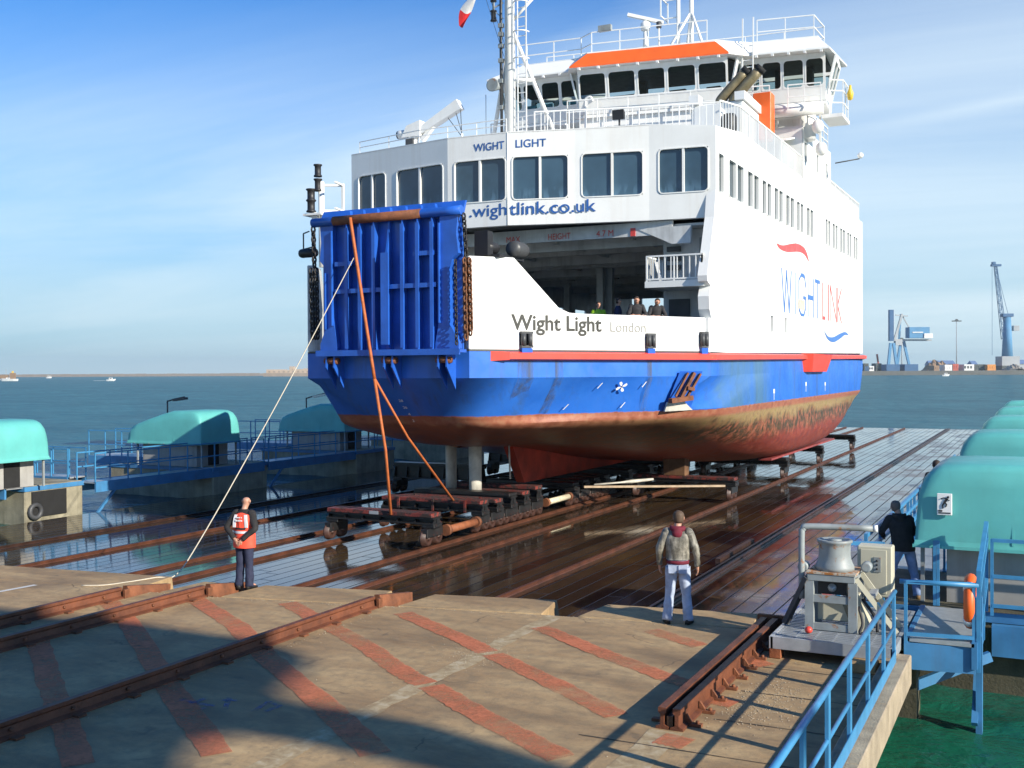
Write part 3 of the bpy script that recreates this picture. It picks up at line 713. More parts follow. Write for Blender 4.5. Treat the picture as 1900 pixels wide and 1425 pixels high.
def window(Pt,u0,u1,v0,v1,parent,glass,mull=True,r=.13,fr=.035,depth=.07,frame='white'):
    g=MB(); g.quad(*[Pt(u,-depth,z) for u,z in ((u0-.01,v0-.01),(u1+.01,v0-.01),(u1+.01,v1+.01),(u0-.01,v1+.01))])
    w_=g.build('window',M[glass],parent,fix=False)
    s=MB(); k=len(rrect(0,1,0,1,.1)); inn=rrect(u0,u1,v0,v1,r); out=rrect(u0-fr,u1+fr,v0-fr,v1+fr,r+fr)
    fo=[Pt(u,.022,z) for u,z in out]; fi=[Pt(u,.022,z) for u,z in inn]; bi=[Pt(u,-depth+.004,z) for u,z in inn]; bo=[Pt(u,-.03,z) for u,z in out]
    vs=bo+fo+fi+bi; fs=[]
    for a_ in range(3):
        for q in range(k): fs.append((a_*k+q,a_*k+(q+1)%k,(a_+1)*k+(q+1)%k,(a_+1)*k+q))
    # filler behind the rounded corners
    bo2=[Pt(u,-depth+.006,z) for u,z in rrect(u0-.008,u1+.008,v0-.008,v1+.008,.0005)]
    vs+=bo2; fs+=[(3*k+q,3*k+(q+1)%k,4*k+(q+1)%k,4*k+q) for q in range(k)]
    s.add(vs,fs,False); s.build('window_frame',M[frame],w_,fix=False)
    if mull:
        um=(u0+u1)/2; s=MB(); s.hexa([Pt(um-.035,-depth,v0),Pt(um+.035,-depth,v0),Pt(um+.035,.012,v0),Pt(um-.035,.012,v0)],[Pt(um-.035,-depth,v1),Pt(um+.035,-depth,v1),Pt(um+.035,.012,v1),Pt(um-.035,.012,v1)])
        s.build('mullion',M[frame],w_)
    return w_
FR=F
ZW0,ZW1=9.66,11.03
mappers=[]
wl=[(P0,P1,[(.36,1.64),(2.20,4.26)]),(P1,P2,[(.27,2.12)]),(P2,P3,[(.17,1.99)]),(P3,P4,[(.22,2.17)]),(P4,P5,[(.32,1.86)])]
for a,bb,ws in wl:
    L=(Vector(bb)-Vector(a)).length
    s,Pt,L=facet(a,bb,ZB,ZT,[(u0,u1,ZW0,ZW1) for u0,u1 in ws if u1<=L],zt=(lambda u:ZT-.20*u/2.1) if a==P4 else None)
    o=s.build('front_wall',M['white'],FR,fix=False)
    mappers.append((Pt,L))
    for u0,u1 in ws:
        window(Pt,u0,u1,ZW0,ZW1,F,'glass',frame='white')
    # lip under the windows
    g=MB().hexa([Pt(0,-.25,ZB-.004),Pt(L,-.25,ZB-.004),Pt(L,0.0,ZB-.004),Pt(0,0.0,ZB-.004)],[Pt(0,-.25,ZB+.1),Pt(L,-.25,ZB+.1),Pt(L,-.004,ZB+.1),Pt(0,-.004,ZB+.1)]); g.build('wall_lip',M['white'],F)
# vertical weld seams on the front
for x,y in (P2,):
    MB().tube([(x,y-.004,ZB),(x,y-.004,ZT)],.012,5).build('weld_seam',M['white'],FR)
# saloon roof edge and deck
roof=MB(); pp=FP[:5]+[(SX-.01,33.09),(SX-.01,46),(2*XC-SX-.2,46)]
roof.prism([(x,y,ZT-.22 if i==5 else (ZT-.02)) for i,(x,y) in enumerate(pp)],(0,0,.05)); roof.build('saloon_roof',M['white'],F)
# dark room behind the front windows
s=MB(); s.prism([(x+(.25 if x<XC else -.25),y+.35,ZB+.04) for x,y in FP]+[(SX-.3,62,ZB+.04),(-22.8,62,ZB+.04)],(0,0,.08)); s.build('saloon_floor',M['darkgrey'],F)
# ---- starboard side: one plated wall with window openings
TA=.0125
s0=MB()
Y0=33.05
pairs=[(34.6,36.44),(37.05,38.60),(39.19,40.55),(41.15,42.55),(43.19,44.66),(45.26,46.58),(47.34,48.71),(51.73,52.98),(53.62,55.0),(55.75,57.2),(57.9,59.25),(60.0,61.35)]
hol=[(33.35,33.9)]
for a,bb in pairs:
    md=(a+bb)/2; hol+=[(a,md-.10),(md+.10,bb)]
holes=[(a-Y0,bb-Y0,9.66,10.86) for a,bb in hol]
holes+=[(40.45-Y0,40.80-Y0,5.35,5.98),(42.9-Y0,43.2-Y0,5.35,5.98)]
s,Pt,L=facet((SX,Y0),(SX,63.2),4.58,ZT+.10,holes,TA,zt=lambda u:ZT-.20+.30*min(1,u/2.6),cuts=(1.3,2.6))
side=s.build('side_wall',M['whitehull'],F,fix=False)
for i,h_ in enumerate(holes):
    window(Pt,h_[0],h_[1],h_[2],h_[3],F,'sglass',mull=False,r=.07,fr=.02,depth=.08,frame='whitehull')
# forward edge of the side wall: slanted jamb, balcony opening, foot
jm_=MB()
jm_.prism([(SX-.003,33.055,ZB+.9),(SX-.003,32.85,ZB-.02),(SX-.003,32.05,6.92),(SX-.003,33.055,6.92)],(-.30,0,0))
jm_.prism([(SX-.003,33.055,6.92),(SX-.003,32.05,6.92),(SX-.003,32.08,6.75),(SX-.003,33.055,6.40)],(-.30,0,0))
jm_.build('wall_jamb',M['whitehull'],F)
br=MB().prism([(SX-.004,33.05,6.40),(SX-.004,32.45,6.66),(SX-.004,32.25,6.3),(SX-.004,32.3,5.9),(SX-.004,32.5,5.62),(SX-.004,33.05,5.58)],(-.35,0,0)); br.build('jamb_bracket',M['whitehull'],F)
MB().prism([(SX-.004,32.2,4.58),(SX-.004,33.05,4.58),(SX-.004,33.05,5.6),(SX-.004,32.2,5.64)],(-.22,0,0)).build('jamb_foot',M['whitehull'],F)
# thin horizontal seams and vertical weld lines on the side
MB().box((SX-.01,37,9.24),(SX+.012,63.2,9.27)).build('side_seam',M['whitein'],F)
for y in (48.6,51.2,55.6,60.2):
    MB().box((SX-.01,y,4.9),(SX+.006,y+.02,9.2)).build('weld_seam',M['whitein'],F)
# port wall (inside of it shows through the bow opening), stern wall
PX=-22.8
hp=[(34.6-33+i*3.05,34.6-33+i*3.05+1.5,6.0,7.35) for i in range(8)]+[(58.4-33,59.6-33,6.2,8.3)]
s,Pp,L=facet((PX,62.9),(PX,33.0),4.58,ZT,[(L_[0],L_[1],L_[2],L_[3]) for L_ in hp])
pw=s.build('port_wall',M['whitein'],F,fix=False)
bars=MB()
for h_ in hp:
    MB().box((PX-.02,62.9-h_[1],6.78),(PX+.03,62.9-h_[0],6.82)).build('window_bar',M['darkgrey'],pw)
s=MB(); s.box((-22.7,62.95,4.6),(-9.3,63.1,6.9)); s.box((-18.6,62.95,6.9),(-9.3,63.1,ZT+.3)); s.box((-22.7,62.95,8.6),(-18.6,63.1,ZT+.3)); s.box((-22.7,62.95,6.9),(-22.2,63.1,8.6)); s.build('stern_wall',M['whitein'],F)
for k in range(9): MB().box((-22.1+k*.42,62.9,6.9),(-22.02+k*.42,62.94,7.55)).build('stern_rail_bar',M['darkgrey'],F)
MB().box((-22.2,62.88,7.55),(-18.6,62.94,7.62)).build('stern_handrail',M['darkgrey'],F)
# deckhead with beams
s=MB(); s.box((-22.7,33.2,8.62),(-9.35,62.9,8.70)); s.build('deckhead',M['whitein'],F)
for k in range(12):
    y=34.3+k*2.35
    MB().box((-22.6,y,8.28 if k%2 else 8.18),(-9.4,y+.18,8.615)).build('deckhead_beam',M['whitein'],F)
for x in (-20.6,-18.3,-15.2,-12.4):
    MB().box((x,34.0,8.40),(x+.12,62.8,8.612)).build('deckhead_girder',M['whitein'],F)
# height bar across the opening
hb=MB().box((-22.3,33.0,8.36),(-10.6,33.14,8.80)).build('height_bar',M['whitein'],F)
MB().hexa([(-10.62,32.98,8.05),(-10.0,32.98,8.05),(-10.0,33.16,8.05),(-10.62,33.16,8.05)],[(-11.8,32.98,8.6),(-10.0,32.98,8.6),(-10.0,33.16,8.6),(-11.8,33.16,8.6)]).build('height_bar_knee',M['whitein'],F)
for x in (-19.9,-12.0): MB().box((x,32.97,8.37),(x+.16,33.0,8.63)).build('height_mark',M['letred'],F)
# columns and casing inside
for x,y in ((-18.9,36.5),(-16.6,41.5),(-16.35,41.9),(-13.2,50),(-20.9,48)):
    MB().box((x,y,4.6),(x+.28,y+.28,8.3)).build('deck_column',M['whitein'],F)
cs=MB().box((-11.2,33.9,4.6),(-9.45,44,8.6)).build('side_casing',M['whitein'],F)
MB().box((-11.0,33.84,4.7),(-10.3,33.9,6.35)).build('casing_door',M['darkgrey'],cs)
MB().box((-10.2,33.84,5.2),(-9.65,33.9,6.2)).build('casing_panel',M['whitein'],cs)
for z in (7.3,7.6,7.9): MB().box((-11.05,33.8,z),(-10.6,33.9,z+.16)).build('casing_vent',M['darkgrey'],cs)
MB().box((-9.95,33.78,7.5),(-9.6,33.9,8.3)).build('junction_box',M['greyp'],cs)
# balcony
bal=MB().box((-11.25,32.2,6.62),(-9.35,33.85,6.82)).build('balcony',M['white'],F)
def railing(name,pts,hts,post,mat,parent,r=.02,n=0,bal_=None,pr=None):
    """hand rail through pts, posts every `post` metres, rails at heights hts"""
    s=MB(); pts=[Vector(p) for p in pts]
    for a,bb in zip(pts[:-1],pts[1:]):
        for hh in hts: s.bar(a+Vector((0,0,hh)),bb+Vector((0,0,hh)),r*2,r*2)
        L=(bb-a).length; k=max(1,int(round(L/post)))
        for i in range(0 if a is pts[0] else 1,k+1):
            p=lerp(a,bb,i/k); s.bar(p,p+Vector((0,0,max(hts)+r*.8)),(pr or r)*1.8,(pr or r)*1.8,(1,0,0))
        if bal_:
            k=int(L/bal_)
            for i in range(1,k):
                p=lerp(a,bb,i/k); s.bar(p+Vector((0,0,.08)),p+Vector((0,0,max(hts))),r*1.2,r*1.2,(1,0,0))
    return s.build(name,mat,parent)
railing('balcony_rail',[(-11.2,33.8,6.82),(-11.2,32.25,6.82),(-9.42,32.25,6.82)],(.06,.78),.9,M['white'],bal,.025,bal_=.19)
railing('balcony_rail',[(-9.42,32.25,6.82),(-9.42,33.1,6.82)],(.06,.78),.9,M['white'],bal,.025,bal_=.17)
MB().hexa([(-11.2,33.2,6.82),(-11.1,33.2,6.82),(-10.7,32.3,6.82),(-10.8,32.3,6.82)],[(-11.2,33.2,7.5),(-11.1,33.2,7.5),(-11.1,33.0,7.5),(-11.2,33.0,7.5)]).build('balcony_brace',M['white'],bal)
# dark machinery on the inner bulwark top beside the ramp
s=MB(); s.lathe((-13.35,25.75,7.35),[(0,-.3),(.16,-.3),(.16,.25),(.10,.3),(0,.3)],12,'y'); wch=s.build('ramp_winch',M['black'],F)
MB().lathe((-12.95,26.6,7.35),[(0,-.35),(.2,-.35),(.23,-.2),(.23,.2),(.2,.35),(0,.35)],14,'y').build('winch_drum',M['darkgrey'],wch)
MB().box((-13.5,25.5,7.06),(-12.95,27.0,7.14)).build('winch_base',M['black'],wch)
MB().box((-13.6,25.3,7.1),(-13.2,25.6,7.75)).build('winch_motor',M['black'],wch)
# ---- bow ramp
RY=24.45
rp=MB().box((-18.02,RY+.18,4.52),(-13.60,RY+.26,8.32)).build('bow_ramp',M['blue'],F)
def rib(x,z0,z1,d=.26,t=.035,fl_=.10):
    s=MB(); s.box((x-t/2,RY+.18,z0),(x+t/2,RY+.18-d,z1)); s.box((x-fl_/2,RY+.18-d,z0+.06),(x+fl_/2,RY+.155-d,z1-.1)); s.build('ramp_rib',M['blue'],rp)
xs=[p[0] for p in [(-17.06,24.45,6.83),(-16.63,24.45,6.81),(-16.18,24.45,6.79),(-15.28,24.45,6.74),(-14.81,24.45,6.72),(-14.37,24.45,6.70)]]
for x in xs: rib(x,4.60,8.05)
xm=(-15.77,24.45,6.77)[0]
s=MB(); s.prism([(xm-.03,RY+.18,4.6),(xm-.03,RY+.0,4.75),(xm-.03,RY-.16,5.6),(xm-.03,RY-.16,6.9),(xm-.03,RY+.0,7.6),(xm-.03,RY+.06,8.1),(xm-.03,RY+.18,8.1)],(.06,0,0)); s.hexa([(xm-.12,RY-.19,4.75),(xm+.12,RY-.19,4.75),(xm+.12,RY-.15,4.75),(xm-.12,RY-.15,4.75)],[(xm-.12,RY-.19,7.2),(xm+.12,RY-.19,7.2),(xm+.12,RY-.15,7.2),(xm-.12,RY-.15,7.2)]); s.build('ramp_girder',M['blue'],rp)
# side girders with the waisted outline
for sg,x0,x1 in ((-1,-17.98,-17.50),(1,-13.62,-14.22)):
    def gx(t): return x0+(x1-x0)*t
    s=MB(); s.prism([(gx(0),RY-.02,8.1),(gx(.9),RY-.02,8.1),(gx(.9),RY-.02,5.5),(gx(1.15),RY-.02,4.75),(gx(1.15),RY-.02,4.62),(gx(-.02),RY-.02,4.62),(gx(-.02),RY-.02,4.80),(gx(.16),RY-.02,5.0),(gx(.40),RY-.02,5.25),(gx(.40),RY-.02,6.7),(gx(.28),RY-.02,6.95),(gx(-.02),RY-.02,7.1),(gx(.08),RY-.02,7.6)],(0,.19,0)); s.build('ramp_side_girder',M['blue'],rp)
    s=MB(); s.box((gx(.38),RY-.09,5.2),(gx(.46),RY-.02,6.75)); s.box((gx(.86),RY-.10,5.3),(gx(.92),RY-.02,7.9)); s.build('girder_flange',M['blue'],rp)
for xa,xb,z in ((-17.45,xm,6.24),(xm,-14.25,6.31),(-17.45,-16.9,6.99),(-14.95,-14.3,7.15)):
    MB().box((xa,RY-.06,z-.025),(xb,RY+.18,z+.025)).box((xa,RY-.08,z-.07),(xb,RY-.06,z+.05)).build('ramp_cross_beam',M['blue'],rp)
MB().box((-18.05,RY-.16,4.52),(-13.5,RY+.2,4.60)).box((-18.04,RY-.175,4.46),(-13.51,RY-.12,4.62)).build('ramp_foot_flange',M['blue'],rp)
MB().hexa([(-18.08,RY+.05,8.10),(-13.55,RY+.05,8.10),(-13.55,RY+.2,8.10),(-18.08,RY+.2,8.10)],[(-18.08,RY+.3,8.50),(-13.55,RY+.3,8.50),(-13.55,RY+.36,8.50),(-18.08,RY+.36,8.50)]).build('ramp_lip',M['blue'],rp)
MB().tube([(-18.22,RY-.02,8.16),(-17.4,RY-.02,8.17),(-13.95,RY-.02,8.19),(-13.50,RY-.02,8.2)],.125,12).build('ramp_roller',M['blue'],rp)
MB().tube([(-17.5,RY-.03,8.17),(-16.5,RY-.03,8.175),(-14.7,RY-.03,8.185)],.128,12).build('roller_rubbing_band',M['rust'],rp)
for x in xs+[xm]:
    MB().prism([(x-.09,RY-.0,8.28),(x+.09,RY-.0,8.28),(x,RY+.1,8.44)],(0,.12,0)).build('lip_bracket',M['blue'],rp)
for x in (-17.6,xm+.05,-14.05):
    for dx in (-.13,.13):
        s=MB(); s.prism([(x+dx-.02,RY-.1,4.5),(x+dx-.02,RY-.14,4.15),(x+dx-.02,RY+.34,3.55),(x+dx-.02,RY+.36,4.5)],(.04,0,0)); s.build('ramp_hinge',M['blue'],F)
    MB().lathe((x-.22,RY-.02,4.33),[(0,0),(.09,0),(.09,.44),(0,.44)],10,'x').build('hinge_pin',M['rust'],F)
# chains: real links
def chain(pts,r,name,mat,parent,th=None):
    th=th or r*.30; pts=[Vector(p) for p in pts]; step=r*1.45
    L=[0]; 
    for a,bb in zip(pts[:-1],pts[1:]): L.append(L[-1]+(bb-a).length)
    n=int(L[-1]/step); s=MB()
    def at(t):
        for i in range(len(pts)-1):
            if t<=L[i+1]: return lerp(pts[i],pts[i+1],(t-L[i])/(L[i+1]-L[i])),(pts[i+1]-pts[i]).normalized()
        return pts[-1],(pts[-1]-pts[-2]).normalized()
    for i in range(n):
        p,d=at((i+.5)*step); a=d.cross(Vector((.3,.9,.1))).normalized(); bb=d.cross(a)
        sd_=a if i%2 else bb
        k=[]
        for j in range(8):
            t=2*PI*j/8; k.append(p+d*math.cos(t)*r+sd_*math.sin(t)*r*.62)
        s.tube(k,th,5,closed=True)
    return s.build(name,mat,parent)
for dx,dy,z1 in ((0,0,4.85),(.09,.05,4.9),(.04,-.1,4.75),(.14,0,5.0)):
    chain([(-13.52+dx,24.62+dy,6.95),(-13.50+dx,24.66+dy,z1)],.085,'ramp_chain',M['chain'],F)
chain([(-13.48,24.5,8.1),(-13.46,24.6,6.95)],.085,'ramp_chain',M['blackchain'],F)
chain([(-13.62,24.3,6.9),(-13.6,24.3,4.7)],.06,'ramp_chain',M['blackchain'],F)
for dx in (0,-.1,.08): chain([(-18.28+dx,24.55,6.9),(-18.28+dx,24.6,4.9)],.095,'ramp_chain',M['blackchain'],F)
chain([(-18.2,24.42,8.05),(-18.26,24.55,6.9)],.095,'ramp_chain',M['blackchain'],F)
# left bulwark top: gangway rail, roller fender, signal light post
s=MB()
for a,bb in (((-19.05,25.1,7.3),(-19.05,25.1,8.0)),((-19.05,25.1,8.0),(-18.7,24.9,8.02)),((-19.05,25.1,7.55),(-18.6,24.9,7.57)),((-18.85,25.3,7.1),(-18.85,25.3,8.0))): s.bar(a,bb,.03,.03)
s.build('bulwark_rail',M['darkgrey'],F)
MB().lathe((-19.08,25.0,7.42),[(0,0),(.11,0),(.13,.05),(.13,.5),(.11,.55),(0,.55)],12,'x').build('roller_fender',M['black'],F)
pst=MB().tube([(-19.0,25.9,7.1),(-19.0,25.9,9.6)],.09,10).build('signal_post',M['white'],F)
def lamp_stack(c,n,r,parent):
    s=MB(); x,y,z=c
    for i in range(n):
        s.lathe((x,y,z+i*.42),[(0,0),(r*1.1,0),(r*1.1,.04),(r*.85,.07),(r*.85,.30),(r*1.15,.33),(r*1.15,.36),(0,.37)],12)
    return s.build('signal_lamp',M['black'],parent)
lamp_stack((-19.06,25.82,9.32),2,.11,pst); lamp_stack((-19.22,25.7,8.70),1,.13,pst); lamp_stack((-19.22,25.7,9.02),1,.13,pst)
s=MB().box((-19.45,25.6,8.60),(-18.8,26.0,8.66)).hexa([(-19.3,25.7,8.66),(-19.0,25.7,8.25),(-19.0,25.9,8.25),(-19.3,25.9,8.66)],[(-19.1,25.7,8.7),(-18.9,25.7,8.3),(-18.9,25.9,8.3),(-19.1,25.9,8.7)]); s.build('lamp_bracket',M['white'],pst)
s=MB()
for z in (8.75,9.5): s.bar((-19,25.9,z),(-18.45,26.2,z),.07,.07); s.bar((-18.45,26.2,z),(-18.3,25.6,z),.05,.05)
s.bar((-18.45,26.2,8.7),(-18.45,26.2,9.55),.07,.07); s.build('lamp_platform_rail',M['white'],pst)
# ---- lettering
def lettering(txt,pl,pr,h,mat,nrm,off=.012,name='lettering',parent=None,up=None,thick=.006,bold=0):
    cu=bpy.data.curves.new(name,'FONT'); cu.body=txt; cu.size=1; cu.extrude=0; cu.offset=bold
    tmp=bpy.data.objects.new('tmp',cu); COL.objects.link(tmp)
    dg=bpy.context.evaluated_depsgraph_get(); me=bpy.data.meshes.new_from_object(tmp.evaluated_get(dg))
    bpy.data.objects.remove(tmp); bpy.data.curves.remove(cu)
    xs_=[v.co.x for v in me.vertices]; ys_=[v.co.y for v in me.vertices]
    x0,x1,y0,y1=min(xs_),max(xs_),min(ys_),max(ys_)
    pl=Vector(pl);pr=Vector(pr); R_=pr-pl; U=Vector(up or (0,0,1)).normalized()*h; n=Vector(nrm).normalized()*off
    o0=ORG[(parent or F).name]
    for v in me.vertices: v.co=pl+R_*((v.co.x-x0)/(x1-x0))+U*((v.co.y-y0)/(y1-y0))+n-o0
    me.materials.clear(); me.materials.append(mat)
    return link(me,name,parent or F,o0)
nA=Vector((-.03,-1,0)); nB=Vector((.264,-.964,0)); nC=Vector((.28,-.96,0))
def onf(i,u,z): Pt,L=mappers[i]; return Pt(u,0,z)
nA=Vector((.04,-1,0))
lettering('WIGHT',onf(1,.98,11.32),onf(1,2.10,11.33),.26,M['letblue'],nA,bold=.01)
lettering('LIGHT',onf(2,.28,11.34),onf(2,1.29,11.34),.26,M['letblue'],nB,bold=.01)
lettering('.wigh',onf(1,.81,9.03),onf(1,2.17,9.03),.52,M['letblue'],nA,bold=.008)
lettering('tlink.co.uk',onf(2,.06,9.14),onf(3,.68,9.17),.41,M['letblue'],nB,.02,bold=.008)
def onfl(s_,z): p=fl(s_); return Vector((p.x,p.y,z))
lettering('Wight Light',onfl(.152,5.00),onfl(.508,5.00),.56,M['letdark'],NR,bold=.02)
lettering('London',onfl(.545,5.14),onfl(.698,5.14),.29,M['letgrey'],NR)
q_=[(-16.48,32.98,8.68),(-15.96,32.98,8.69)]; lettering('MAX',(q_[0][0],32.985,8.42),(q_[1][0],32.985,8.42),.19,M['letred'],(0,-1,0),bold=.0)
q_=[(-14.92,32.98,8.66),(-14.10,32.98,8.67)]; lettering('HEIGHT',(q_[0][0],32.985,8.42),(q_[1][0],32.985,8.42),.20,M['letred'],(0,-1,0),bold=.0)
q_=[(-13.18,32.98,8.66),(-12.59,32.98,8.66)]; lettering('4.7 M',(q_[0][0],32.985,8.42),(q_[1][0],32.985,8.42),.20,M['letred'],(0,-1,0),bold=.0)
upf=(0,-.9,1.06)
for i,t in enumerate(('28','26','4','2')):
    z=3.22-.19*i; y=24.8+(3.85-z)*.9/1.06; x=-15.98+.035*i+(.03 if i>1 else 0)
    lettering(t,(x,y,z),(x+(.13 if i<2 else .07),y,z),.085,M['letwhite'],(0,-1.06,-.9),.04,'draft_mark',up=upf)
# side logo: thin strokes with heavy accents, swooshes above and below
def strokes(name,mat,segs,w_=.045):
    s=MB()
    for y0,z0,y1,z1,*ww in segs: s.bar((SX+.008+.0005*len(s.f)/6,y0,z0),(SX+.008+.0005*len(s.f)/6,y1,z1),(ww[0] if ww else w_),.012,(1,0,0)) if abs(y1-y0)>1e-3 else s.box((SX+.003,y0-(ww[0] if ww else w_)/2,min(z0,z1)),(SX+.014,y0+(ww[0] if ww else w_)/2,max(z0,z1)))
    return s.build(name,mat,F)
lb,lr=pm('logo_blue_deep',(.05,.16,.45),.4,var=.05),pm('logo_red_deep',(.62,.07,.06),.4,var=.05)
def ly(px): return px
Zt,Zb=7.95,6.25
gl=[(-9.20,42.37,7.84),(-9.20,44.15,6.48),(-9.20,44.90,7.89),(-9.20,45.66,7.84),(-9.20,47.12,6.54),(-9.20,47.60,7.92),(-9.20,48.80,6.52),(-9.20,49.19,7.91),(-9.20,50.33,6.55),(-9.20,51.01,7.95),(-9.20,51.68,6.53),(-9.20,52.25,8.01),(-9.20,52.52,6.54),(-9.20,52.96,8.03),(-9.20,54.73,6.59),(-9.20,55.06,8.04),(-9.20,56.15,6.59)]
G=lambda i:gl[i][1]
def zz_(y,t): return 6.30+(y-42)*.006+t*1.72
def letter(name,mat,y0,y1,segs,w_=.12):
    out=[]
    for a in segs:
        ya=y0+(y1-y0)*a[0]; yb=y0+(y1-y0)*a[2]; out.append((ya,zz_(ya,a[1]),yb,zz_(yb,a[3]))+tuple(a[4:]))
    return strokes(name,mat,out,w_)
letter('logo_letter',lb,G(0),G(1),[(0,1,.27,0),(.27,0,.5,.98),(.5,.98,.77,0),(.77,0,1,1)])
letter('logo_letter',lb,G(2),G(2)+.3,[(0,0,0,1)])
yg=G(3)
letter('logo_letter',lb,G(3),G(4),[(0,.15,0,.85),(0,.85,.35,1,.10),(.35,1,.8,.98,.16),(.8,.98,1,.72,.12),(0,.15,.3,.02),(.3,.02,.7,.02,.12),(.7,.02,.95,.2),(.95,.2,.95,.45),(.62,.45,1,.45,.14)])
letter('logo_letter',lb,G(5),G(6),[(0,0,0,1),(1,0,1,1),(0,.5,1,.5,.20)])
letter('logo_letter',lb,G(7),G(8),[(.5,0,.5,1),(0,.97,1,.97,.16)])
letter('logo_letter',lr,G(9),G(10),[(0,0,0,1),(0,.05,1,.05,.16)])
letter('logo_letter',lr,G(11)+.2,G(11)+.6,[(0,0,0,1,.24)])
letter('logo_letter',lr,G(13),G(14),[(0,0,0,1),(0,1,1,0),(1,0,1,1)])
letter('logo_letter',lr,G(15),G(16),[(0,0,0,1),(0,.5,1,1),(0,.5,1,0)])
def swoosh(name,mat,top,bot):
    T=smoothpath([Vector((0,p[1],p[2])) for p in top],4); B=smoothpath([Vector((0,p[1],p[2])) for p in bot],4); s=MB()
    for i in range(len(T)-1): s.quad((SX+.017,B[i].y,B[i].z),(SX+.017,B[i+1].y,B[i+1].z),(SX+.017,T[i+1].y,T[i+1].z),(SX+.017,T[i].y,T[i].z))
    return s.build(name,mat,F,fix=False)
swoosh('logo_swoosh',lr,[(-9.20,41.44,8.88),(-9.20,42.58,8.91),(-9.20,44.39,9.17),(-9.20,45.89,9.28),(-9.20,47.14,9.15),(-9.20,47.85,8.71)],[(-9.20,41.44,8.88),(-9.20,42.10,8.72),(-9.20,43.56,8.74),(-9.20,45.45,8.94),(-9.20,46.79,8.96),(-9.20,47.85,8.71)])
swoosh('logo_swoosh',lb,[(-9.20,51.26,5.89),(-9.20,52.37,5.62),(-9.20,53.82,5.63),(-9.20,55.66,5.85),(-9.20,57.29,5.98),(-9.20,58.48,5.84)],[(-9.20,51.26,5.89),(-9.20,52.23,5.49),(-9.20,53.81,5.37),(-9.20,55.66,5.58),(-9.20,57.12,5.81),(-9.20,58.48,5.84)])
strokes('rust_stain',pm('yellow_stain',(.74,.64,.40),.6,var=.3,scale=3),[(yg-.15,6.78,yg+1.15,6.78,.40)],.1)
# propeller sign and tick marks on the flare, anchor pocket
def flp(px_,py_): pass
def onflare(s_,z,off=.03):
    # hull face between knuckle (3.85) and boot line (about 2.8)
    a=fl(s_); t=(3.85-z)/1.03
    S_=[.1,.32,.55,.78,1.0]; wl_=[Vector((x,y,0)) for x,y in Wl[2:7]]
    i=max(0,min(3,sum(1 for q in S_ if q<=s_)-1)); bpt=lerp(wl_[i],wl_[i+1],(s_-S_[i])/(S_[i+1]-S_[i]))
    p=lerp(a,bpt,t); return Vector((p.x,p.y,z))+NR*off
def decal(name,mat,pts,parent=F):
    s=MB(); s.quad(*pts); return s.build(name,mat,parent,fix=False)
c0=(.60,3.56)
s=MB()
for k in range(4):
    a=k*PI/2+.5; pts=[]
    for r,da in ((.03,-.4),(.13,-.45),(.2,-.15),(.2,.2),(.13,.35),(.03,.4)):
        pts.append(onflare(c0[0]+r*math.cos(a+da)/8.7,c0[1]+r*.8*math.sin(a+da),.075))
    s.quad(*pts)
s.build('thruster_mark',M['letwhite'],F,fix=False)
for s_,z in ((.50,3.60),(.685,3.62),(.40,3.0),(.62,3.02)):
    decal('hull_tick',M['letwhite'],[onflare(s_,z-.08,.08),onflare(s_+.004,z-.08,.08),onflare(s_+.016,z+.08,.08),onflare(s_+.012,z+.08,.08)])
for y,z in ((40.9,3.15),(47.0,3.35),(51.5,3.3)):
    MB().box((SX+.002,y,z),(SX+.012,y+.22,z+.16)).box((SX+.002,y+.08,z-.25),(SX+.012,y+.12,z)).build('hull_mark',M['letwhite'],F)
# grimy run-off below the fairleads
m,nt,b=newmat('grime_run'); v=coord(nt); n_=noi(nt,coord(nt,(4,4,.35)),1.5,5,.6)
b.inputs['Base Color'].default_value=(.10,.105,.085,1); nt.links.new(ramp(nt,n_,[(.36,(0,0,0)),(.70,(.60,.60,.60))]),b.inputs['Alpha']); b.inputs['Roughness'].default_value=.6
for s_,wd,m_ in ((.205,.030,1),(.335,.016,1),(.715,.010,1)):
    g_=MB()
    for za,zb in ((4.29,3.86),(3.85,3.5),(3.5,3.15),(3.15,2.84)):
        def Q_(q,z): return onfl(q,z)+NR*.012 if z>=3.86 else onflare(q,z,.05)
        g_.quad(Q_(s_-wd,za),Q_(s_+wd,za),Q_(s_+wd,zb),Q_(s_-wd,zb))
    g_.build('grime_streak',m,F,fix=False)
# anchor recess: dark pocket plate with the rusty stock and flukes standing in it
def AP(s_,z,o): return onflare(s_,z,o)
s=MB(); s.quad(AP(.845,4.0,.06),AP(.955,4.0,.06),AP(.895,2.86,.12),AP(.80,2.95,.12)); s.build('anchor_pocket',M['blue'],F,fix=False)
an=MB(); an.bar(AP(.905,3.95,.14),AP(.835,3.15,.30),.10,.10); an.bar(AP(.875,3.95,.14),AP(.815,3.25,.30),.06,.06); an.bar(AP(.935,3.92,.14),AP(.86,3.2,.30),.08,.06); an.bar(AP(.795,3.12,.32),AP(.88,3.2,.32),.16,.14); an.bar(AP(.86,3.5,.26),AP(.885,3.45,.30),.18,.10)
an.build('anchor',M['rust'],F)
s=MB(); s.prism([AP(.80,3.08,.10),AP(.86,3.12,.10),AP(.895,2.82,.16),AP(.79,2.80,.16)],NR*.06); s.build('anchor_bed',M['leg'],F)
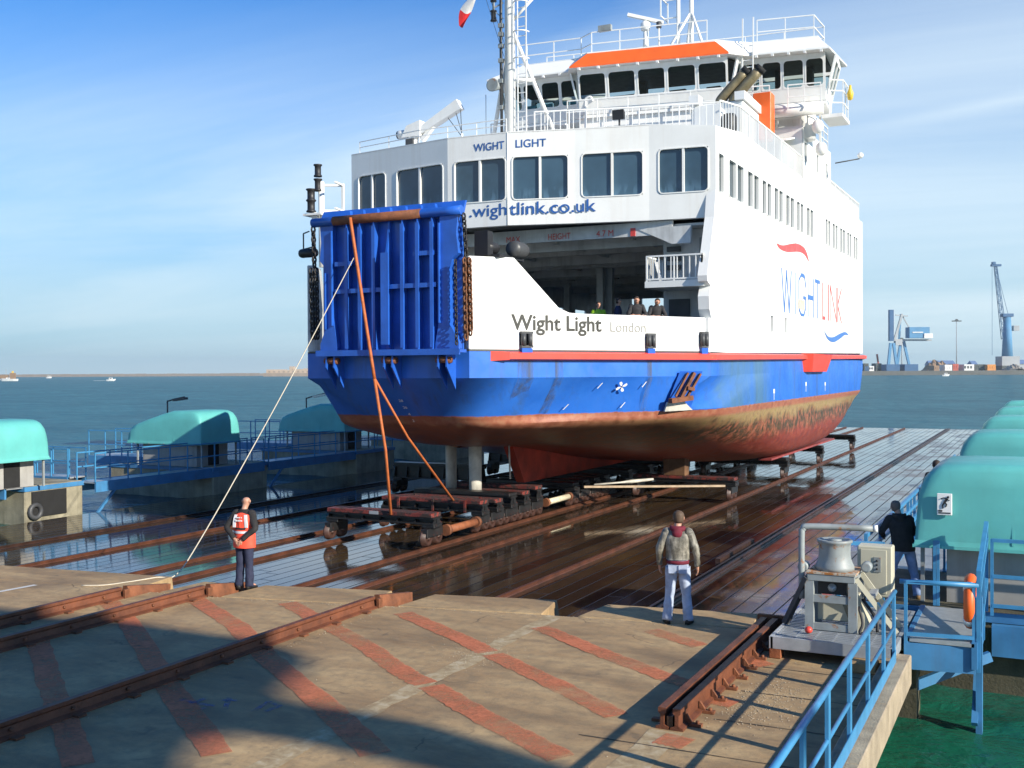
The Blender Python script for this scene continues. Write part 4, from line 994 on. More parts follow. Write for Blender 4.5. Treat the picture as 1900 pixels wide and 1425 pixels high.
# ---- upper decks of the ferry
ZD=11.92
railing('deck_rail',[(-22.2,32.6,ZD),(-19.3,31.95,ZD),(-15.9,31.85,ZD)],(.22,.42),1.2,M['white'],F,.014)
railing('deck_rail',[(-15.6,33.4,ZD),(-12.2,34.4,ZD),(-9.6,35.0,ZD)],(.12,.95),1.25,M['white'],F,.02,bal_=.22)
railing('deck_rail',[(-9.6,35.0,ZD),(-9.25,36.2,ZD+.03),(-9.25,46.4,ZD+.15)],(.10,1.0),1.3,M['white'],F,.024,bal_=.17)
railing('deck_rail',[(-9.28,53.6,ZD+.24),(-9.28,62.4,ZD+.33)],(.10,1.0),1.3,M['white'],F,.03,bal_=.17)
MB().box((-9.35,53.8,ZD+.27),(-9.30,62.3,ZD+1.1)).build('rail_screen',M['white'],F)
# raised block flush with the side
s,Pt,L=facet((SX+.003,46.5),(SX+.003,53.2),ZD-.35,14.30,[(.38,.80,12.95,13.75),(3.1,3.5,12.85,13.65),(5.4,5.75,12.85,13.6)],.02)
sb=s.build('side_block_wall',M['whitehull'],F,fix=False)
for a in ((.38,.80,12.95,13.75),(3.1,3.5,12.85,13.65),(5.4,5.75,12.85,13.6)): window(Pt,a[0],a[1],a[2],a[3],F,'sglass',mull=False,r=.06,fr=.02,frame='whitehull')
MB().box((-11.6,46.5,ZD),(SX-.012,46.62,14.30)).box((-11.6,46.63,14.28),(SX-.01,53.2,14.42)).build('side_block',M['white'],F)
MB().box((-10.9,46.42,12.0),(-10.2,46.5,13.7)).build('side_block_door',M['whitein'],F)
MB().hexa([(-12.2,45.2,13.55),(-9.6,45.2,13.55),(-9.5,46.48,13.85),(-12.2,46.48,13.85)],[(-12.2,45.2,13.62),(-9.6,45.2,13.62),(-9.5,46.48,13.92),(-12.2,46.48,13.92)]).build('block_awning',M['white'],F)
# exhaust casing
cas=MB().box((-12.6,42.0,ZD),(-10.6,45.0,14.62)).build('funnel_casing',M['white'],F,bevel=.04)
MB().box((-12.75,41.85,14.62),(-12.35,42.4,15.0)).box((-10.9,41.85,14.62),(-10.5,44.8,14.95)).build('casing_fin',M['white'],cas)
for x in (-11.75,-11.2):
    p=[(x,42.9,14.6),(x,42.9,14.85),(x+.12,42.9,15.05),(x+1.05,42.95,16.0)]
    MB().tube(smoothpath(p,4),.21,12,caps=True).build('exhaust_pipe',M['exhaust'],cas)
    MB().tube([(x+.98,42.945,15.92),(x+1.12,42.955,16.07)],.225,12).build('exhaust_tip',M['soot_and_shade'],cas)
    MB().lathe((x,42.9,14.6),[(0,0),(.28,0),(.28,.12),(.2,.14),(0,.14)],12).build('exhaust_collar',M['rust'],cas)
# deckhouse below the bridge
s=MB(); s.hexa([(-18.55,44.55,ZD),(-12.1,45.45,ZD),(-12.1,50,ZD),(-18.55,50,ZD)],[(-18.55,44.55,15.3),(-12.1,45.45,15.3),(-12.1,50,15.3),(-18.55,50,15.3)]); s.box((-21.5,46.2,ZD),(-18.56,49,15.2)); s.box((-12.09,47,ZD),(-9.6,49,15.2)); dh=s.build('deckhouse',M['white'],F)
for x,wd in ((-14.3,.5),(-16.6,.7)):
    for k in range(4): MB().box((x+k*wd/4,44.55+(x+18.5)*.14,12.4),(x+k*wd/4+.07,45.3,13.05)).build('deckhouse_vent',M['darkgrey'],dh)
s=MB().box((-13.4,45.05,12.75),(-12.5,45.4,13.1)).build('notice_board',M['white'],dh); lettering('8888',(-13.3,45.045,12.85),(-12.6,45.045,12.85),.14,M['letred'],(0,-1,0),.012,'notice_text',F)
MB().ell((-17.75,44.5,14.55),(.10,.14,.10)).build('deck_lamp',M['black'],dh)
MB().tube(smoothpath([(-18.2,44.3,14.4),(-18.2,44.3,15.9),(-18.1,44.3,16.1),(-17.95,44.3,16.1),(-17.85,44.3,15.9)],4),.06,8).build('vent_gooseneck',M['white'],dh)
railing('bridge_deck_rail',[(-18.9,43.9,14.95),(-12.2,44.85,14.95)],(.5,1.0),1.4,M['white'],F,.022)
railing('bridge_deck_rail',[(-22.3,44.1,14.5),(-18.9,43.9,14.6)],(.5,1.0),1.1,M['white'],F,.022)
railing('bridge_deck_rail',[(-9.6,45.5,14.9),(-8.3,45.7,14.9)],(.5,1.0),.7,M['white'],F,.022)
railing('bridge_deck_rail',[(-11.2,45.0,14.9),(-10.3,45.2,14.9)],(.5,1.0),.9,M['white'],F,.022)
railing('block_rail',[(-11.2,46.3,14.4),(-9.3,46.6,14.4),(-9.3,53.0,14.55)],(.35,.7,1.0),1.0,M['white'],F,.020)
MB().box((-12.6,41.9,12.0),(-12.55,42.0,12.9)).build('deck_post',M['white'],F)
railing('deck_rail',[(-20.5,44.0,ZD),(-12.6,41.0,ZD)],(.5,1.0),1.3,M['white'],F,.02)
# life-saving boxes
MB().box((-20.0,42.6,12.75),(-19.0,43.5,13.75)).build('life_jacket_box',M['orange'],F,bevel=.03)
MB().box((-10.85,44.6,13.55),(-10.1,45.3,15.5)).build('life_jacket_box',M['orange'],F,bevel=.03)
# floodlights
def flood(c):
    x,y,z=c; s=MB(); s.hexa([(x-.2,y-.12,z-.15),(x+.2,y-.12,z-.15),(x+.16,y+.1,z-.1),(x-.16,y+.1,z-.1)],[(x-.2,y-.16,z+.17),(x+.2,y-.16,z+.17),(x+.16,y+.1,z+.12),(x-.16,y+.1,z+.12)]); o=s.build('flood_lamp',M['black'],F)
    MB().bar((x,y,z-.5),(x,y,z-.1),.05,.05).build('lamp_bracket',M['darkgrey'],o)
flood((-12.6,33.6,12.45)); 
MB().lathe((-9.55,36.0,12.05),[(0,0),(.22,0),(.25,.1),(.25,.5),(.2,.62),(0,.65)],14).build('life_raft_canister',M['black'],F)
MB().box((-9.95,35.7,12.0),(-9.8,36.4,12.9)).build('raft_cradle',M['white'],F)
# ---- bridge (wheelhouse): see-through windows, ceiling, floor, rear windows
bw=[(-22.3,44.75),(-18.75,45.0),(-18.5,44.35),(-12.05,45.3),(-11.75,46.15),(-8.25,46.6)]
BF=15.38; W0,W1=15.98,17.08; BT=17.26
lean=.45
def bpt(p,z,n=(0,-1)):
    t=(z-BF)/(BT-BF); return Vector((p[0]+n[0]*lean*t,p[1]+n[1]*lean*t,z))
def bwall(a,bb,ws,tag_,lo=BF,w0=W0,w1=W1):
    """reverse-raked wall with window openings given as fractions"""
    d=(Vector((bb[0],bb[1],0))-Vector((a[0],a[1],0))); L=d.length; d/=L; n=(d.y,-d.x)
    us=sorted(set([0,1]+[q for w__ in ws for q in w__])); zs=[lo,w0,w1,BT]; s=MB()
    def P(u,z,o=0):
        p=lerp((a[0],a[1],0),(bb[0],bb[1],0),u); t=(z-BF)/(BT-BF); return Vector((p.x+n[0]*(lean*t+o),p.y+n[1]*(lean*t+o),z))
    for i in range(len(us)-1):
        for j in range(3):
            um=(us[i]+us[i+1])/2
            if j==1 and any(w__[0]<um<w__[1] for w__ in ws): continue
            q=[P(us[i],zs[j]),P(us[i+1],zs[j]),P(us[i+1],zs[j+1]),P(us[i],zs[j+1])]; q2=[P(us[i],zs[j],-.08),P(us[i+1],zs[j],-.08),P(us[i+1],zs[j+1],-.08),P(us[i],zs[j+1],-.08)]
            s.hexa(q2[:2]+q[1::-1],q2[3:1:-1]+[q[2],q[3]])
    wb=s.build('bridge_wall',M['white'],F)
    for u0,u1 in ws:
        def Pt(u,o,z): return P(u0+(u1-u0)*u,z,o)
        g=MB().quad(P(u0,w0,-.04),P(u1,w0,-.04),P(u1,w1,-.04),P(u0,w1,-.04)).build('bridge_window',M['bglass'],F,fix=False)
        k=24; s=MB(); rw=L*(u1-u0); inn=rrect(.03,rw-.03,w0+.03,w1-.03,.14); out=rrect(-.02,rw+.02,w0-.02,w1+.02,.05)
        f1=[P(u0+u/L,z,.012) for u,z in inn]; f2=[P(u0+u/L,z,.012) for u,z in out]; f3=[P(u0+u/L,z,-.05) for u,z in inn]; kk=len(inn)
        s.add(f2+f1+f3,[(q,(q+1)%kk,kk+(q+1)%kk,kk+q) for q in range(kk)]+[(kk+q,kk+(q+1)%kk,2*kk+(q+1)%kk,2*kk+q) for q in range(kk)]); s.build('window_frame',M['white'],g,fix=False)
    return P
bwall(bw[2],bw[3],[(.008,.192),(.207,.393),(.408,.592),(.607,.793),(.808,.992)],'c')
bwall(bw[0],bw[1],[(.02,.24),(.26,.49),(.51,.75),(.77,.99)],'l')
bwall(bw[4],bw[5],[(.02,.24),(.26,.49),(.51,.75),(.77,.98)],'r',w0=15.95)
bwall(bw[1],bw[2],[],'j'); bwall(bw[3],bw[4],[(.15,.45),(.55,.9)],'k')
bwall(bw[5],(-8.4,48.6),[(.12,.5),(.55,.92)],'e',w0=15.85); bwall((-22.3,47.0),bw[0],[(.1,.9)],'f')
bwall((-8.4,48.9),(-11.9,48.6),[(.03,.3),(.35,.62),(.68,.95)],'b1'); bwall((-12.0,49.3),(-18.7,49.0),[(.04,.27),(.3,.48),(.52,.7),(.74,.96)],'b2'); bwall((-18.75,47.9),(-22.3,47.2),[(.04,.3),(.36,.62),(.68,.95)],'b3')
s=MB(); s.prism([(x,y+.02,BF-.14) for x,y in bw]+[(-8.4,48.8,BF-.14),(-22.3,47.3,BF-.14)],(0,0,.13)); s.build('bridge_floor',M['white'],F)
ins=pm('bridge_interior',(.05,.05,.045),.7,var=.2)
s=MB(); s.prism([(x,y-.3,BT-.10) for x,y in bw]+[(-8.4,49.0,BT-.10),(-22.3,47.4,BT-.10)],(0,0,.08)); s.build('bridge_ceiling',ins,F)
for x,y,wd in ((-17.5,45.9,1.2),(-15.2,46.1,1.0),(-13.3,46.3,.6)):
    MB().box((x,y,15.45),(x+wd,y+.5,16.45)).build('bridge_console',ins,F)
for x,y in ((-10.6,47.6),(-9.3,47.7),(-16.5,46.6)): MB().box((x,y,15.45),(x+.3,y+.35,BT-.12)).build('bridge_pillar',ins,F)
for x,y in ((-21.6,45.4),(-20.8,45.4),(-20.0,45.4),(-19.4,45.4)): MB().box((x,y,15.85),(x+.5,y+.06,16.35)).build('bridge_blind',M['cyan'],F)
# roof: sloping brows and the flat monkey island
ev=[(-22.85,43.8),(-18.95,44.1),(-18.65,43.55),(-11.85,44.6),(-11.2,45.3),(-7.95,45.75),(-7.75,48.9),(-22.9,47.4)]
EZ=BT+.03
rf=MB()
inn=[(-21.4,44.45),(-18.7,44.6),(-18.0,44.0),(-12.5,44.85),(-11.3,45.8),(-8.5,46.2),(-8.4,48.4),(-21.4,46.9)]
def ring(pl,z): return [Vector((x,y,z)) for x,y in pl]
E0,E1,I1=ring(ev,EZ-.02),ring(ev,EZ+.06),ring(inn,EZ+.66)
n_=len(ev)
segs={'white':[0,4,5,6,7,1,3],'orange':[2]}
for mt,ks in segs.items():
    for k in ks:
        k2=(k+1)%n_; s=MB(); s.hexa([E0[k],E0[k2],I1[k2]+Vector((0,0,-.12)),I1[k]+Vector((0,0,-.12))],[E1[k],E1[k2],I1[k2],I1[k]])
        s.build('bridge_brow',M[mt],F)
MB().prism(I1,(0,0,.05)).build('bridge_roof',M['white'],F)
s=MB(); s.prism(E0,(0,0,.015)); s.build('bridge_soffit',M['white'],F)
for a,bb,k in ((0,1,5),(2,3,8),(4,5,5)):
    for i in range(k):
        p=lerp(E0[a],E0[bb],(i+.5)/k); MB().box((p.x-.05,p.y-.05,p.z-.1),(p.x+.05,p.y+.12,p.z-.005)).build('brow_bracket',M['white'],F)
RZ=EZ+.70
railing('roof_rail',[(-21.2,44.6,RZ),(-18.6,44.8,RZ),(-17.9,44.3,RZ),(-12.9,45.0,RZ)],(.45,.95),1.2,M['white'],F,.020)
railing('roof_rail',[(-11.0,46.0,RZ),(-8.7,46.4,RZ),(-8.6,48.2,RZ),(-12,48.0,RZ),(-21.2,46.8,RZ)],(.45,.95),1.4,M['white'],F,.020)
# roof ladder
s=MB()
for x in (-11.45,-11.0): s.bar((x,45.2,15.0),(x,45.35,RZ+.9),.05,.05)
for k in range(9): s.bar((-11.45,45.22+k*.015,15.3+k*.3),(-11.0,45.22+k*.015,15.3+k*.3),.035,.035)
s.build('roof_ladder',M['white'],F)
# radar and aerials on the roof
rd=MB().tube([(-15.75,45.3,RZ),(-15.75,45.3,RZ+1.1)],[.13,.08],10).build('radar_post',M['white'],F)
MB().lathe((-15.75,45.3,RZ+1.0),[(0,0),(.2,.02),(.22,.3),(.1,.42),(0,.43)],12).build('radar_drive',M['white'],rd)
MB().bar((-16.5,45.1,RZ+1.75),(-15.0,45.5,RZ+1.3),.22,.13).build('radar_scanner',M['white'],rd)
mb=MB().tube([(-14.0,46.4,RZ),(-14.0,46.4,RZ+3.1)],.10,10).build('bridge_mast',M['white'],F)
for dx,dy in ((-1.0,-.6),(.75,-.6),(-.5,.7)): MB().tube([(-14.0+dx,46.4+dy,RZ),(-14.0,46.4,RZ+1.9)],.06,8).build('mast_stay',M['white'],mb)
MB().tube([(-14.6,46.4,RZ),(-14.6,46.4,RZ+2.6)],.09,8).build('mast_pipe',M['white'],mb)
s=MB()
for z in (RZ+1.75,RZ+2.55): s.bar((-15.25,46.4,z),(-14.6,46.4,z),.05,.05); s.bar((-15.25,45.9,z),(-15.25,46.9,z),.05,.05)
for y in (45.9,46.9): s.bar((-15.25,y,RZ+1.7),(-15.25,y,RZ+2.6),.05,.05)
s.build('mast_platform',M['white'],mb)
MB().tube([(-15.1,45.2,RZ),(-15.1,45.2,RZ+1.2)],.04,8).build('aerial',M['white'],F)
MB().lathe((-15.1,45.2,RZ+1.0),[(0,0),(.12,0),(.12,.25),(0,.3)],10).build('roof_horn',M['darkgrey'],F)
MB().box((-17.6,44.3,RZ+.95),(-17.0,44.5,RZ+1.2)).build('roof_floodlight',M['greyp'],F)
# wing tail: post, platform, buoy, lamps under the wing
MB().tube([(-9.3,47.3,13.9),(-9.3,47.3,15.4)],.5,14).build('wing_column',M['white'],F)
MB().tube([(-11.3,45.9,15.0),(-8.3,46.3,15.0)],.28,12).build('wing_beam',M['white'],F)
railing('wing_platform_rail',[(-8.1,46.6,14.75),(-7.6,46.9,14.75),(-7.6,48.2,14.75)],(.5,1.0,1.45),.8,M['white'],F,.022)
MB().box((-8.4,46.5,14.6),(-7.55,48.3,14.75)).build('wing_platform',M['white'],F)
MB().lathe((-7.4,47.5,15.45),[(0,0),(.1,.05),(.14,.3),(.06,.5),(.04,.65),(0,.66)],10).build('smoke_buoy',M['yellow'],F)
for x,y,z in ((-8.55,46.4,14.25),(-8.5,46.9,13.4)): MB().ell((x,y,z),(.25,.25,.30)).build('wing_floodlight',M['white'],F)
MB().bar((-8.5,46.7,13.4),(-8.5,46.7,14.8),.08,.08).build('lamp_hanger',M['white'],F)
MB().tube([(-8.7,51.5,13.6),(-7.7,52.0,13.8)],.03,6).build('lamp_arm',M['darkgrey'],F)
MB().ell((-7.65,52.0,13.95),(.14,.14,.14)).build('side_lamp',M['white'],F)
s=MB()
for x in (-10.9,-10.3): s.bar((x,46.6,12.0),(x,46.8,15.3),.05,.05)
for k in range(10): s.bar((-10.9,46.6,12.2+k*.3),(-10.3,46.6,12.2+k*.3),.035,.035)
s.build('deck_ladder',M['white'],F)
# ---- foremast
MX,MY=-16.42,33.2
mast=MB().tube([(MX,MY,11.9),(MX,MY,17.0),(MX,MY,22.0)],[.20,.175,.14],14).build('foremast',M['white'],F)
for a,bb in (((MX-.75,MY+.1,11.9),(MX-.05,MY,15.2)),((MX+1.5,MY+.6,11.9),(MX,MY,15.9)),((MX-.62,MY+.8,11.9),(MX,MY,14.2))):
    MB().tube([a,bb],.075,8).build('mast_leg',M['white'],mast)
MB().tube([(MX,MY,14.0),(MX+.8,MY+.3,13.98)],.07,8).build('mast_brace',M['white'],mast)
MB().tube([(MX,MY,16.85),(MX+1.05,MY+.1,16.78)],.065,8).build('mast_yard',M['white'],mast)
MB().tube([(MX+.05,MY,15.95),(MX+.95,MY+.1,16.8)],.05,8).build('mast_brace',M['white'],mast)
MB().lathe((MX+1.02,MY+.1,16.8),[(0,0),(.05,0),(.05,.35),(0,.36)],8).build('yard_lamp',M['white'],mast)
s=MB()
for dx in (.36,.68): s.bar((MX+dx,MY-.15,12.0),(MX+dx,MY-.15,20),.035,.035)
for k in range(24): s.bar((MX+.36,MY-.15,12.2+k*.32),(MX+.68,MY-.15,12.2+k*.32),.025,.025)
s.build('mast_ladder',M['white'],mast)
s=MB()
for z in (14.6,15.5,16.5,17.4):
    s.tube([(MX+.68+.28*math.cos(a)-.16,MY-.15-.33*math.sin(a),z) for a in [PI*k/8 for k in range(9)]],.022,6)
for a in (.5,1.57,2.6): s.bar((MX+.52+.28*math.cos(a),MY-.15-.33*math.sin(a),14.6),(MX+.52+.28*math.cos(a),MY-.15-.33*math.sin(a),17.8),.025,.025)
s.build('ladder_cage',M['white'],mast)
MB().tube([(MX-.27,MY-.12,12.2),(MX-.29,MY-.12,15.6),(MX-.25,MY-.12,20)],.05,6).build('mast_cable',M['darkgrey'],mast)
for z in (13.0,13.9,14.6,15.1,15.5,15.8): MB().box((MX-.36,MY-.2,z),(MX-.2,MY-.05,z+.14)).build('cable_clamp',M['greyp'],mast)
lamp_stack((MX-.55,MY-.15,16.05),1,.10,mast); lamp_stack((MX-.55,MY-.15,16.72),1,.10,mast); 
MB().tube([(MX-.55,MY-.15,16.4),(MX-.55,MY-.15,16.75)],.04,6).bar((MX-.55,MY-.15,16.5),(MX-.2,MY-.1,16.65),.04,.04).bar((MX-.55,MY-.15,16.42),(MX-.2,MY-.1,16.1),.03,.03).build('lamp_bracket',M['greyp'],mast)
MB().lathe((MX-.38,MY-.60,13.75),[(.20,0),(.23,.0),(.15,.25),(.06,.5),(.05,.7),(0,.7)],14,'y').build('horn',M['greyp'],mast)
MB().lathe((MX-.38,MY-.50,13.75),[(0,0),(.17,0),(.17,.02),(0,.02)],14,'y').build('horn_mouth_shade_disc',M['soot_and_shade'],mast)  # black disc, the dark inside the horn put into its colour
MB().tube([(MX-1.1,MY+.3,11.9),(MX-1.1,MY+.3,13.7)],.015,5).build('whip_aerial',M['white'],F)
railing('mast_foot_rail',[(MX-.9,MY+.3,11.9),(MX-.1,MY+.3,11.9)],(.4,.75),.4,M['white'],F,.02)
s=MB().bar((MX+.55,MY+1.4,12.35),(MX+2.0,MY+1.0,12.0),.05,.05).bar((MX+.55,MY+1.4,12.75),(MX+1.6,MY+1.1,12.55),.1,.04); s.build('mooring_sheave',M['white'],F)
# ---- davit crane on the saloon roof
dv=MB().tube([(-20.15,32.9,11.9),(-20.15,32.9,12.5)],.20,12).build('davit_crane',M['white'],F)
MB().hexa([(-20.5,32.7,12.35),(-19.75,32.7,12.35),(-19.75,33.1,12.35),(-20.5,33.1,12.35)],[(-20.3,32.7,12.75),(-19.75,32.7,12.9),(-19.75,33.1,12.9),(-20.3,33.1,12.75)]).build('davit_head',M['white'],dv)
MB().lathe((-20.72,32.9,12.50),[(0,0),(.14,0),(.17,.04),(.17,.4),(0,.42)],12,'x').build('davit_motor',M['white'],dv)
MB().lathe((-20.76,32.9,12.50),[(0,0),(.145,0),(.145,.05),(0,.05)],12,'x').build('motor_cap',M['darkgrey'],dv)
MB().hexa([(-20.0,32.74,12.55),(-19.9,32.74,12.35),(-19.9,33.06,12.35),(-20.0,33.06,12.55)],[(-18.30,32.76,13.48),(-18.12,32.76,13.15),(-18.12,33.04,13.15),(-18.30,33.04,13.48)]).build('davit_jib',M['white'],dv)
MB().bar((-19.75,32.9,12.2),(-19.2,32.9,12.8),.18,.14).build('davit_strut',M['white'],dv)
s=MB().bar((-18.4,32.9,13.1),(-18.15,32.9,12.3),.02,.02).bar((-18.2,32.9,13.15),(-18.15,32.9,12.1),.02,.02).bar((-18.7,32.9,12.9),(-18.2,32.9,12.25),.02,.02); s.build('davit_wire',M['darkgrey'],dv)
MB().box((-20.3,32.65,11.95),(-20.0,32.75,12.3)).build('davit_box',M['darkgrey'],dv)
MB().tube([(-18.15,32.9,11.9),(-18.15,32.9,12.3)],.04,6).build('hook_post',M['white'],dv)
# ---- courtesy flag and its halyards
fp=(-18.05,33.00,17.49)
s=MB(); cols=[[],[],[]]
fl_top=Vector((-18.15,33,17.25))
def fpt(u,v):
    # u along the fly (hanging down and left), v across the hoist
    x=-17.82-.50*u+.40*v*(1-.3*u)+.05*math.sin(u*6); z=17.40-1.30*u-.05*v+.06*math.sin(v*5+u*3); y=33+.10*math.sin(u*7+v*3)
    return Vector((x,y,z))
FL=MB(); nu,nv=18,6
for i in range(nu):
    FL.cur=0 if i<6 else (1 if i<12 else 2)
    for j in range(nv):
        q=[(i,j),(i+1,j),(i+1,j+1),(i,j+1)]
        FL.add([fpt(a/nu,c/nv) for a,c in q]+[fpt(a/nu,c/nv)+Vector((0,.012,0)) for a,c in q],[(0,1,2,3),(7,6,5,4)],True)
fo=FL.build('flag',[pm('flag_navy',(.015,.03,.16),.8),pm('flag_white',(.75,.75,.75),.8),pm('flag_red',(.70,.03,.035),.8)],loc=(-17.9,33,16.6),fix=False)
tag(fo,'blue white and red tricolour flag hanging limp left of the mast','flag')
s=MB()
for dx in (.0,.16): s.tube([(-17.55+dx,33,17.8),(-16.6+dx,33.1,14.8)],.008,4)
s.build('halyard',M['darkgrey'],mast)

# ------------------------------------------------------------------ trolleys under the ferry
def bogie(par,x,y,name='bogie'):
    b_=MB().box((x-.11,y-.42,-.44),(x+.11,y+.42,-.20)).box((x-.2,y-.22,-.20),(x+.2,y+.22,-.08)).build(name,M['trolley'],par,bevel=.015)
    for dy in (-.27,.27):
        w_=MB().lathe((x-.09,y+dy,-.46),[(0,0),(.05,0),(.05,.02),(.15,.02),(.20,.0),(.24,.0),(.24,.035),(.205,.05),(.20,.15),(.15,.15),(.05,.13),(.05,.18),(0,.18)],18,'x').build('wheel',M['wheel'],b_)
def trolley(label,xa,xb,y,ztop,red,group):
    t=empty('trolley',((xa+xb)/2,y,-.796)); tag(t,label,'trolley',group)
    z0=-.10; s=MB()
    s.box((xa,y-.24,z0),(xb,y+.24,z0+.04)); s.box((xa,y-.05,z0+.04),(xb,y+.05,ztop-.16)); s.box((xa,y-.22,ztop-.16),(xb,y+.22,ztop-.11))
    n=max(4,int((xb-xa)/.5))
    for i in range(n+1):
        x=xa+.03+(xb-xa-.06)*i/n; s.hexa([(x-.012,y-.22,z0+.04),(x+.012,y-.22,z0+.04),(x+.012,y+.22,z0+.04),(x-.012,y+.22,z0+.04)],[(x-.012,y-.12,ztop-.16),(x+.012,y-.12,ztop-.16),(x+.012,y+.12,ztop-.16),(x-.012,y+.12,ztop-.16)])
    s.build('beam',M['trolley'],t)
    MB().box((xa+.04,y-.26,ztop-.11),(xb-.04,y+.26,ztop)).build('bearer',M['trolleyred'] if red else M['trolley'],t,bevel=.012)
    for x in (xa+.18,xb-.18): bogie(t,x,y)
    return t
KX0,KX1=-18.22,-14.72
g='trolleys under the keel of the ferry'
labs=['nearest black trolley with worn red top, standing clear of the bow','second trolley from the camera, red topped, tied to the first by an orange pipe','third trolley from the camera under the bow','fourth trolley from the camera under the bow','fifth trolley from the camera, red painted bearer','sixth trolley from the camera, before the white pipe']
for i,y in enumerate((25.2,28.0,28.95,29.9,30.85,31.8)):
    t=trolley(labs[i],KX0,KX1,y,[.20,.24,.18,.27,.22,.30][i],i!=3,g)
    if i==0: MB().box((-16.75,y-.268,.10),(-16.45,y-.262,.19)).build('number_plate',M['galv'],t)
    if i in (1,2,4):
        for x in (-17.6,-16.4,-15.3): MB().box((x,y-.30,-.12),(x+.07,y-.26,.24)).build('stop_lug',M['trolleyred'],t)
src=None
for i,y in enumerate((34.9,35.9,36.9,37.9,40.4,42.9,45.4,48.2,51.2,54.2,57.6,61,65)):
    lab='keel trolley in shadow under the hull, number %s behind the white pipe'%['one','two','three','four','five','six','seven','eight','nine','ten','eleven','twelve','thirteen'][i]
    if src is None: src=trolley(lab,KX0,KX1,y,.12,False,g)
    else: copy_tree(src,((KX0+KX1)/2,y,-.796),lab,group=g)
g='side trolleys under the bilge of the ferry'
sl=['nearest side trolley with long red topped beam, right of the keel','second side trolley back along the right rail','third side trolley back along the right rail','farthest side trolley by the stern, clear of the hull']
src=None
for i,y in enumerate((38.8,47.5,55.8,66.0)):
    if i==0: trolley(sl[0],-14.0,-10.05,y,.12,True,g)
    elif src is None: src=trolley(sl[1],-13.9,-10.02,y,.20,False,g)
    else: copy_tree(src,(-11.96,y,-.796),sl[i],group=g)
src=None
for i,y in enumerate((36.0,44,52,60)):
    lab='shadowed side trolley on the far left rail, %s from the bow'%['first','second','third','fourth'][i]
    if src is None: src=trolley(lab,-22.9,-19.0,y,.5,False,g)
    else: copy_tree(src,(-20.95,y,-.796),lab,group=g)
# timber blocks standing on trolleys and carrying the hull
def block(x,y,z0,z1,wx,wy,lab,mat):
    o=MB().hexa([(x-wx,y-wy,z0),(x+wx,y-wy,z0),(x+wx,y+wy,z0),(x-wx,y+wy,z0)],[(x-wx*1.02,y-wy,z1-.04),(x+wx*1.02,y-wy,z1),(x+wx*1.02,y+wy,z1),(x-wx*1.02,y+wy,z1-.04)]).build('timber_block',mat,loc=(x,y,z0),bevel=.02); tag(o,lab,'timber block','timber blocks between trolleys and hull')
bt=pm('block_timber',(.15,.075,.035),.8,var=.5,scale=3)
block(-12.35,38.8,.12,1.02,.42,.25,'brown timber block on the nearest side trolley, up against the bilge',bt)
# coupling pipes
def pipe(lab,a,bb,r,mat,cat='pipe'):
    t=empty('coupling_pipe',tuple((Vector(a)+Vector(bb))/2)); tag(t,lab,cat,'pipes coupling the trolleys')
    MB().tube([a,lerp(a,bb,.5),bb],r,12).build('pipe',mat,t)
    d=(Vector(bb)-Vector(a)).normalized()
    for p,sg in ((a,1),(bb,-1)): MB().tube([Vector(p)-d*sg*.08,Vector(p)+d*sg*.06],r*1.45,12).build('pipe_collar',M['rust'],t)
pipe('rusty orange pipe coupling the two nearest trolleys',(-14.75,25.75,-.33),(-14.75,27.45,-.33),.11,M['orangerust'])
pipe('pale rust-flecked pipe coupling the sixth trolley to those behind',(-14.8,32.45,-.32),(-14.8,34.35,-.32),.10,pm('pale_pipe',(.62,.56,.40),.6,var=.2,scale=6,rust=.4,rustcol=(.35,.14,.04)))
o=MB().bar((-14.3,34.5,.02),(-10.4,38.4,-.16),.10,.07).build('plank',pm('pale_plank',(.40,.30,.20),.75,var=.3,scale=4),loc=(-12.4,36.5,-.1)); tag(o,'long pale plank lying from the keel trolleys to the nearest side trolley','plank')
o=MB().tube([(-14.2,35.2,.03),(-13.5,36.0,.06),(-13.2,36.3,.08),(-12.6,36.9,.13)],[.035,.035,.07,.045],8).build('turnbuckle',M['leg'],loc=(-13.4,36.1,.05)); tag(o,'pale rigging screw lying above the long plank','rigging screw')

# straps and rope on the ramp
t=empty('lifting_strap',(-16.3,25,.2)); tag(t,'orange lifting strap hung from the ramp roller, split to two trolleys','strap')
k=Vector((-16.06,24.2,3.85))
MB().tube(smoothpath([(-16.85,24.26,8.2),(-16.62,24.22,7.0),(-16.3,24.2,5.2),k],3),.045,6).build('strap_fall',M['strap'],t)
MB().tube([k,(-16.05,24.7,1.9),(-16.03,24.92,.12)],.042,6).build('strap_leg',M['strap'],t)
MB().tube([k,(-15.9,25.6,2.2),(-15.65,27.72,.22)],.036,6).build('strap_leg',M['strap'],t)
rp_=[(-16.70,24.2,7.1),(-16.55,21.5,4.15),(-16.1,19.0,2.0),(-15.6,17.0,.55),(-15.33,16.05,.045),(-15.5,15.7,.04),(-15.75,15.2,.015),(-15.95,14.8,.012),(-16.3,14.6,.012)]
o=MB().tube(smoothpath(rp_,5),.013,6).build('rope',M['rope'],loc=(-15.3,16,.0)); tag(o,'thin pale rope running from the raised ramp down to the quay edge','rope')

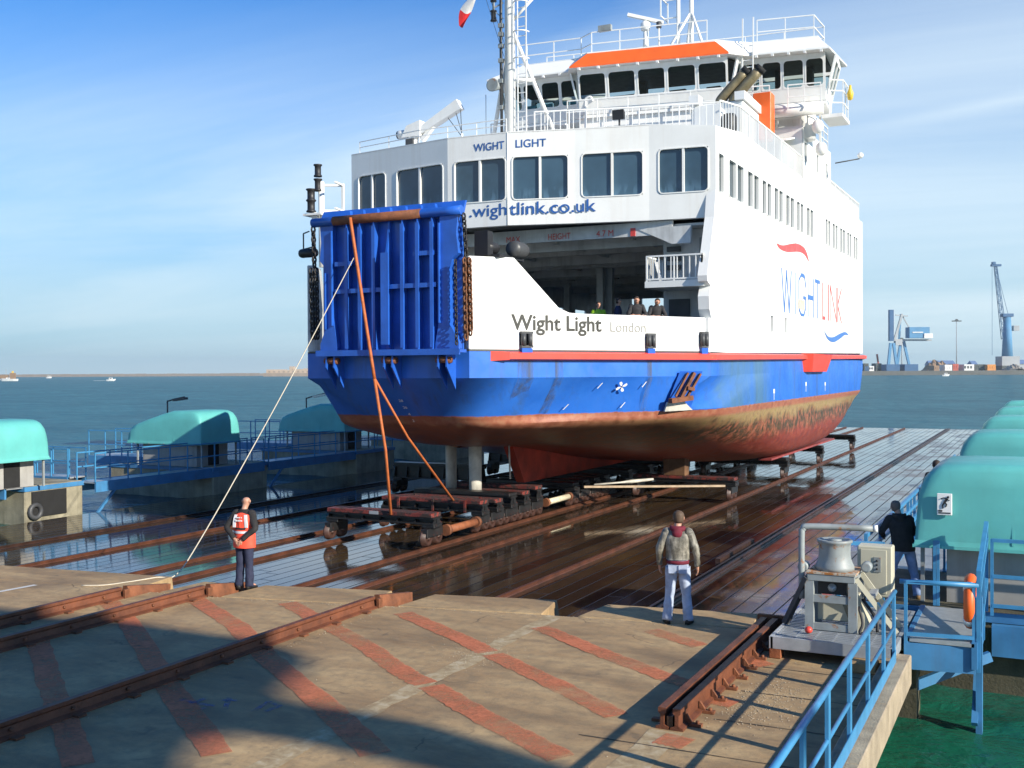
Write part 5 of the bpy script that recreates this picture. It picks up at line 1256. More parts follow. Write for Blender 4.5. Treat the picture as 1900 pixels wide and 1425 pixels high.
# ------------------------------------------------------------------ winch houses on piers, walkways
def hood_mesh(xi,sg,y0,z0,dep=2.3,ln=3.9):
    """glass-fibre hood; xi inner end, sg=+1 body runs to +x"""
    prof=[(0.0,0),(0.02,.45),(.05,.78),(.12,.98),(.24,1.12),(.42,1.20),(.8,1.22),(1.6,1.22),(2.2,1.08),(2.9,.88),(3.4,.72),(3.72,.58),(3.86,.36),(3.9,0)]
    rings=[]
    # section across y for every profile point: rounded shoulders
    ys=[0,.02,.06,.13,.26,1.15,2.04,2.17,2.24,2.28,2.3]
    hs=[0,.70,.90,.97,1,1,1,.97,.90,.70,0]
    s=MB(); n=len(ys)
    ax=[]
    for d,h in prof: ax.append((xi+sg*d,h))
    vs=[];fs=[]
    for x,h in ax:
        for y,k in zip(ys,hs):
            yy=y0+y*dep/2.3
            vs.append((x,yy,z0+ (h*k if h>0 else 0)))
    m=len(ax)
    for i in range(m-1):
        for j in range(n-1): fs.append((i*n+j,i*n+j+1,(i+1)*n+j+1,(i+1)*n+j))
    s.add(vs,fs,True)
    # straight skirt below
    lo=z0-.10
    s.add([(xi,y0,z0+.002),(xi+sg*ln,y0,z0+.002),(xi+sg*ln,y0+dep,z0+.002),(xi,y0+dep,z0+.002),(xi-sg*.02,y0-.02,lo),(xi+sg*ln,y0-.02,lo),(xi+sg*ln,y0+dep+.02,lo),(xi-sg*.02,y0+dep+.02,lo)],[(0,1,5,4),(1,2,6,5),(2,3,7,6),(3,0,4,7),(4,5,6,7)],False)
    return s
def house(xi,sg,y0,label,lamp=None,sign=False,fl=.3):
    t=empty('winch_house',(xi+sg*2,y0+1.15,fl)); tag(t,label,'winch house','winch houses along the ship lift')
    hd=hood_mesh(xi,sg,y0,1.30).build('hood',M['teal'],t)
    MB().box((xi-sg*.035,y0-.035,1.185),(xi+sg*3.9,y0-.021,1.235)).build('hood_rim',M['teal'],hd)
    MB().box((xi-sg*.036,y0-.03,1.185),(xi-sg*.021,y0+2.33,1.235)).build('hood_rim',M['teal'],hd)
    MB().prism([(xi+sg*1.40,y0-.012,1.29),(xi+sg*1.40,y0+.045,2.20),(xi+sg*1.43,y0+.045,2.20),(xi+sg*1.43,y0-.012,1.29)],(0,.02,0)).build('hood_seam',M['teal'],hd)
    for d in (.3,1.1,1.9,2.7,3.5): MB().lathe((xi+sg*d,y0-.035,1.21),[(.018,0),(.018,-.012),(0,-.012)],6,'y').build('rim_bolt',M['galv'],hd)
    a=xi+sg*.45; b_=xi+sg*3.3
    MB().box((a,y0+.25,fl),(b_,y0+2.05,1.24)).build('house_wall',M['housewall'],t)
    MB().box((a-sg*.03,y0+.9,fl+.02),(a+sg*.02,y0+1.5,1.22)).build('doorway_shade_slab',M['soot_and_shade'],t)  # black slab, the dark of the open doorway put into its colour
    for d in (.1,3.5):
        for dy in (.15,2.15): MB().box((xi+sg*d-.03,y0+dy-.03,fl),(xi+sg*d+.03,y0+dy+.03,1.26)).build('hood_post',M['greyp'],t)
    if sign:
        # slip hazard sign: white plate, falling figure and two caption bars
        x=xi+sg*.42; y=y0-.03
        pl=MB().box((x-.09,y-.02,1.72),(x+.13,y+.012,2.06)).build('warning_sign',M['letwhite'],t,bevel=.006)
        f=MB(); Y=y-.028
        def cap(x0,z0,x1,z1,w): f.bar((x+x0,Y,1.72+z0),(x+x1,Y,1.72+z1),.01,w,(0,0,1)) if abs(x1-x0)>abs(z1-z0) else f.bar((x+x0,Y,1.72+z0),(x+x1,Y,1.72+z1),w,.01,(0,1,0))
        f.lathe((x+.075,Y-.004,1.72+.285),[(0,0),(.02,0),(.02,.008),(0,.008)],10,'y')
        for q in ((.06,.265,.02,.20,.034),(.02,.20,-.01,.15,.022),(-.01,.15,.0,.105,.016),(.03,.20,.055,.165,.02),(.055,.165,.035,.13,.016),(.055,.25,.095,.235,.014),(.05,.26,.005,.275,.014),(.005,.275,-.03,.255,.012)): cap(*q)
        f.build('sign_figure',M['black'],pl)
        g=MB().box((x-.07,y-.026,1.745),(x+.11,y-.0205,1.765)); g.build('sign_caption',M['darkgrey'],pl)
        MB().box((x-.07,y-.026,1.775),(x-.01,y-.0205,1.80)).build('sign_caption',M['black'],pl)
    return t
def pier(x0,x1,y0,y1,z1,label,fender=False,pm_='pierc'):
    t=empty('concrete_pier',((x0+x1)/2,(y0+y1)/2,-3)); tag(t,label,'pier','concrete piers of the ship lift')
    MB().box((x0,y0,-3.5),(x1,y1,z1)).build('pier_body',M[pm_],t,bevel=.04)
    MB().box((x0-.03,y0-.03,z1-.17),(x1+.03,y1+.03,z1-.02)).build('pier_cap',M['bluesteel'],t)
    if fender:
        s=MB(); s.tube([(x1+.08+.0*k,y0+.35+.22*math.cos(a),-.55+.22*math.sin(a)) for k,a in enumerate([2*PI*q/14 for q in range(14)])],.08,8,closed=True); s.build('tyre_fender',M['darkgrey'],t)
        MB().box((x1+.004,y0+.25,-.75),(x1+.05,y1-.75,.1)).build('recess_shade_plate',M['soot_and_shade'],t)  # flat plate, the shade of a recess put into its colour
    return t
def walkway(name,label,pa,pb,wd,z,rails,group,brace=True,h=1.0,post=1.5):
    """straight gangway from pa to pb (centre line), rails on the listed sides"""
    pa=Vector((pa[0],pa[1],z)); pb=Vector((pb[0],pb[1],z)); d=(pb-pa).normalized(); n=Vector((-d.y,d.x,0))
    t=empty(name,tuple((pa+pb)/2)); tag(t,label,'walkway',group)
    hw=wd/2
    MB().hexa([pa-n*hw-Vector((0,0,.05)),pb-n*hw-Vector((0,0,.05)),pb+n*hw-Vector((0,0,.05)),pa+n*hw-Vector((0,0,.05))],[pa-n*hw,pb-n*hw,pb+n*hw,pa+n*hw]).build('deck_plate',M['galv'],t)
    for k in (-1,1):
        MB().bar(pa+n*hw*k-Vector((0,0,.17)),pb+n*hw*k-Vector((0,0,.17)),.07,.36).build('side_beam',M['bluesteel'],t)
        if k in rails:
            a=pa+n*hw*k; b_=pb+n*hw*k
            railing('railing',[a,b_],(.5,h),post,M['bluerail'],t,.022)
    if brace:
        MB().bar(pa-n*hw+d*.05-Vector((0,0,1.1)),pa-n*hw+d*.9-Vector((0,0,.3)),.08,.08).build('brace',M['bluesteel'],t)
    return t
t=empty('timber_stack',(-31.6,24.75,.3)); tag(t,'stack of orange-brown timbers under the sunlit hood at the left edge','timber')
for k in range(4):
    for j in range(3):
        MB().box((-33.2+random.uniform(-.1,.1),24.78+j*.0,.302+k*.19),(-31.0,24.95,.302+k*.19+.17)) if j else MB().box((-33.4+random.uniform(-.2,.2),24.72,.302+k*.19),(-30.6+random.uniform(-.2,.1),24.96,.302+k*.19+.175)).build('timber',M['timber'] if k%2 else M['orangerust'],t)
g='blue walkways joining the piers'
pier(-37,-30.15,24.7,27.1,.30,'sunlit end pier at the left edge with dark recess and tyre','f')
pier(-35,-29.45,32.9,36.2,.30,'long dark pier in the ferry shadow under the middle teal house')
pier(-35,-29.3,42.6,45.9,.30,'dark pier far back beneath the bow overhang')
pier(-35,-29.3,52.3,55.6,.30,'farthest left pier, seen below the hull')
house(-29.7,-1,23.0,'sunlit teal-hooded winch house at the left edge')
house(-29.7,-1,32.5,'teal-hooded winch house in shadow, middle one of the left row')
house(-29.7,-1,42.2,'teal-hooded winch house half hidden by the ferry bow')
house(-29.7,-1,52.0,'teal-hooded winch house hidden behind the ferry bow')
walkway('walkway','dark blue walkway in shadow in front of the middle left winch house',(-30.0,27.1),(-29.9,36.0),.9,.25,(1,-1),g)
walkway('walkway','dark blue walkway running behind the rope towards the ferry bow',(-29.9,36.3),(-29.8,45.8),.9,.25,(1,-1),g)
walkway('walkway','blue walkway and rail before the sunlit house at the left edge',(-37,24.4),(-30.2,24.4),.8,.30,(1,-1),g,False)
walkway('landing','blue railed landing beside the low end of the middle left house',(-37.6,34.9),(-33.9,35.1),1.6,.45,(1,-1),g,False,1.1,.9)
walkway('landing','blue railed landing beside the house near the ferry bow',(-37.5,44.4),(-33.9,44.6),1.6,.45,(1,-1),g,False,1.1,.9)
walkway('landing','blue railed gap walkway between sunlit house and middle house',(-33.5,27.6),(-31.0,27.6),.8,.35,(1,-1),g,False,1.0,.8)
def lamp(x,y,z1,tip,label,mat):
    t=empty('lamp_post',(x,y,.3)); tag(t,label,'lamp post','lamp posts behind the winch houses')
    MB().tube(smoothpath([(x,y,.3),(x,y,z1),Vector((x,y,z1+.25))+Vector((.1,0,0)),Vector(tip)],3),.035,6).build('pole',M['darkgrey'],t)
    a=lerp((x,y,z1+.3),tip,.35); MB().bar(a+Vector((.05,0,-.06)),Vector(tip)+Vector((.1,0,-.06)),.22,.10).build('lamp_head',mat,t)
lamp(-35.0,36.2,2.55,(-34.0,36.2,2.98),'thin dark lamp post behind the middle left winch house',M['darkgrey'])
lamp(-34.8,46.0,2.45,(-33.6,46.0,2.95),'lamp post with pale tube by the house near the bow',M['lamp'])
# right-hand row
RX=-1.85
for i,(y,lab) in enumerate(((18.2,'nearest teal-hooded winch house on the right with a slip sign'),(27.6,'second teal-hooded winch house on the right, partly behind the first'),(37.0,'third teal-hooded winch house in the right-hand row'),(46.4,'fourth teal-hooded winch house in the right-hand row'),(55.8,'fifth and farthest teal-hooded winch house on the right'))):
    house(RX,1,y,lab,sign=(i==0))
    pier(-2.6,3.5,y-.1 if i else 18.05,y+3.0,.295,['nearest right pier below the slip-signed winch house','second pier on the right','third pier on the right','fourth pier on the right','fifth pier on the right'][i],pm_='piershade')
walkway('walkway','grey grated gangway with blue edges leading from quay to right pier',(-1.28,15.75),(-1.28,18.0),.86,.30,(),g,True)
walkway('walkway','blue walkway along the right edge of the lift deck between first piers',(-2.1,21.2),(-2.1,27.4),.9,.30,(1,-1),g,False)
walkway('walkway','blue walkway between the second and third right piers',(-2.1,30.7),(-2.1,36.8),.9,.30,(1,-1),g,False)
# fence along the deck edge where the man in black leans
t=empty('deck_fence',(-2.55,20,.3)); tag(t,'blue flat-bar fence the man in the black jacket leans on','fence')
railing('railing',[(-2.6,18.2,.3),(-2.55,21.2,.3),(-2.55,30.0,.3)],(.45,.75,1.02),1.25,M['bluerail'],t,.03)
railing('railing',[(-2.95,17.7,.3),(-2.3,17.9,.3)],(.5,.95),.6,M['bluerail'],t,.03)
# rails round the gangway
t=empty('gangway_rail',(-1.3,15.8,.3)); tag(t,'blue pipe rail across the near end of the gangway','railing')
railing('railing',[(-1.72,15.72,.02),(-.86,15.85,.02)],(.34,1.06),.85,M['bluerail'],t,.024)
MB().tube([(-1.8,15.72,1.08),(-.8,15.85,1.08)],.035,8).build('top_pipe',M['bluerail'],t)
MB().hexa([(-1.74,15.68,-.12),(-.84,15.80,-.12),(-.84,15.84,-.12),(-1.74,15.72,-.12)],[(-1.74,15.68,.24),(-.84,15.80,.24),(-.84,15.84,.24),(-1.74,15.72,.24)]).build('toe_board',M['bluesteel'],t)
t=empty('gangway_rail',(-.8,17,.3)); tag(t,'blue rail up the right side of the gangway behind the lifebuoy','railing')
railing('railing',[(-.80,15.85,-.1),(-.80,18.0,.3)],(.5,1.1,1.35),1.1,M['bluerail'],t,.03)
railing('railing',[(-1.55,18.1,.3),(-1.5,18.1,.3)],(1.0,),1,M['bluerail'],t,.025)
MB().box((-.84,15.9,-1.4),(-.76,16.1,.9)).build('side_plate',M['bluesteel'],t)
t=empty('pier_rail',(.5,17.9,.3)); tag(t,'blue pipe rail in front of the nearest right winch house','railing')
railing('railing',[(-.72,17.95,.25),(3.4,17.95,.25)],(.15,.6,1.15),1.4,M['bluerail'],t,.026)
MB().box((-.72,17.85,-.35),(3.4,18.0,.12)).build('edge_plate',M['bluesteel'],t)
t=empty('gangway_brace',(-1.3,16.6,-.3)); tag(t,'blue slanted brace under the gangway over green water','brace')
MB().bar((-1.75,16.3,-.55),(-.7,16.9,-.12),.08,.14).build('brace_bar',M['bluesteel'],t)
MB().box((-1.95,16.1,-3),(-1.62,16.6,-.10)).build('brace_block',M['piershade'],t)
# lifebuoy hung on the gangway rail
t=empty('lifebuoy',(-.93,16.1,.8)); tag(t,'orange lifebuoy hanging edge-on from the blue gangway rail','lifebuoy')
c=Vector((-.92,16.15,.80)); R0=.31
MB().tube([c+Vector((0,R0*math.cos(a),R0*math.sin(a))) for a in [2*PI*k/20 for k in range(20)]],.075,10,closed=True).build('ring',M['orange'],t)
for k in range(4):
    a=PI/4+k*PI/2; p=c+Vector((0,R0*math.cos(a),R0*math.sin(a))); d=Vector((0,-math.sin(a),math.cos(a)))
    MB().tube([p-d*.05,p+d*.05],.081,10).build('reflective_band',M['letwhite'],t)

# ------------------------------------------------------------------ capstan platform, cabinet and quay fence
t=empty('grating_platform',(-2.6,15.9,.05)); tag(t,'galvanised grating platform raised on blocks under the capstan','platform')
x0,x1,y0,y1=-3.42,-1.80,15.02,17.5
s=MB()
y=y0
while y<y1-.05: s.box((x0+.03,y,.262),(x1-.03,y+.034,.298)); y+=.098
s.build('grating_bars',M['galv'],t)
s=MB()
for k in range(7): s.box((x0+.05+k*.25,y0+.03,.25),(x0+.07+k*.25,y1-.03,.29))
s.build('cross_bars',M['galv'],t)
MB().box((x0+.03,y0+.03,.20),(x1-.03,y1-.03,.215)).build('grating_shade_sheet',M['darkgrey'],t)  # dark sheet standing in for the shade below the bars
for a,b_ in (((x0,y0-.02,.14),(x1,y0+.03,.305)),((x0,y1-.03,.14),(x1,y1+.02,.305)),((x0-.02,y0-.02,.14),(x0+.03,y1+.02,.303)),((x1-.03,y0-.02,.14),(x1+.02,y1+.02,.303))): MB().box(a,b_).build('edge_channel',M['galv'],t)
o=MB().box((-3.44,15.0,.003),(-3.28,15.2,.138)).build('support_block',M['orangerust'],loc=(-3.36,15.1,0),bevel=.008); tag(o,'rusty orange steel block under the left corner of the grating','block')
o=MB().box((-2.42,14.72,.003),(-1.98,15.02,.136)).build('timber_baulk',M['timber'],loc=(-2.2,14.87,0),bevel=.012); tag(o,'square timber baulk under the front edge of the grating','timber block')
# capstan
t=empty('capstan',(-2.75,16.0,.3)); tag(t,'grey capstan drum on a braced steel stand with rusty table','capstan')
cx_,cy_=-2.72,16.0; fz=.305
MB().lathe((cx_,cy_,1.13),[(0,0),(.275,0),(.275,.05),(.25,.10),(.228,.16),(.222,.22),(.222,.34),(.232,.385),(.25,.40),(.25,.43),(.21,.435),(.19,.415),(0,.415)],28).build('drum',M['greyp'],t)
MB().lathe((cx_,cy_,1.535),[(.0,0),(.10,0),(.10,.03),(.03,.045),(0,.045)],12).build('drum_cap',M['greyp'],t)
MB().box((cx_-.33,cy_-.33,1.00),(cx_+.33,cy_+.33,1.10)).build('table',M['greyp'],t,bevel=.008)
MB().box((cx_-.34,cy_-.34,1.101),(cx_+.34,cy_+.34,1.128)).build('table_top',pm('rusty_table',(.50,.45,.36),.6,var=.3,scale=5,rust=.75,rustcol=(.35,.13,.03)),t)
for dx in (-.30,.30):
    for dy in (-.29,.29): MB().box((cx_+dx-.06,cy_+dy-.05,fz),(cx_+dx+.06,cy_+dy+.05,.998)).build('stand_leg',M['greyp'],t)
MB().box((cx_-.24,cy_-.33,.70),(cx_+.24,cy_-.26,.80)).build('cross_member',M['greyp'],t)
MB().box((cx_-.24,cy_-.33,fz),(cx_+.24,cy_-.27,.40)).build('cross_member',M['greyp'],t)
MB().hexa([(cx_-.22,cy_-.10,.41),(cx_+.22,cy_-.10,.41),(cx_+.30,cy_+.2,.41),(cx_-.22,cy_+.2,.41)],[(cx_-.22,cy_-.10,.70),(cx_+.10,cy_-.10,.70),(cx_+.14,cy_+.2,.70),(cx_-.22,cy_+.2,.70)]).build('gear_case',M['cream'],t)
MB().hexa([(cx_+.34,cy_-.2,fz),(cx_+.52,cy_-.2,fz),(cx_+.52,cy_+.2,fz),(cx_+.34,cy_+.2,fz)],[(cx_+.30,cy_-.12,.80),(cx_+.34,cy_-.12,.80),(cx_+.34,cy_+.12,.80),(cx_+.30,cy_+.12,.80)]).build('motor_guard',M['cream'],t)
MB().lathe((cx_,cy_-.22,.90),[(0,0),(.06,0),(.06,.10),(0,.10)],12,'y').build('valve',M['galv'],t)
MB().box((cx_-.2,cy_-.2,.80),(cx_+.2,cy_+.2,.99)).build('motor',M['black'],t)
for dy in (-.28,.28): MB().bar((cx_+.33,cy_+dy*.9,1.06),(cx_+.86,cy_+dy*.7+.1,fz+.01),.055,.07).build('diagonal_brace',M['cream'],t)
MB().bar((cx_+.52,cy_-.2,.80),(cx_+.52,cy_+.26,.82),.1,.05).build('brace_tie',M['galv'],t)
MB().bar((cx_-.33,cy_-.3,1.04),(cx_-.68,cy_-.12,fz+.01),.10,.07).build('diagonal_brace',M['darkgrey'],t)
p=smoothpath([(cx_-.42,cy_-.25,.72),(cx_-.42,cy_-.25,1.62),(cx_-.40,cy_-.24,1.72),(cx_-.30,cy_-.22,1.76),(cx_+.55,cy_-.05,1.755)],5)
MB().tube(p,.045,12).build('guide_pipe',M['greyp'],t)
MB().tube([(cx_+.54,cy_-.05,1.755),(cx_+.60,cy_-.04,1.755)],.05,12).build('pipe_end',M['letwhite'],t)
MB().bar((cx_-.42,cy_-.25,.95),(cx_-.3,cy_-.25,1.1),.05,.05).build('pipe_bracket',M['greyp'],t)
for x,y,z in ((cx_-.42,cy_-.1,1.16),(cx_+.43,cy_+.1,1.18)): MB().lathe((x,y,z),[(.05,-.08),(.075,-.08),(.075,.08),(.05,.08)],12,'y').build('rope_eye',M['greyp'],t)
MB().tube(smoothpath([(cx_+.36,cy_-.2,.66),(cx_+.43,cy_-.3,.45),(cx_+.40,cy_-.35,.32),(cx_+.55,cy_-.3,.33)],4),.022,6).build('hose',M['black'],t)
MB().tube(smoothpath([(cx_+.40,cy_-.1,.75),(cx_+.60,cy_-.2,.5),(cx_+.62,cy_-.25,.33)],4),.022,6).build('hose',M['black'],t)
o=MB().ell((-2.98,15.42,.35),(.055,.055,.05)).build('float',M['red'],loc=(-2.98,15.42,.3)); tag(o,'small dull red float lying on the grating by the capstan','float')
# control cabinet
t=empty('control_cabinet',(-2.25,16.9,.3)); tag(t,'cream control cabinet on legs behind the capstan','cabinet')
MB().box((-2.52,16.75,.62),(-2.02,17.05,1.38)).build('cabinet_body',M['cream'],t,bevel=.02)
MB().box((-2.47,16.737,.68),(-2.10,16.752,1.33)).build('cabinet_door',M['cream'],t,bevel=.005)
MB().box((-2.28,16.725,1.0),(-2.18,16.738,1.22)).build('button_panel',M['greyp'],t)
for z in (1.05,1.11,1.17): MB().lathe((-2.23,16.71,z),[(0,0),(.015,0),(.015,.016),(0,.016)],8,'y').build('button',M['black'],t)
for x in (-2.45,-2.1): MB().box((x-.03,16.85,.305),(x+.03,16.93,.63)).build('cabinet_leg',M['darkgrey'],t)
# handrail fence on the curb
t=empty('quay_fence',(-1.76,11,.18)); tag(t,'blue flat-bar handrail fence along the quay curb, foreground right','fence')
for y in (5.2,6.3,7.45,8.86,9.98,11.19,12.45,13.75,14.75): MB().box((-1.777,y-.055,.182),(-1.743,y+.055,1.10)).build('post',M['bluerail'],t)
MB().tube([(-1.76,4.6,1.12),(-1.76,9,1.12),(-1.76,14.85,1.10)],.032,8).build('hand_rail',M['bluerail'],t)
MB().tube([(-1.76,4.6,.66),(-1.76,14.75,.65)],.022,8).build('mid_rail',M['bluerail'],t)
MB().box((-1.741,4.6,.20),(-1.732,14.75,.36)).build('toe_board',M['bluerail'],t)

# ------------------------------------------------------------------ people
SKIN=pm('skin',(.52,.27,.18),.5,var=.12,scale=9)
def skinned(verts,edges,rad,sub=2):
    me=bpy.data.meshes.new('tmp'); me.from_pydata(verts,edges,[]); o=bpy.data.objects.new('tmp',me); COL.objects.link(o)
    md=o.modifiers.new('s','SKIN'); md.use_smooth_shade=True
    lay=me.skin_vertices[0].data
    for i,r in enumerate(rad): lay[i].radius=(r,r); lay[i].use_root=(i==0)
    o.modifiers.new('d','SUBSURF').levels=sub
    dg=bpy.context.evaluated_depsgraph_get(); m2=bpy.data.meshes.new_from_object(o.evaluated_get(dg))
    bpy.data.objects.remove(o); bpy.data.meshes.remove(me); return m2
def cloth(mb,amp=.006,fq=11):
    mb.v=[v+Vector((noise.noise(v*fq),noise.noise(v*fq+Vector((7,0,0))),noise.noise(v*fq*1.3+Vector((0,9,0)))*.5))*amp for v in mb.v]; return mb
def person(loc,rz,label,pose,fit,hs=1.0,group=None):
    T=Matrix.Translation(loc)@Matrix.Rotation(rz,4,'Z')@Matrix.Scale(hs,4)
    sp=pose.get('spine',{}) ; lean=Vector(pose.get('lean',(0,0,0)))
    J={'pel':(0,0,.94),'bel':(0,.005,1.09),'che':(0,.005,1.30),'nkb':(0,-.015,1.45),'nck':(0,.01,1.52),'jaw':(0,.035,1.585),'hed':(0,.025,1.655),'top':(0,.012,1.72)}
    J={k:Vector(v) for k,v in J.items()}
    for k in J:
        if k!='pel': J[k]=J[k]+lean*((J[k].z-.94)/.78)
    hd=Vector(pose.get('head',(0,0,0)))
    for k,f in (('jaw',.6),('hed',1),('top',1.3)): J[k]+=hd*f
    for sgn,n in ((-1,'L'),(1,'R')):
        J['sh'+n]=Vector((.175*sgn,-.01,1.415))+lean*.62
        J['el'+n]=Vector(pose['el'+n]); J['wr'+n]=Vector(pose['wr'+n])
        J['hp'+n]=Vector((.09*sgn,0,.90)); J['kn'+n]=Vector(pose['kn'+n]); J['an'+n]=Vector(pose['an'+n])
        ft=Vector(pose.get('ft'+n,(.04*sgn,.15,0))); J['to'+n]=J['an'+n]+ft+Vector((0,0,-.045))
    names=['pel','bel','che','nkb','nck','jaw','hed','top','shL','elL','wrL','shR','elR','wrR','hpL','knL','anL','toL','hpR','knR','anR','toR']
    rr={'pel':.115,'bel':.115,'che':.125,'nkb':.075,'nck':.053,'jaw':.066,'hed':.083,'top':.058,'sh':.058,'el':.041,'wr':.028,'hp':.085,'kn':.055,'an':.037,'to':.033}
    verts=[J[n] for n in names]; rad=[rr.get(n,rr.get(n[:2])) for n in names]
    ix={n:i for i,n in enumerate(names)}
    edges=[(ix[a],ix[b_]) for a,b_ in (('pel','bel'),('bel','che'),('che','nkb'),('nkb','nck'),('nck','jaw'),('jaw','hed'),('hed','top'),('che','shL'),('shL','elL'),('elL','wrL'),('che','shR'),('shR','elR'),('elR','wrR'),('pel','hpL'),('hpL','knL'),('knL','anL'),('anL','toL'),('pel','hpR'),('hpR','knR'),('knR','anR'),('anR','toR'))]
    for n,sgn in (('L',-1),('R',1)):
        w=J['wr'+n]; d=(w-J['el'+n]).normalized(); d=(d+Vector(pose.get('hd'+n,(0,0,0)))).normalized()
        pn=Vector(pose.get('pn'+n,(-sgn,0,0))); pn=(pn-d*pn.dot(d)).normalized(); sd=d.cross(pn).normalized()
        if sd.y<0 and 'pn'+n not in pose: sd=-sd
        pc=w+d*.05; i0=len(verts); verts.append(pc); rad.append(.026); edges.append((ix['wr'+n],i0))
        for k,(o_,l) in enumerate(((.030,.070),(.011,.080),(-.009,.076),(-.028,.060))):
            b0=w+d*.088+sd*o_; b1=b0+d*l*.5+pn*.010; b2=b1+d*l*.40+pn*.026
            j=len(verts); verts+=[b0,b1,b2]; rad+=[.0105,.0085,.007]; edges+=[(i0,j),(j,j+1),(j+1,j+2)]
        b0=w+d*.04+sd*.036; b1=b0+d*.035+sd*.02+pn*.012; j=len(verts); verts+=[b0,b1]; rad+=[.0115,.009]; edges+=[(i0,j),(j,j+1)]
    me=skinned([tuple(v) for v in verts],edges,rad)
    # face: nose, ears, brow; added to the same mesh
    F_=MB(); hc=J['hed']
    F_.ell(hc+Vector((0,.088,-.012)),(.014,.020,.022),8,6)
    for sx in (-1,1): F_.ell(hc+Vector((.080*sx,-.005,-.01)),(.012,.024,.034),8,6)
    F_.ell(hc+Vector((0,.070,-.062)),(.026,.016,.010),8,5)
    bm=bmesh.new(); bm.from_mesh(me)
    vs=[bm.verts.new(v) for v in F_.v]
    for f in F_.f:
        try: bm.faces.new([vs[i] for i in f])
        except ValueError: pass
    bm.to_mesh(me); bm.free()
    for p in me.polygons: p.use_smooth=True
    me.materials.clear(); me.materials.append(SKIN)
    me.transform(Matrix.Translation(-Vector(loc))@T)
    body=link(me,'person',None,Vector(loc)); tag(body,label,'person',group)
    def put(mb,name,mat,amp=.006):
        cloth(mb,amp); mb.v=[T@v for v in mb.v]; return mb.build(name,mat,body)
    def ring(c,rx,ry,n=18,tw=0,fl=None):
        return [Vector(c)+Vector((rx*math.cos(2*PI*k/n),ry*math.sin(2*PI*k/n),0)) for k in range(n)]
    def sp_at(z):
        t=(z-.94)/.78; return Vector((0,0,0))+lean*max(0,t)
    # upper garment
    hem=fit.get('hem',.86)
    prof=[(hem,.185,.135),(hem+.03,.188,.138),(.98,.182,.132),(1.08,.180,.128),(1.20,.192,.132),(1.32,.205,.132),(1.40,.195,.115),(1.445,.140,.095),(1.475,.085,.078),(1.50,.070,.070)]
    if hem>.98: prof=[(hem,.178,.130)]+[p for p in prof if p[0]>hem+.03]
    s=MB(); rings=[]
    for z,rx,ry in prof: rings.append(ring(sp_at(z)+Vector((0,0,z)),rx*fit.get('w',1),ry*fit.get('w',1)))
    rings=[rings[0]]+[r for r in rings]
    dn=[]
    for i in range(len(rings)-1):
        for k in range(3): dn.append([lerp(a,b_,k/3) for a,b_ in zip(rings[i],rings[i+1])])
    dn.append(rings[-1]); s.loft(dn)
    for n in 'LR':
        pth=smoothpath([J['sh'+n]+Vector((0,0,.0)),lerp(J['sh'+n],J['el'+n],.5),J['el'+n],lerp(J['el'+n],J['wr'+n],.5),lerp(J['el'+n],J['wr'+n],fit.get('sl',.98))],4)
        m=len(pth); s.tube(pth,[.078-.030*min(1,i/(m*.8)) for i in range(m)],12)
        s.ell(J['sh'+n]+Vector((-.01 if n=='R' else .01,0,.0)),(.082,.080,.080),12,8)
    put(s,fit.get('upname','jacket'),fit['up'],.011)
    # trousers
    s=MB(); s.loft([ring((0,0,.80),.165,.118),ring((0,0,.86),.172,.122),ring((0,0,.93),.168,.120),ring((0,.0,.99),.16,.115)])
    for n in 'LR':
        pth=smoothpath([J['hp'+n]+Vector((0,0,-.02)),lerp(J['hp'+n],J['kn'+n],.5),J['kn'+n],lerp(J['kn'+n],J['an'+n],.5),J['an'+n]+Vector((0,-.01,-.035))],5)
        m=len(pth); s.tube(pth,[(.105-.030*min(1,i/(m*.5))) if i<m*.55 else .074+.010*(i/m-.5) for i in range(m)],14)
    put(s,'trousers',fit['low'],.013)
    for n in 'LR':
        a=J['an'+n]; d=(J['to'+n]-a); d.z=0; d.normalize(); sd=Vector((d.y,-d.x,0)); s=MB(); rg=[]
        z0=a.z-.085
        for t,wd,h in ((-.085,.030,.07),(-.06,.042,.10),(0,.042,.11),(.07,.046,.075),(.14,.046,.055),(.185,.025,.035)):
            c=Vector((a.x,a.y,z0))+d*t; rg.append([c-sd*wd,c-sd*wd*.9+Vector((0,0,h*.7)),c-sd*wd*.5+Vector((0,0,h)),c+sd*wd*.5+Vector((0,0,h)),c+sd*wd*.9+Vector((0,0,h*.7)),c+sd*wd])
        s.loft(rg); put(s,'shoe',fit['shoe'],0)
    # hair
    if fit.get('hair'):
        s=MB(); hc=J['hed']; n=16
        rows=[]
        for k,(zz,rx,ry,yo) in enumerate(((-.085,.060,.052,-.030),(-.05,.078,.070,-.022),(-.005,.087,.080,-.016),(.04,.087,.086,-.010),(.075,.072,.076,-.006),(.098,.045,.050,-.004),(.107,.01,.012,-.004))):
            rg=[]
            for q in range(n):
                a=2*PI*q/n; x=rx*math.cos(a); y=ry*math.sin(a)
                fr=max(0,math.sin(a))   # pulled back from the face below the brow
                if zz<.045: y=y*(1-.95*fr)
                rg.append(hc+Vector((x,y+yo,zz)))
            rows.append(rg)
        s.loft(rows); put(s,'hair',fit['hair'],.003)
    if fit.get('hood'):
        s=MB(); c=J['nkb']; rg=[]
        for k in range(13):
            a=PI*(1.0+k/12.0); r=.095
            rg.append((c.x+1.05*r*math.cos(a),c.y+.03+r*1.0*math.sin(a),c.z+.055-.035*abs(math.sin(a))))
        s.tube(rg,[.022+.034*math.sin(PI*k/12) for k in range(13)],10)
        s.ell((c.x,c.y-.085,c.z-.03),(.085,.045,.085),12,8)
        put(s,'hood',fit['hood'],.010)
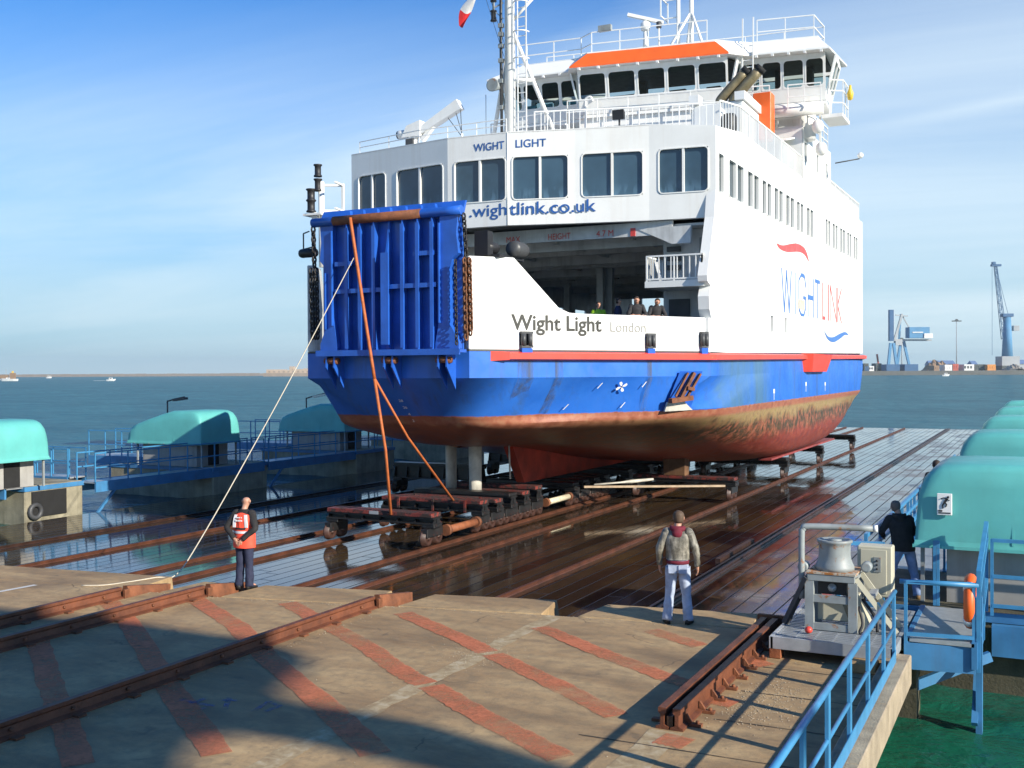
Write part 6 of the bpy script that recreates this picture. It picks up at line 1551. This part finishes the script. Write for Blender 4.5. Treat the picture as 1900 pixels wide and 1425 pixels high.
    if fit.get('extra'): fit['extra'](put,J,sp_at,ring)
    return body
def fab(n,c,v=.3,sc=7,**k): return pm(n,c,.85,var=v,scale=sc,**k)
ST={'knL':(-.115,.015,.49),'knR':(.115,.015,.49),'anL':(-.135,-.02,.085),'anR':(.135,-.02,.085),
    'elL':(-.265,-.03,1.14),'elR':(.265,-.03,1.14),'wrL':(-.275,.05,.90),'wrR':(.275,.05,.90)}
hair_d=pm('hair_dark',(.035,.022,.016),.7,var=.4,scale=25); hair_b=pm('hair_brown',(.10,.06,.035),.7,var=.35,scale=25); hair_g=pm('hair_grey',(.20,.15,.12),.7,var=.3,scale=25)
# man in jeans and grey leather jacket
m,nt,b=newmat('worn_grey_leather'); v=coord(nt); n1=noi(nt,v,5,7,.66,.4); n2=noi(nt,coord(nt,(9,9,1.6)),1.6,6,.7)
a=mth(nt,'ADD',mth(nt,'MULTIPLY',n1,.6),mth(nt,'MULTIPLY',n2,.5))
nt.links.new(ramp(nt,a,[(.40,(.035,.033,.024)),(.52,(.12,.11,.085)),(.66,(.34,.31,.25))]),b.inputs['Base Color']); b.inputs['Roughness'].default_value=.5
bumpn(nt,b,n2,.5,.02); leather=m
jeans=fab('pale_jeans',(.38,.44,.56),.35,8); jeans2=fab('blue_jeans',(.20,.29,.50),.3,9); navy=fab('navy_trousers',(.022,.027,.060),.35,9)
maroon=fab('maroon_hood',(.16,.012,.028),.3,9); blackj=fab('black_jacket',(.022,.020,.020),.4,9); blacks=pm('black_shoe',(.02,.018,.016),.5); browns=pm('brown_boot',(.20,.12,.05),.6)
def hem_band(put,J,sp_at,ring):
    s=MB(); s.loft([ring((0,0,.93),.176,.126),ring((0,0,.985),.178,.128)]); put(s,'shirt_hem',maroon,.008)
    for x in (-.075,.085):
        p=MB().hexa([(x-.06,-.150,.80),(x+.06,-.150,.80),(x+.06,-.10,.80),(x-.06,-.10,.80)],[(x-.065,-.137,.92),(x+.065,-.137,.92),(x+.06,-.09,.92),(x-.06,-.09,.92)]); put(p,'back_pocket',jeans,.004)
p=dict(ST,knL=(-.125,.02,.49),knR=(.125,.02,.49),anL=(-.165,-.03,.085),anR=(.165,-.03,.085),elL=(-.28,-.02,1.15),elR=(.28,-.02,1.15),wrL=(-.285,.05,.90),wrR=(.30,.05,.89),head=(.012,.03,-.008))
person((-5.22,16.47,.006),math.radians(14),'man from behind in grey leather jacket, maroon hood and pale jeans, on the quay edge',p,
  dict(up=leather,low=jeans,shoe=blacks,hair=hair_b,hood=maroon,hem=1.0,w=1.03,extra=hem_band),1.015)
# man in the orange vest, hands clasped behind his back
vest=pm('hivis_orange',(.85,.09,.045),.6,var=.12,scale=8); refl=pm('reflective_strip',(.78,.76,.76),.3,var=.1)
def vest_x(put,J,sp_at,ring):
    s=MB(); pr=[(.78,.222,.162),(.84,.224,.164),(.98,.218,.160),(1.08,.214,.156),(1.20,.228,.155),(1.32,.236,.152),(1.39,.215,.138),(1.43,.150,.112),(1.455,.105,.092)]
    R=[ring((0,0,z),a,b_) for z,a,b_ in pr]; dn=[]
    for i in range(len(R)-1):
        for k in range(3): dn.append([lerp(x,y,k/3) for x,y in zip(R[i],R[i+1])])
    dn.append(R[-1]); s.loft(dn,caps=False); put(s,'hivis_vest',vest,.010)
    s=MB(); s.loft([ring((0,0,1.125),.214,.157),ring((0,0,1.165),.218,.158)],caps=False); put(s,'vest_seam',blackj,.008)
    for z in (1.055,.965):
        s=MB(); s.loft([ring((0,0,z),.216,.160),ring((0,0,z+.045),.215,.159)],caps=False); put(s,'reflective_band',refl,.006)
    for x in (-.125,.125):
        s=MB(); pts=[(x*1.02,-.140,1.17),(x,-.142,1.25),(x*.92,-.138,1.33),(x*.8,-.118,1.405)]
        for q in range(3):
            A_=Vector(pts[q]);B_=Vector(pts[q+1]); s.hexa([A_+Vector((-.028,-.012,0)),A_+Vector((.028,-.012,0)),A_+Vector((.028,.01,0)),A_+Vector((-.028,.01,0))],[B_+Vector((-.028,-.012,0)),B_+Vector((.028,-.012,0)),B_+Vector((.028,.01,0)),B_+Vector((-.028,.01,0))])
        put(s,'reflective_band',refl,.0)
    s=MB().box((-.016,-.168,1.17),(.016,-.150,1.40)); put(s,'vest_seam',vest,.003)
    s=MB()
    for k,(x,w_) in enumerate(((-.062,.035),(-.022,.03),(.028,.02))): s.box((x,-.172,1.345),(x+w_,-.166,1.37))
    for k,(x,w_) in enumerate(((-.085,.04),(-.035,.025),(-.004,.025),(.03,.025))): s.box((x,-.172,1.285),(x+w_,-.166,1.315))
    put(s,'vest_print',refl,0)
p=dict(ST,elL=(-.30,-.12,1.16),elR=(.30,-.12,1.16),wrL=(-.075,-.225,.965),wrR=(.085,-.225,.95),hdL=(.4,0,-.35),hdR=(-.4,0,-.45),pnL=(0,1,0),pnR=(0,1,0),knL=(-.09,.01,.49),knR=(.09,.01,.49),anL=(-.105,-.02,.085),anR=(.115,-.02,.085),head=(.02,.015,0))
person((-13.33,15.72,.006),math.radians(8),'balding man from behind in orange reflective vest and navy trousers, hands behind back',p,
  dict(up=blackj,low=navy,shoe=blacks,hem=.88,w=1.07,extra=vest_x),.985)
# man in black leaning on the fence
p=dict(ST,lean=(-.10,.10,-.02),elL=(-.36,.10,1.18),elR=(.22,.22,1.14),wrL=(-.30,.33,1.06),wrR=(.02,.36,1.08),knL=(-.20,.05,.47),knR=(.17,.0,.48),anL=(-.25,.02,.085),anR=(.23,-.10,.085),head=(-.02,.04,-.01))
person((-2.06,18.55,.302),math.radians(18),'man in black hooded jacket and blue jeans leaning on the blue fence',p,
  dict(up=blackj,low=jeans2,shoe=browns,hair=hair_g,hood=blackj,hem=.84,w=1.10),.90)
person((-2.16,25.7,.252),math.radians(10),'person behind the nearest teal hood, only dark head showing',ST,dict(up=blackj,low=navy,shoe=blacks,hair=hair_d,hem=.86),.99)
# crew on the car deck
hiv=pm('hivis_yellow',(.45,.75,.03),.6,var=.12); dnavy=fab('navy_shirt',(.02,.025,.07)); dtee=fab('dark_tee',(.03,.028,.03))
ZK=4.597
person((-13.25,33.3,ZK),math.radians(-150),'crewman in bright yellow-green jacket on the car deck, leftmost of four',ST,dict(up=hiv,low=navy,shoe=blacks,hair=hair_d,hem=.86),.98,None)
person((-12.45,33.0,ZK),math.radians(-70),'crewman in navy shirt seen side-on on the car deck beside the yellow jacket',ST,dict(up=dnavy,low=navy,shoe=blacks,hair=hair_d,hem=.86),1.03)
pl_=dict(ST,lean=(0,.16,-.03),elL=(-.27,.20,1.12),elR=(.27,.20,1.12),wrL=(.10,.34,1.10),wrR=(-.10,.34,1.08),head=(.02,.06,-.03))
person((-10.95,30.55,ZK),math.radians(-150),'bearded man in dark T-shirt leaning on the white bulwark with folded arms',pl_,dict(up=dtee,low=navy,shoe=blacks,hair=hair_d,hem=.9,sl=.25,w=1.08),.96)
person((-10.55,31.2,ZK),math.radians(-150),'man in dark T-shirt beside the folded-arms man, head bowed at the bulwark',dict(pl_,head=(.0,.09,-.05)),dict(up=dtee,low=navy,shoe=blacks,hair=hair_d,hem=.9,sl=.4),.95)

# ------------------------------------------------------------------ far shore, boats, breakwater
RV=Vector((math.cos(th),math.sin(th),0)); FV=Vector((-math.sin(th),math.cos(th),0))
class Far:
    """local frame at a place on the far shore: u to the right, w away, z up"""
    def __init__(s,r,d): s.o=RV*r+FV*d
    def p(s,u,w,z): return s.o+RV*u+FV*w+Vector((0,0,z))
    def bx(s,mb,u0,u1,w0,w1,z0,z1): return mb.hexa([s.p(u0,w0,z0),s.p(u1,w0,z0),s.p(u1,w1,z0),s.p(u0,w1,z0)],[s.p(u0,w0,z1),s.p(u1,w0,z1),s.p(u1,w1,z1),s.p(u0,w1,z1)])
fm=lambda n,c,r=.7: pm(n,c,r,var=.15,scale=.1)
FB=fm('crane_blue',(.08,.24,.42)); FD=fm('crane_dark_blue',(.03,.10,.22)); FG=fm('far_grey',(.35,.37,.38)); FQ=fm('far_quay',(.34,.29,.23)); FQd=fm('far_quay_wall',(.10,.10,.09))
FW=fm('far_white',(.7,.7,.68)); FO=fm('far_orange',(.62,.25,.04)); FR_=fm('far_red',(.42,.08,.05)); FBr=fm('far_brown',(.27,.17,.10)); FY=fm('far_yellow',(.65,.45,.08)); FBl=fm('far_roof_blue',(.13,.20,.36)); FK=fm('far_dark',(.06,.07,.07))
D=1100.; k_=D/2000
def U(px): return (px-950)*k_
Zf=3.2
q=Far(0,D); s=MB(); q.bx(s,U(1590),U(2300),0,260,-3,Zf); o=s.build('far_quay',FQd,loc=(0,0,0)); struct(o)
s=MB(); q.bx(s,U(1590),U(2300),.5,260,Zf+.02,Zf+.06); o=s.build('far_quay_surface',FQ); struct(o)
def zpx(y): return 4+(687.5-y)*k_   # height of an image row at the shore distance, used only to size the cranes
def fthing(name,label,cat,px,w=20,group=None):
    f=Far(U(px)*(D+w)/D,D+w); t=empty(name,tuple(f.p(0,0,Zf))); tag(t,label,cat,group); return f,t
# ship-to-shore gantry crane
f,t=fthing('gantry_crane','pale blue dockside gantry crane with raised boom on the far quay','crane',1690,25)
def fb(name,mat,a,b_,wd,h=None,par=None): 
    MB().bar(f.p(*a),f.p(*b_),wd,h or wd,tuple(FV)).build(name,mat,par or t)
for u0,u1 in ((-21,-24),(-18,-14)): fb('leg',FB,(u0,0,zpx(636)),(u1,0,Zf),2.6)
for u0,u1 in ((-7,-12),(-4,3)): fb('leg',FB,(u0+1,12,zpx(632)),(u1+1,12,Zf),2.4)
fb('boom',FD,(-20.5,0,zpx(632)),(-20.5,0,zpx(573)),4.6,4)
fb('boom_rail',FW,(-17.8,0,zpx(628)),(-17.8,0,zpx(573)),.9)
fb('apex_leg',FG,(-17,0,zpx(630)),(-9,0,zpx(581)),2.2); fb('apex_leg',FB,(-9,4,zpx(581)),(-10,6,zpx(630)),1.6)
fb('apex_platform',FG,(-16,0,zpx(583)),(-3,0,zpx(585)),1.2)
fb('stay',FG,(-8,2,zpx(584)),(0,2,zpx(610)),1.0)
fb('girder',FG,(-20,5,zpx(630)),(23,5,zpx(630.5)),1.8,4)
s=MB(); f.bx(s,-2,19,-2,10,zpx(626.5),zpx(606)); hs_=s.build('machinery_house',FB,t)
s=MB(); f.bx(s,1,12,-2.6,-2.1,zpx(617),zpx(615)); s.build('walkway_rail',FW,t)
s=MB(); f.bx(s,13,22,-3,6,zpx(627),zpx(618)); s.build('electric_room',FW,t)
s=MB(); f.bx(s,-16,-9,-1,5,zpx(640),zpx(632)); s.build('operator_cab',FG,t)
for u in (-19,0): 
    s=MB(); f.bx(s,u-7,u+7,-2,14,Zf,Zf+7); s.build('bogie',FD,t)
# mobile harbour crane
f,t=fthing('harbour_crane','tall blue harbour crane with slender lattice jib at the right edge','crane',1869,40)
MB().tube([f.p(0,0,zpx(664)),f.p(0,0,zpx(586))],[5.6,3.6],14).build('tower',FB,t)
s=MB(); f.bx(s,-6,5,-4,4,zpx(586),zpx(580)); s.build('tower_head',FD,t)
s=MB(); f.bx(s,6,12,-2,3,zpx(613),zpx(603)); s.build('operator_cab',FG,t)
ja,jb=Vector(f.p(-3,0,zpx(629))),Vector(f.p(-12.5,0,zpx(488)))
s=MB()
ws=[(-2.4,-2),(2.4,-2),(2.4,2),(-2.4,2)]
for a,b_ in ws: s.bar(ja+RV*a+FV*b_,jb+RV*a*.5+FV*b_*.5,.55,.55,tuple(FV))
for i in range(16):
    t0,t1=i/16,(i+1)/16; sg=1 if i%2 else -1
    for wq in (-2,2): s.bar(lerp(ja,jb,t0)+RV*2.3*sg*(1-t0*.5)+FV*wq*(1-t0*.5),lerp(ja,jb,t1)-RV*2.3*sg*(1-t1*.5)+FV*wq*(1-t1*.5),.4,.4,tuple(FV))
s.build('jib',FD,t)
s=MB(); f.bx(s,-17,-7,-2,2,zpx(489),zpx(485)); s.hexa(*[[f.p(u,w,z) for u,w in ((-16,-2),(-13,-2),(-13,2),(-16,2))] for z in (zpx(487),zpx(480.5))]); s.build('jib_head',FD,t)
s=MB().bar(f.p(1,0,zpx(582)),jb+Vector((0,0,1)),.35,.35,tuple(FV)).bar(f.p(-16,0,zpx(488)),f.p(-16,0,zpx(660)),.3,.3,tuple(FV)); s.build('hoist_cable',FD,t)
s=MB(); f.bx(s,-9,9.5,-8,8,Zf+5,zpx(662)); s.build('chassis',FG,t)
s=MB(); f.bx(s,-9,9,-8,8,Zf+.2,Zf+5); s.build('undercarriage',FK,t)
# light masts
for px,yt,lab in ((1775,592,'tall slim floodlight mast between the two far cranes'),(1673.5,628,'slim light mast standing behind the gantry crane')):
    f,t=fthing('light_mast',lab,'light mast',px,60,'floodlight masts on the far quay'); MB().tube([f.p(0,0,Zf),f.p(0,0,zpx(yt))],[.6,.4],8).build('mast',FG,t)
    s=MB(); f.bx(s,-5,5,-1,1,zpx(yt+1),zpx(yt-1)); s.hexa(*[[f.p(u*q_,w*q_,z) for u,w in ((-2,-1),(2,-1),(2,1),(-2,1))] for z,q_ in ((zpx(yt-1),1),(zpx(yt-4),.4))]); s.build('lamp_ring',FK,t)
# sheds, heaps, containers and trucks
def fbox(name,label,cat,px0,px1,y0,y1,mat,w=30,roof=None,group=None):
    f,t=fthing(name,label,cat,(px0+px1)/2,w,group); hw=(px1-px0)/2*k_
    z1=zpx(y1)
    s=MB(); f.bx(s,-hw,hw,0,14,Zf+.07,z1 if not roof else Zf+(z1-Zf)*.6); s.build('wall' if roof else 'body',mat,t)
    if roof:
        zb=Zf+(z1-Zf)*.6; s=MB(); s.add([f.p(-hw,-1,zb),f.p(hw,-1,zb),f.p(hw,15,zb),f.p(-hw,15,zb),f.p(-hw,7,z1),f.p(hw,7,z1)],[(0,1,5,4),(2,3,4,5),(1,2,5),(3,0,4),(3,2,1,0)]); s.build('roof',roof,t)
    else:
        s=MB()
        for i in range(3): f.bx(s,-hw+hw*.6*i+.1,-hw+hw*.6*i+hw*.35,-.25,0,Zf+(z1-Zf)*.35,Zf+(z1-Zf)*.75)
        s.build('side_panel',FK if cat!='container' else mat,t)
    return t
fbox('warehouse','long low shed with dull blue roof between crane and light mast','shed',1722,1776,676,668,FG,120,FBl)
fbox('warehouse','grey shed roof at the extreme right behind the harbour crane','shed',1888,1930,684,667,FG,120,FBl)
fbox('warehouse','small dark-roofed shed right of the rubble heap','shed',1803,1815,680,669,FBr,110,FBl)
fbox('container','white container unit under the gantry crane','container',1667,1682,684,678,FW,40)
fbox('container','cream container left of the red one','container',1753,1767,686,677.5,FW,38)
fbox('container','rust red container on the far quay','container',1768,1779,686,676,FR_,38)
fbox('truck','white lorry body right of the rust red container','truck',1789,1808,687,677,FW,34)
fbox('container','dark container beside the white lorry body','container',1809,1829,686,677,FK,36)
fbox('container','bright orange container near the harbour crane','container',1832,1848,686,677.5,FO,30)
fbox('container','brown container seen left of the white containers','container',1733,1743,686,679,FBr,34)
fbox('tank','black storage tank just right of the ferry stern','tank',1603,1612,684,674,FK,50)
fbox('van','small white van right of the black tank','van',1613,1622,686,679.5,FW,24)
fbox('tank','second black tank between white van and red jib','tank',1625,1636,684,674,FK,50)
fbox('shack','grey hut under the left leg of the gantry crane','hut',1637,1648,686,679,FBr,60)
f,t=fthing('red_jib','small red crane jib pointing up left of the gantry crane','crane',1629,60)
MB().bar(f.p(1.5,0,Zf),f.p(-1,0,zpx(656)),1.6,1.6,tuple(FV)).build('jib',FR_,t); MB().bar(f.p(-4,0,Zf),f.p(1,0,Zf+5),2.2,2.2,tuple(FV)).build('base',FR_,t)
# rubble heap
def heap(f,u0,u1,zt,seed,mat,name,label,cat):
    rn=random.Random(seed); s=MB(); n=14; rows=[]
    for j in range(5):
        rg=[]
        for i in range(n+1):
            x=u0+(u1-u0)*i/n; e=math.sin(PI*i/n)**.6*math.sin(PI*(j+.5)/5); rg.append(f.p(x,j*5,Zf+max(.0,e*zt*(.7+.5*rn.random()))))
        rows.append(rg)
    vs=[v for r in rows for v in r]; s.add(vs,[(j*(n+1)+i,j*(n+1)+i+1,(j+1)*(n+1)+i+1,(j+1)*(n+1)+i) for j in range(4) for i in range(n)])
    o=s.build(name,mat,loc=tuple(f.p((u0+u1)/2,0,Zf)),fix=False); tag(o,label,cat); return o
f=Far(U(1795),D+70); heap(f,-14,14,11,3,FBr,'rubble_heap','brown rubble heap behind the white lorry on the far quay','heap')
f=Far(U(1893),D+5); heap(f,-9,9,6,5,FQ,'stone_heap','pale stone heap at the right end of the far quay','heap')
f=Far(U(1650),D+60); heap(f,-12,16,6,9,FBr,'scrap_heap','low brown scrap heap behind the gantry crane','heap')
# breakwater, fort
BW=fm('breakwater_stone',(.24,.19,.15)); 
DB=2300.; kb=DB/2000
f=Far(0,DB); s=MB(); n=90
us=[(-1600+(620-950+1600)*i/n)*kb for i in range(n+1)]
rn=random.Random(4)
for i in range(n):
    h0=4.2+rn.random()*.7
    f.bx(s,us[i],us[i+1]+.2,0,14,-2,h0)
o=s.build('breakwater',BW,loc=tuple(f.p(-900,0,-1))); tag(o,'long low stone breakwater on the left horizon','breakwater')
f=Far((533-950)*.9,1800); k2=.9; t=empty('sea_fort',tuple(f.p(0,0,-1))); tag(t,'pale brown stone sea fort at the end of the breakwater, left of the ferry bow','fort')
FT=fm('fort_stone',(.46,.35,.25)); FTd=fm('fort_stone_dark',(.30,.23,.17))
s=MB(); f.bx(s,-40,60,0,60,-2,4.5); s.build('rampart_base',FTd,t)
for a,b_,z in ((-36,-10,10.5),(-10,8,9.5),(8,26,11),(26,60,12)): 
    s=MB(); f.bx(s,a,b_,5,50,4.5,z); s.build('rampart',FT,t)
s=MB(); f.bx(s,2,10,8,20,9,15.5); s.build('lookout_tower',FT,t)
s=MB()
for i in range(9): f.bx(s,-32+i*8,-29+i*8,4.6,5.1,5.5,8); 
s.build('embrasures',FTd,t)
# boats
def boat(px,dist,ln,h,label,hullm,cab,dirn=1,group=None,extra=None):
    f=Far((px-950)*dist/2000,dist); t=empty('boat',tuple(f.p(0,0,-.95))); tag(t,label,'boat',group)
    s=MB(); rg=[]
    for u,wd,z0,z1 in ((-.5,.5,-.1,.62),(-.3,.9,-.25,.6),(0,1,-.3,.62),(.3,.75,-.25,.75),(.5,.05,.35,.95)):
        x=u*ln*dirn; w_=wd*ln*.15; rg.append([f.p(x,-w_,-.95+z1*h),f.p(x,-w_*.6,-.95+z0*h),f.p(x,w_*.6,-.95+z0*h),f.p(x,w_,-.95+z1*h)])
    s.loft(rg,smooth=False); s.build('hull',hullm,t)
    s=MB(); a,b_,zc=cab
    x0,x1=sorted((a*ln*dirn,b_*ln*dirn)); f.bx(s,x0,x1,-ln*.09,ln*.09,-.95+.55*h,-.95+zc*h); c_=s.build('cabin',FW,t)
    s=MB(); f.bx(s,x0+.08*ln,x1-.05*ln,-ln*.092,-ln*.088,-.95+h*(.6+.3*(zc-.6)),-.95+h*(.6+.75*(zc-.6))); s.build('cabin_window',FK,c_)
    if extra: extra(f,t)
    return t
boat(206,820,7,1.5,'small white motor boat under way on the left, trailing a wake',FW,(-.2,.15,1.5))
f=Far((196-950)*.41,820); s=MB(); f.bx(s,-9,0,-.6,.6,-.96,-.86); o=s.build('boat_wake',FW,loc=tuple(f.p(-4,0,-.9))); o['kind']='stuff'; tag(o,'thin white wake behind the small motor boat','wake')
def work(f,t):
    MB().bar(f.p(-2,0,1),f.p(-2,0,8.5),.3,.3,tuple(FV)).build('mast',FG,t); s=MB(); f.bx(s,-7,-.5,-1.2,1.2,.9,3.6); s.build('deckhouse',FY if False else FBr,t); s=MB(); f.bx(s,1.5,5.5,-1.2,1.2,.6,5.4); s.build('wheelhouse',FBr,t); MB().bar(f.p(3.4,0,5),f.p(3.4,0,7),1.2,1.2,tuple(FV)).build('funnel',FY,t)
boat(16,880,15,2.6,'work boat with white hull and buff upperworks at the left edge',FW,(-.1,.1,1.0),-1,None,work)
boat(91,1500,8,2.0,'tiny white boat on the horizon near the left edge',FW,(-.2,.2,1.6))
boat(1755,900,6,1.6,'tiny white launch on the water before the far containers',FW,(-.2,.2,1.5))

# ------------------------------------------------------------------ added unseen blocker, its outline shaped to cast the shadow on the quay
gs=[(-16.89,12.64,0.00),(-15.27,12.42,0.00),(-13.71,12.80,0.00),(-11.83,12.76,0.00),(-10.68,12.42,0.00),(-10.19,12.01,0.00),(-9.91,11.14,0.00),(-9.72,10.68,0.00),(-9.12,10.40,0.00),(-7.63,10.58,0.00),(-5.25,9.94,0.00),(-4.16,9.56,0.00),(-5.21,9.29,0.00),(-7.19,9.38,0.00),(-8.26,9.41,0.00),(-9.15,9.33,0.00),(-9.41,8.97,0.00),(-9.08,8.39,0.00),(-8.65,7.89,0.00),(-8.37,6.90,0.00),(-10.90,7.25,0.00)]
X0=26.0
P=[]
for x,y,z in gs:
    tt=(X0-x)/sd.x; P.append(Vector((X0,y+sd.y*tt,sd.z*tt)))
t=empty('shadow_blocker',(X0,P[0].y-10,-1)); tag(t,'added dark blocker out of frame on the right, shaped to shade the quay','crane')
MB().prism(P,(1.2,0,0)).build('shadow_outline_slab',FD,t)
yl=min(p.y for p in P); zl=P[[p.y for p in P].index(yl)].z
MB().box((X0+.1,yl-6,zl-1.0),(X0+1.1,yl+1.0,zl+1.2)).build('blocker_arm',FD,t)
MB().tube([(X0+.6,yl-5,-3),(X0+.6,yl-5,zl+1)],[.9,.6],12).build('tower',FD,t)  # added post carrying the unseen blocker

# ------------------------------------------------------------------ thin sea haze
m=bpy.data.materials.new('haze'); m.use_nodes=True; nt=m.node_tree
nt.nodes.remove(nt.nodes['Principled BSDF'])
vp=N(nt,'ShaderNodeVolumePrincipled'); vp.inputs['Color'].default_value=(.78,.95,1,1); vp.inputs['Density'].default_value=.00013; vp.inputs['Anisotropy'].default_value=.2
nt.links.new(vp.outputs[0],nt.nodes['Material Output'].inputs['Volume'])
o=MB().box((-6500,-260,-4.6),(6500,9500,125)).build('haze',m); struct(o,'stuff')
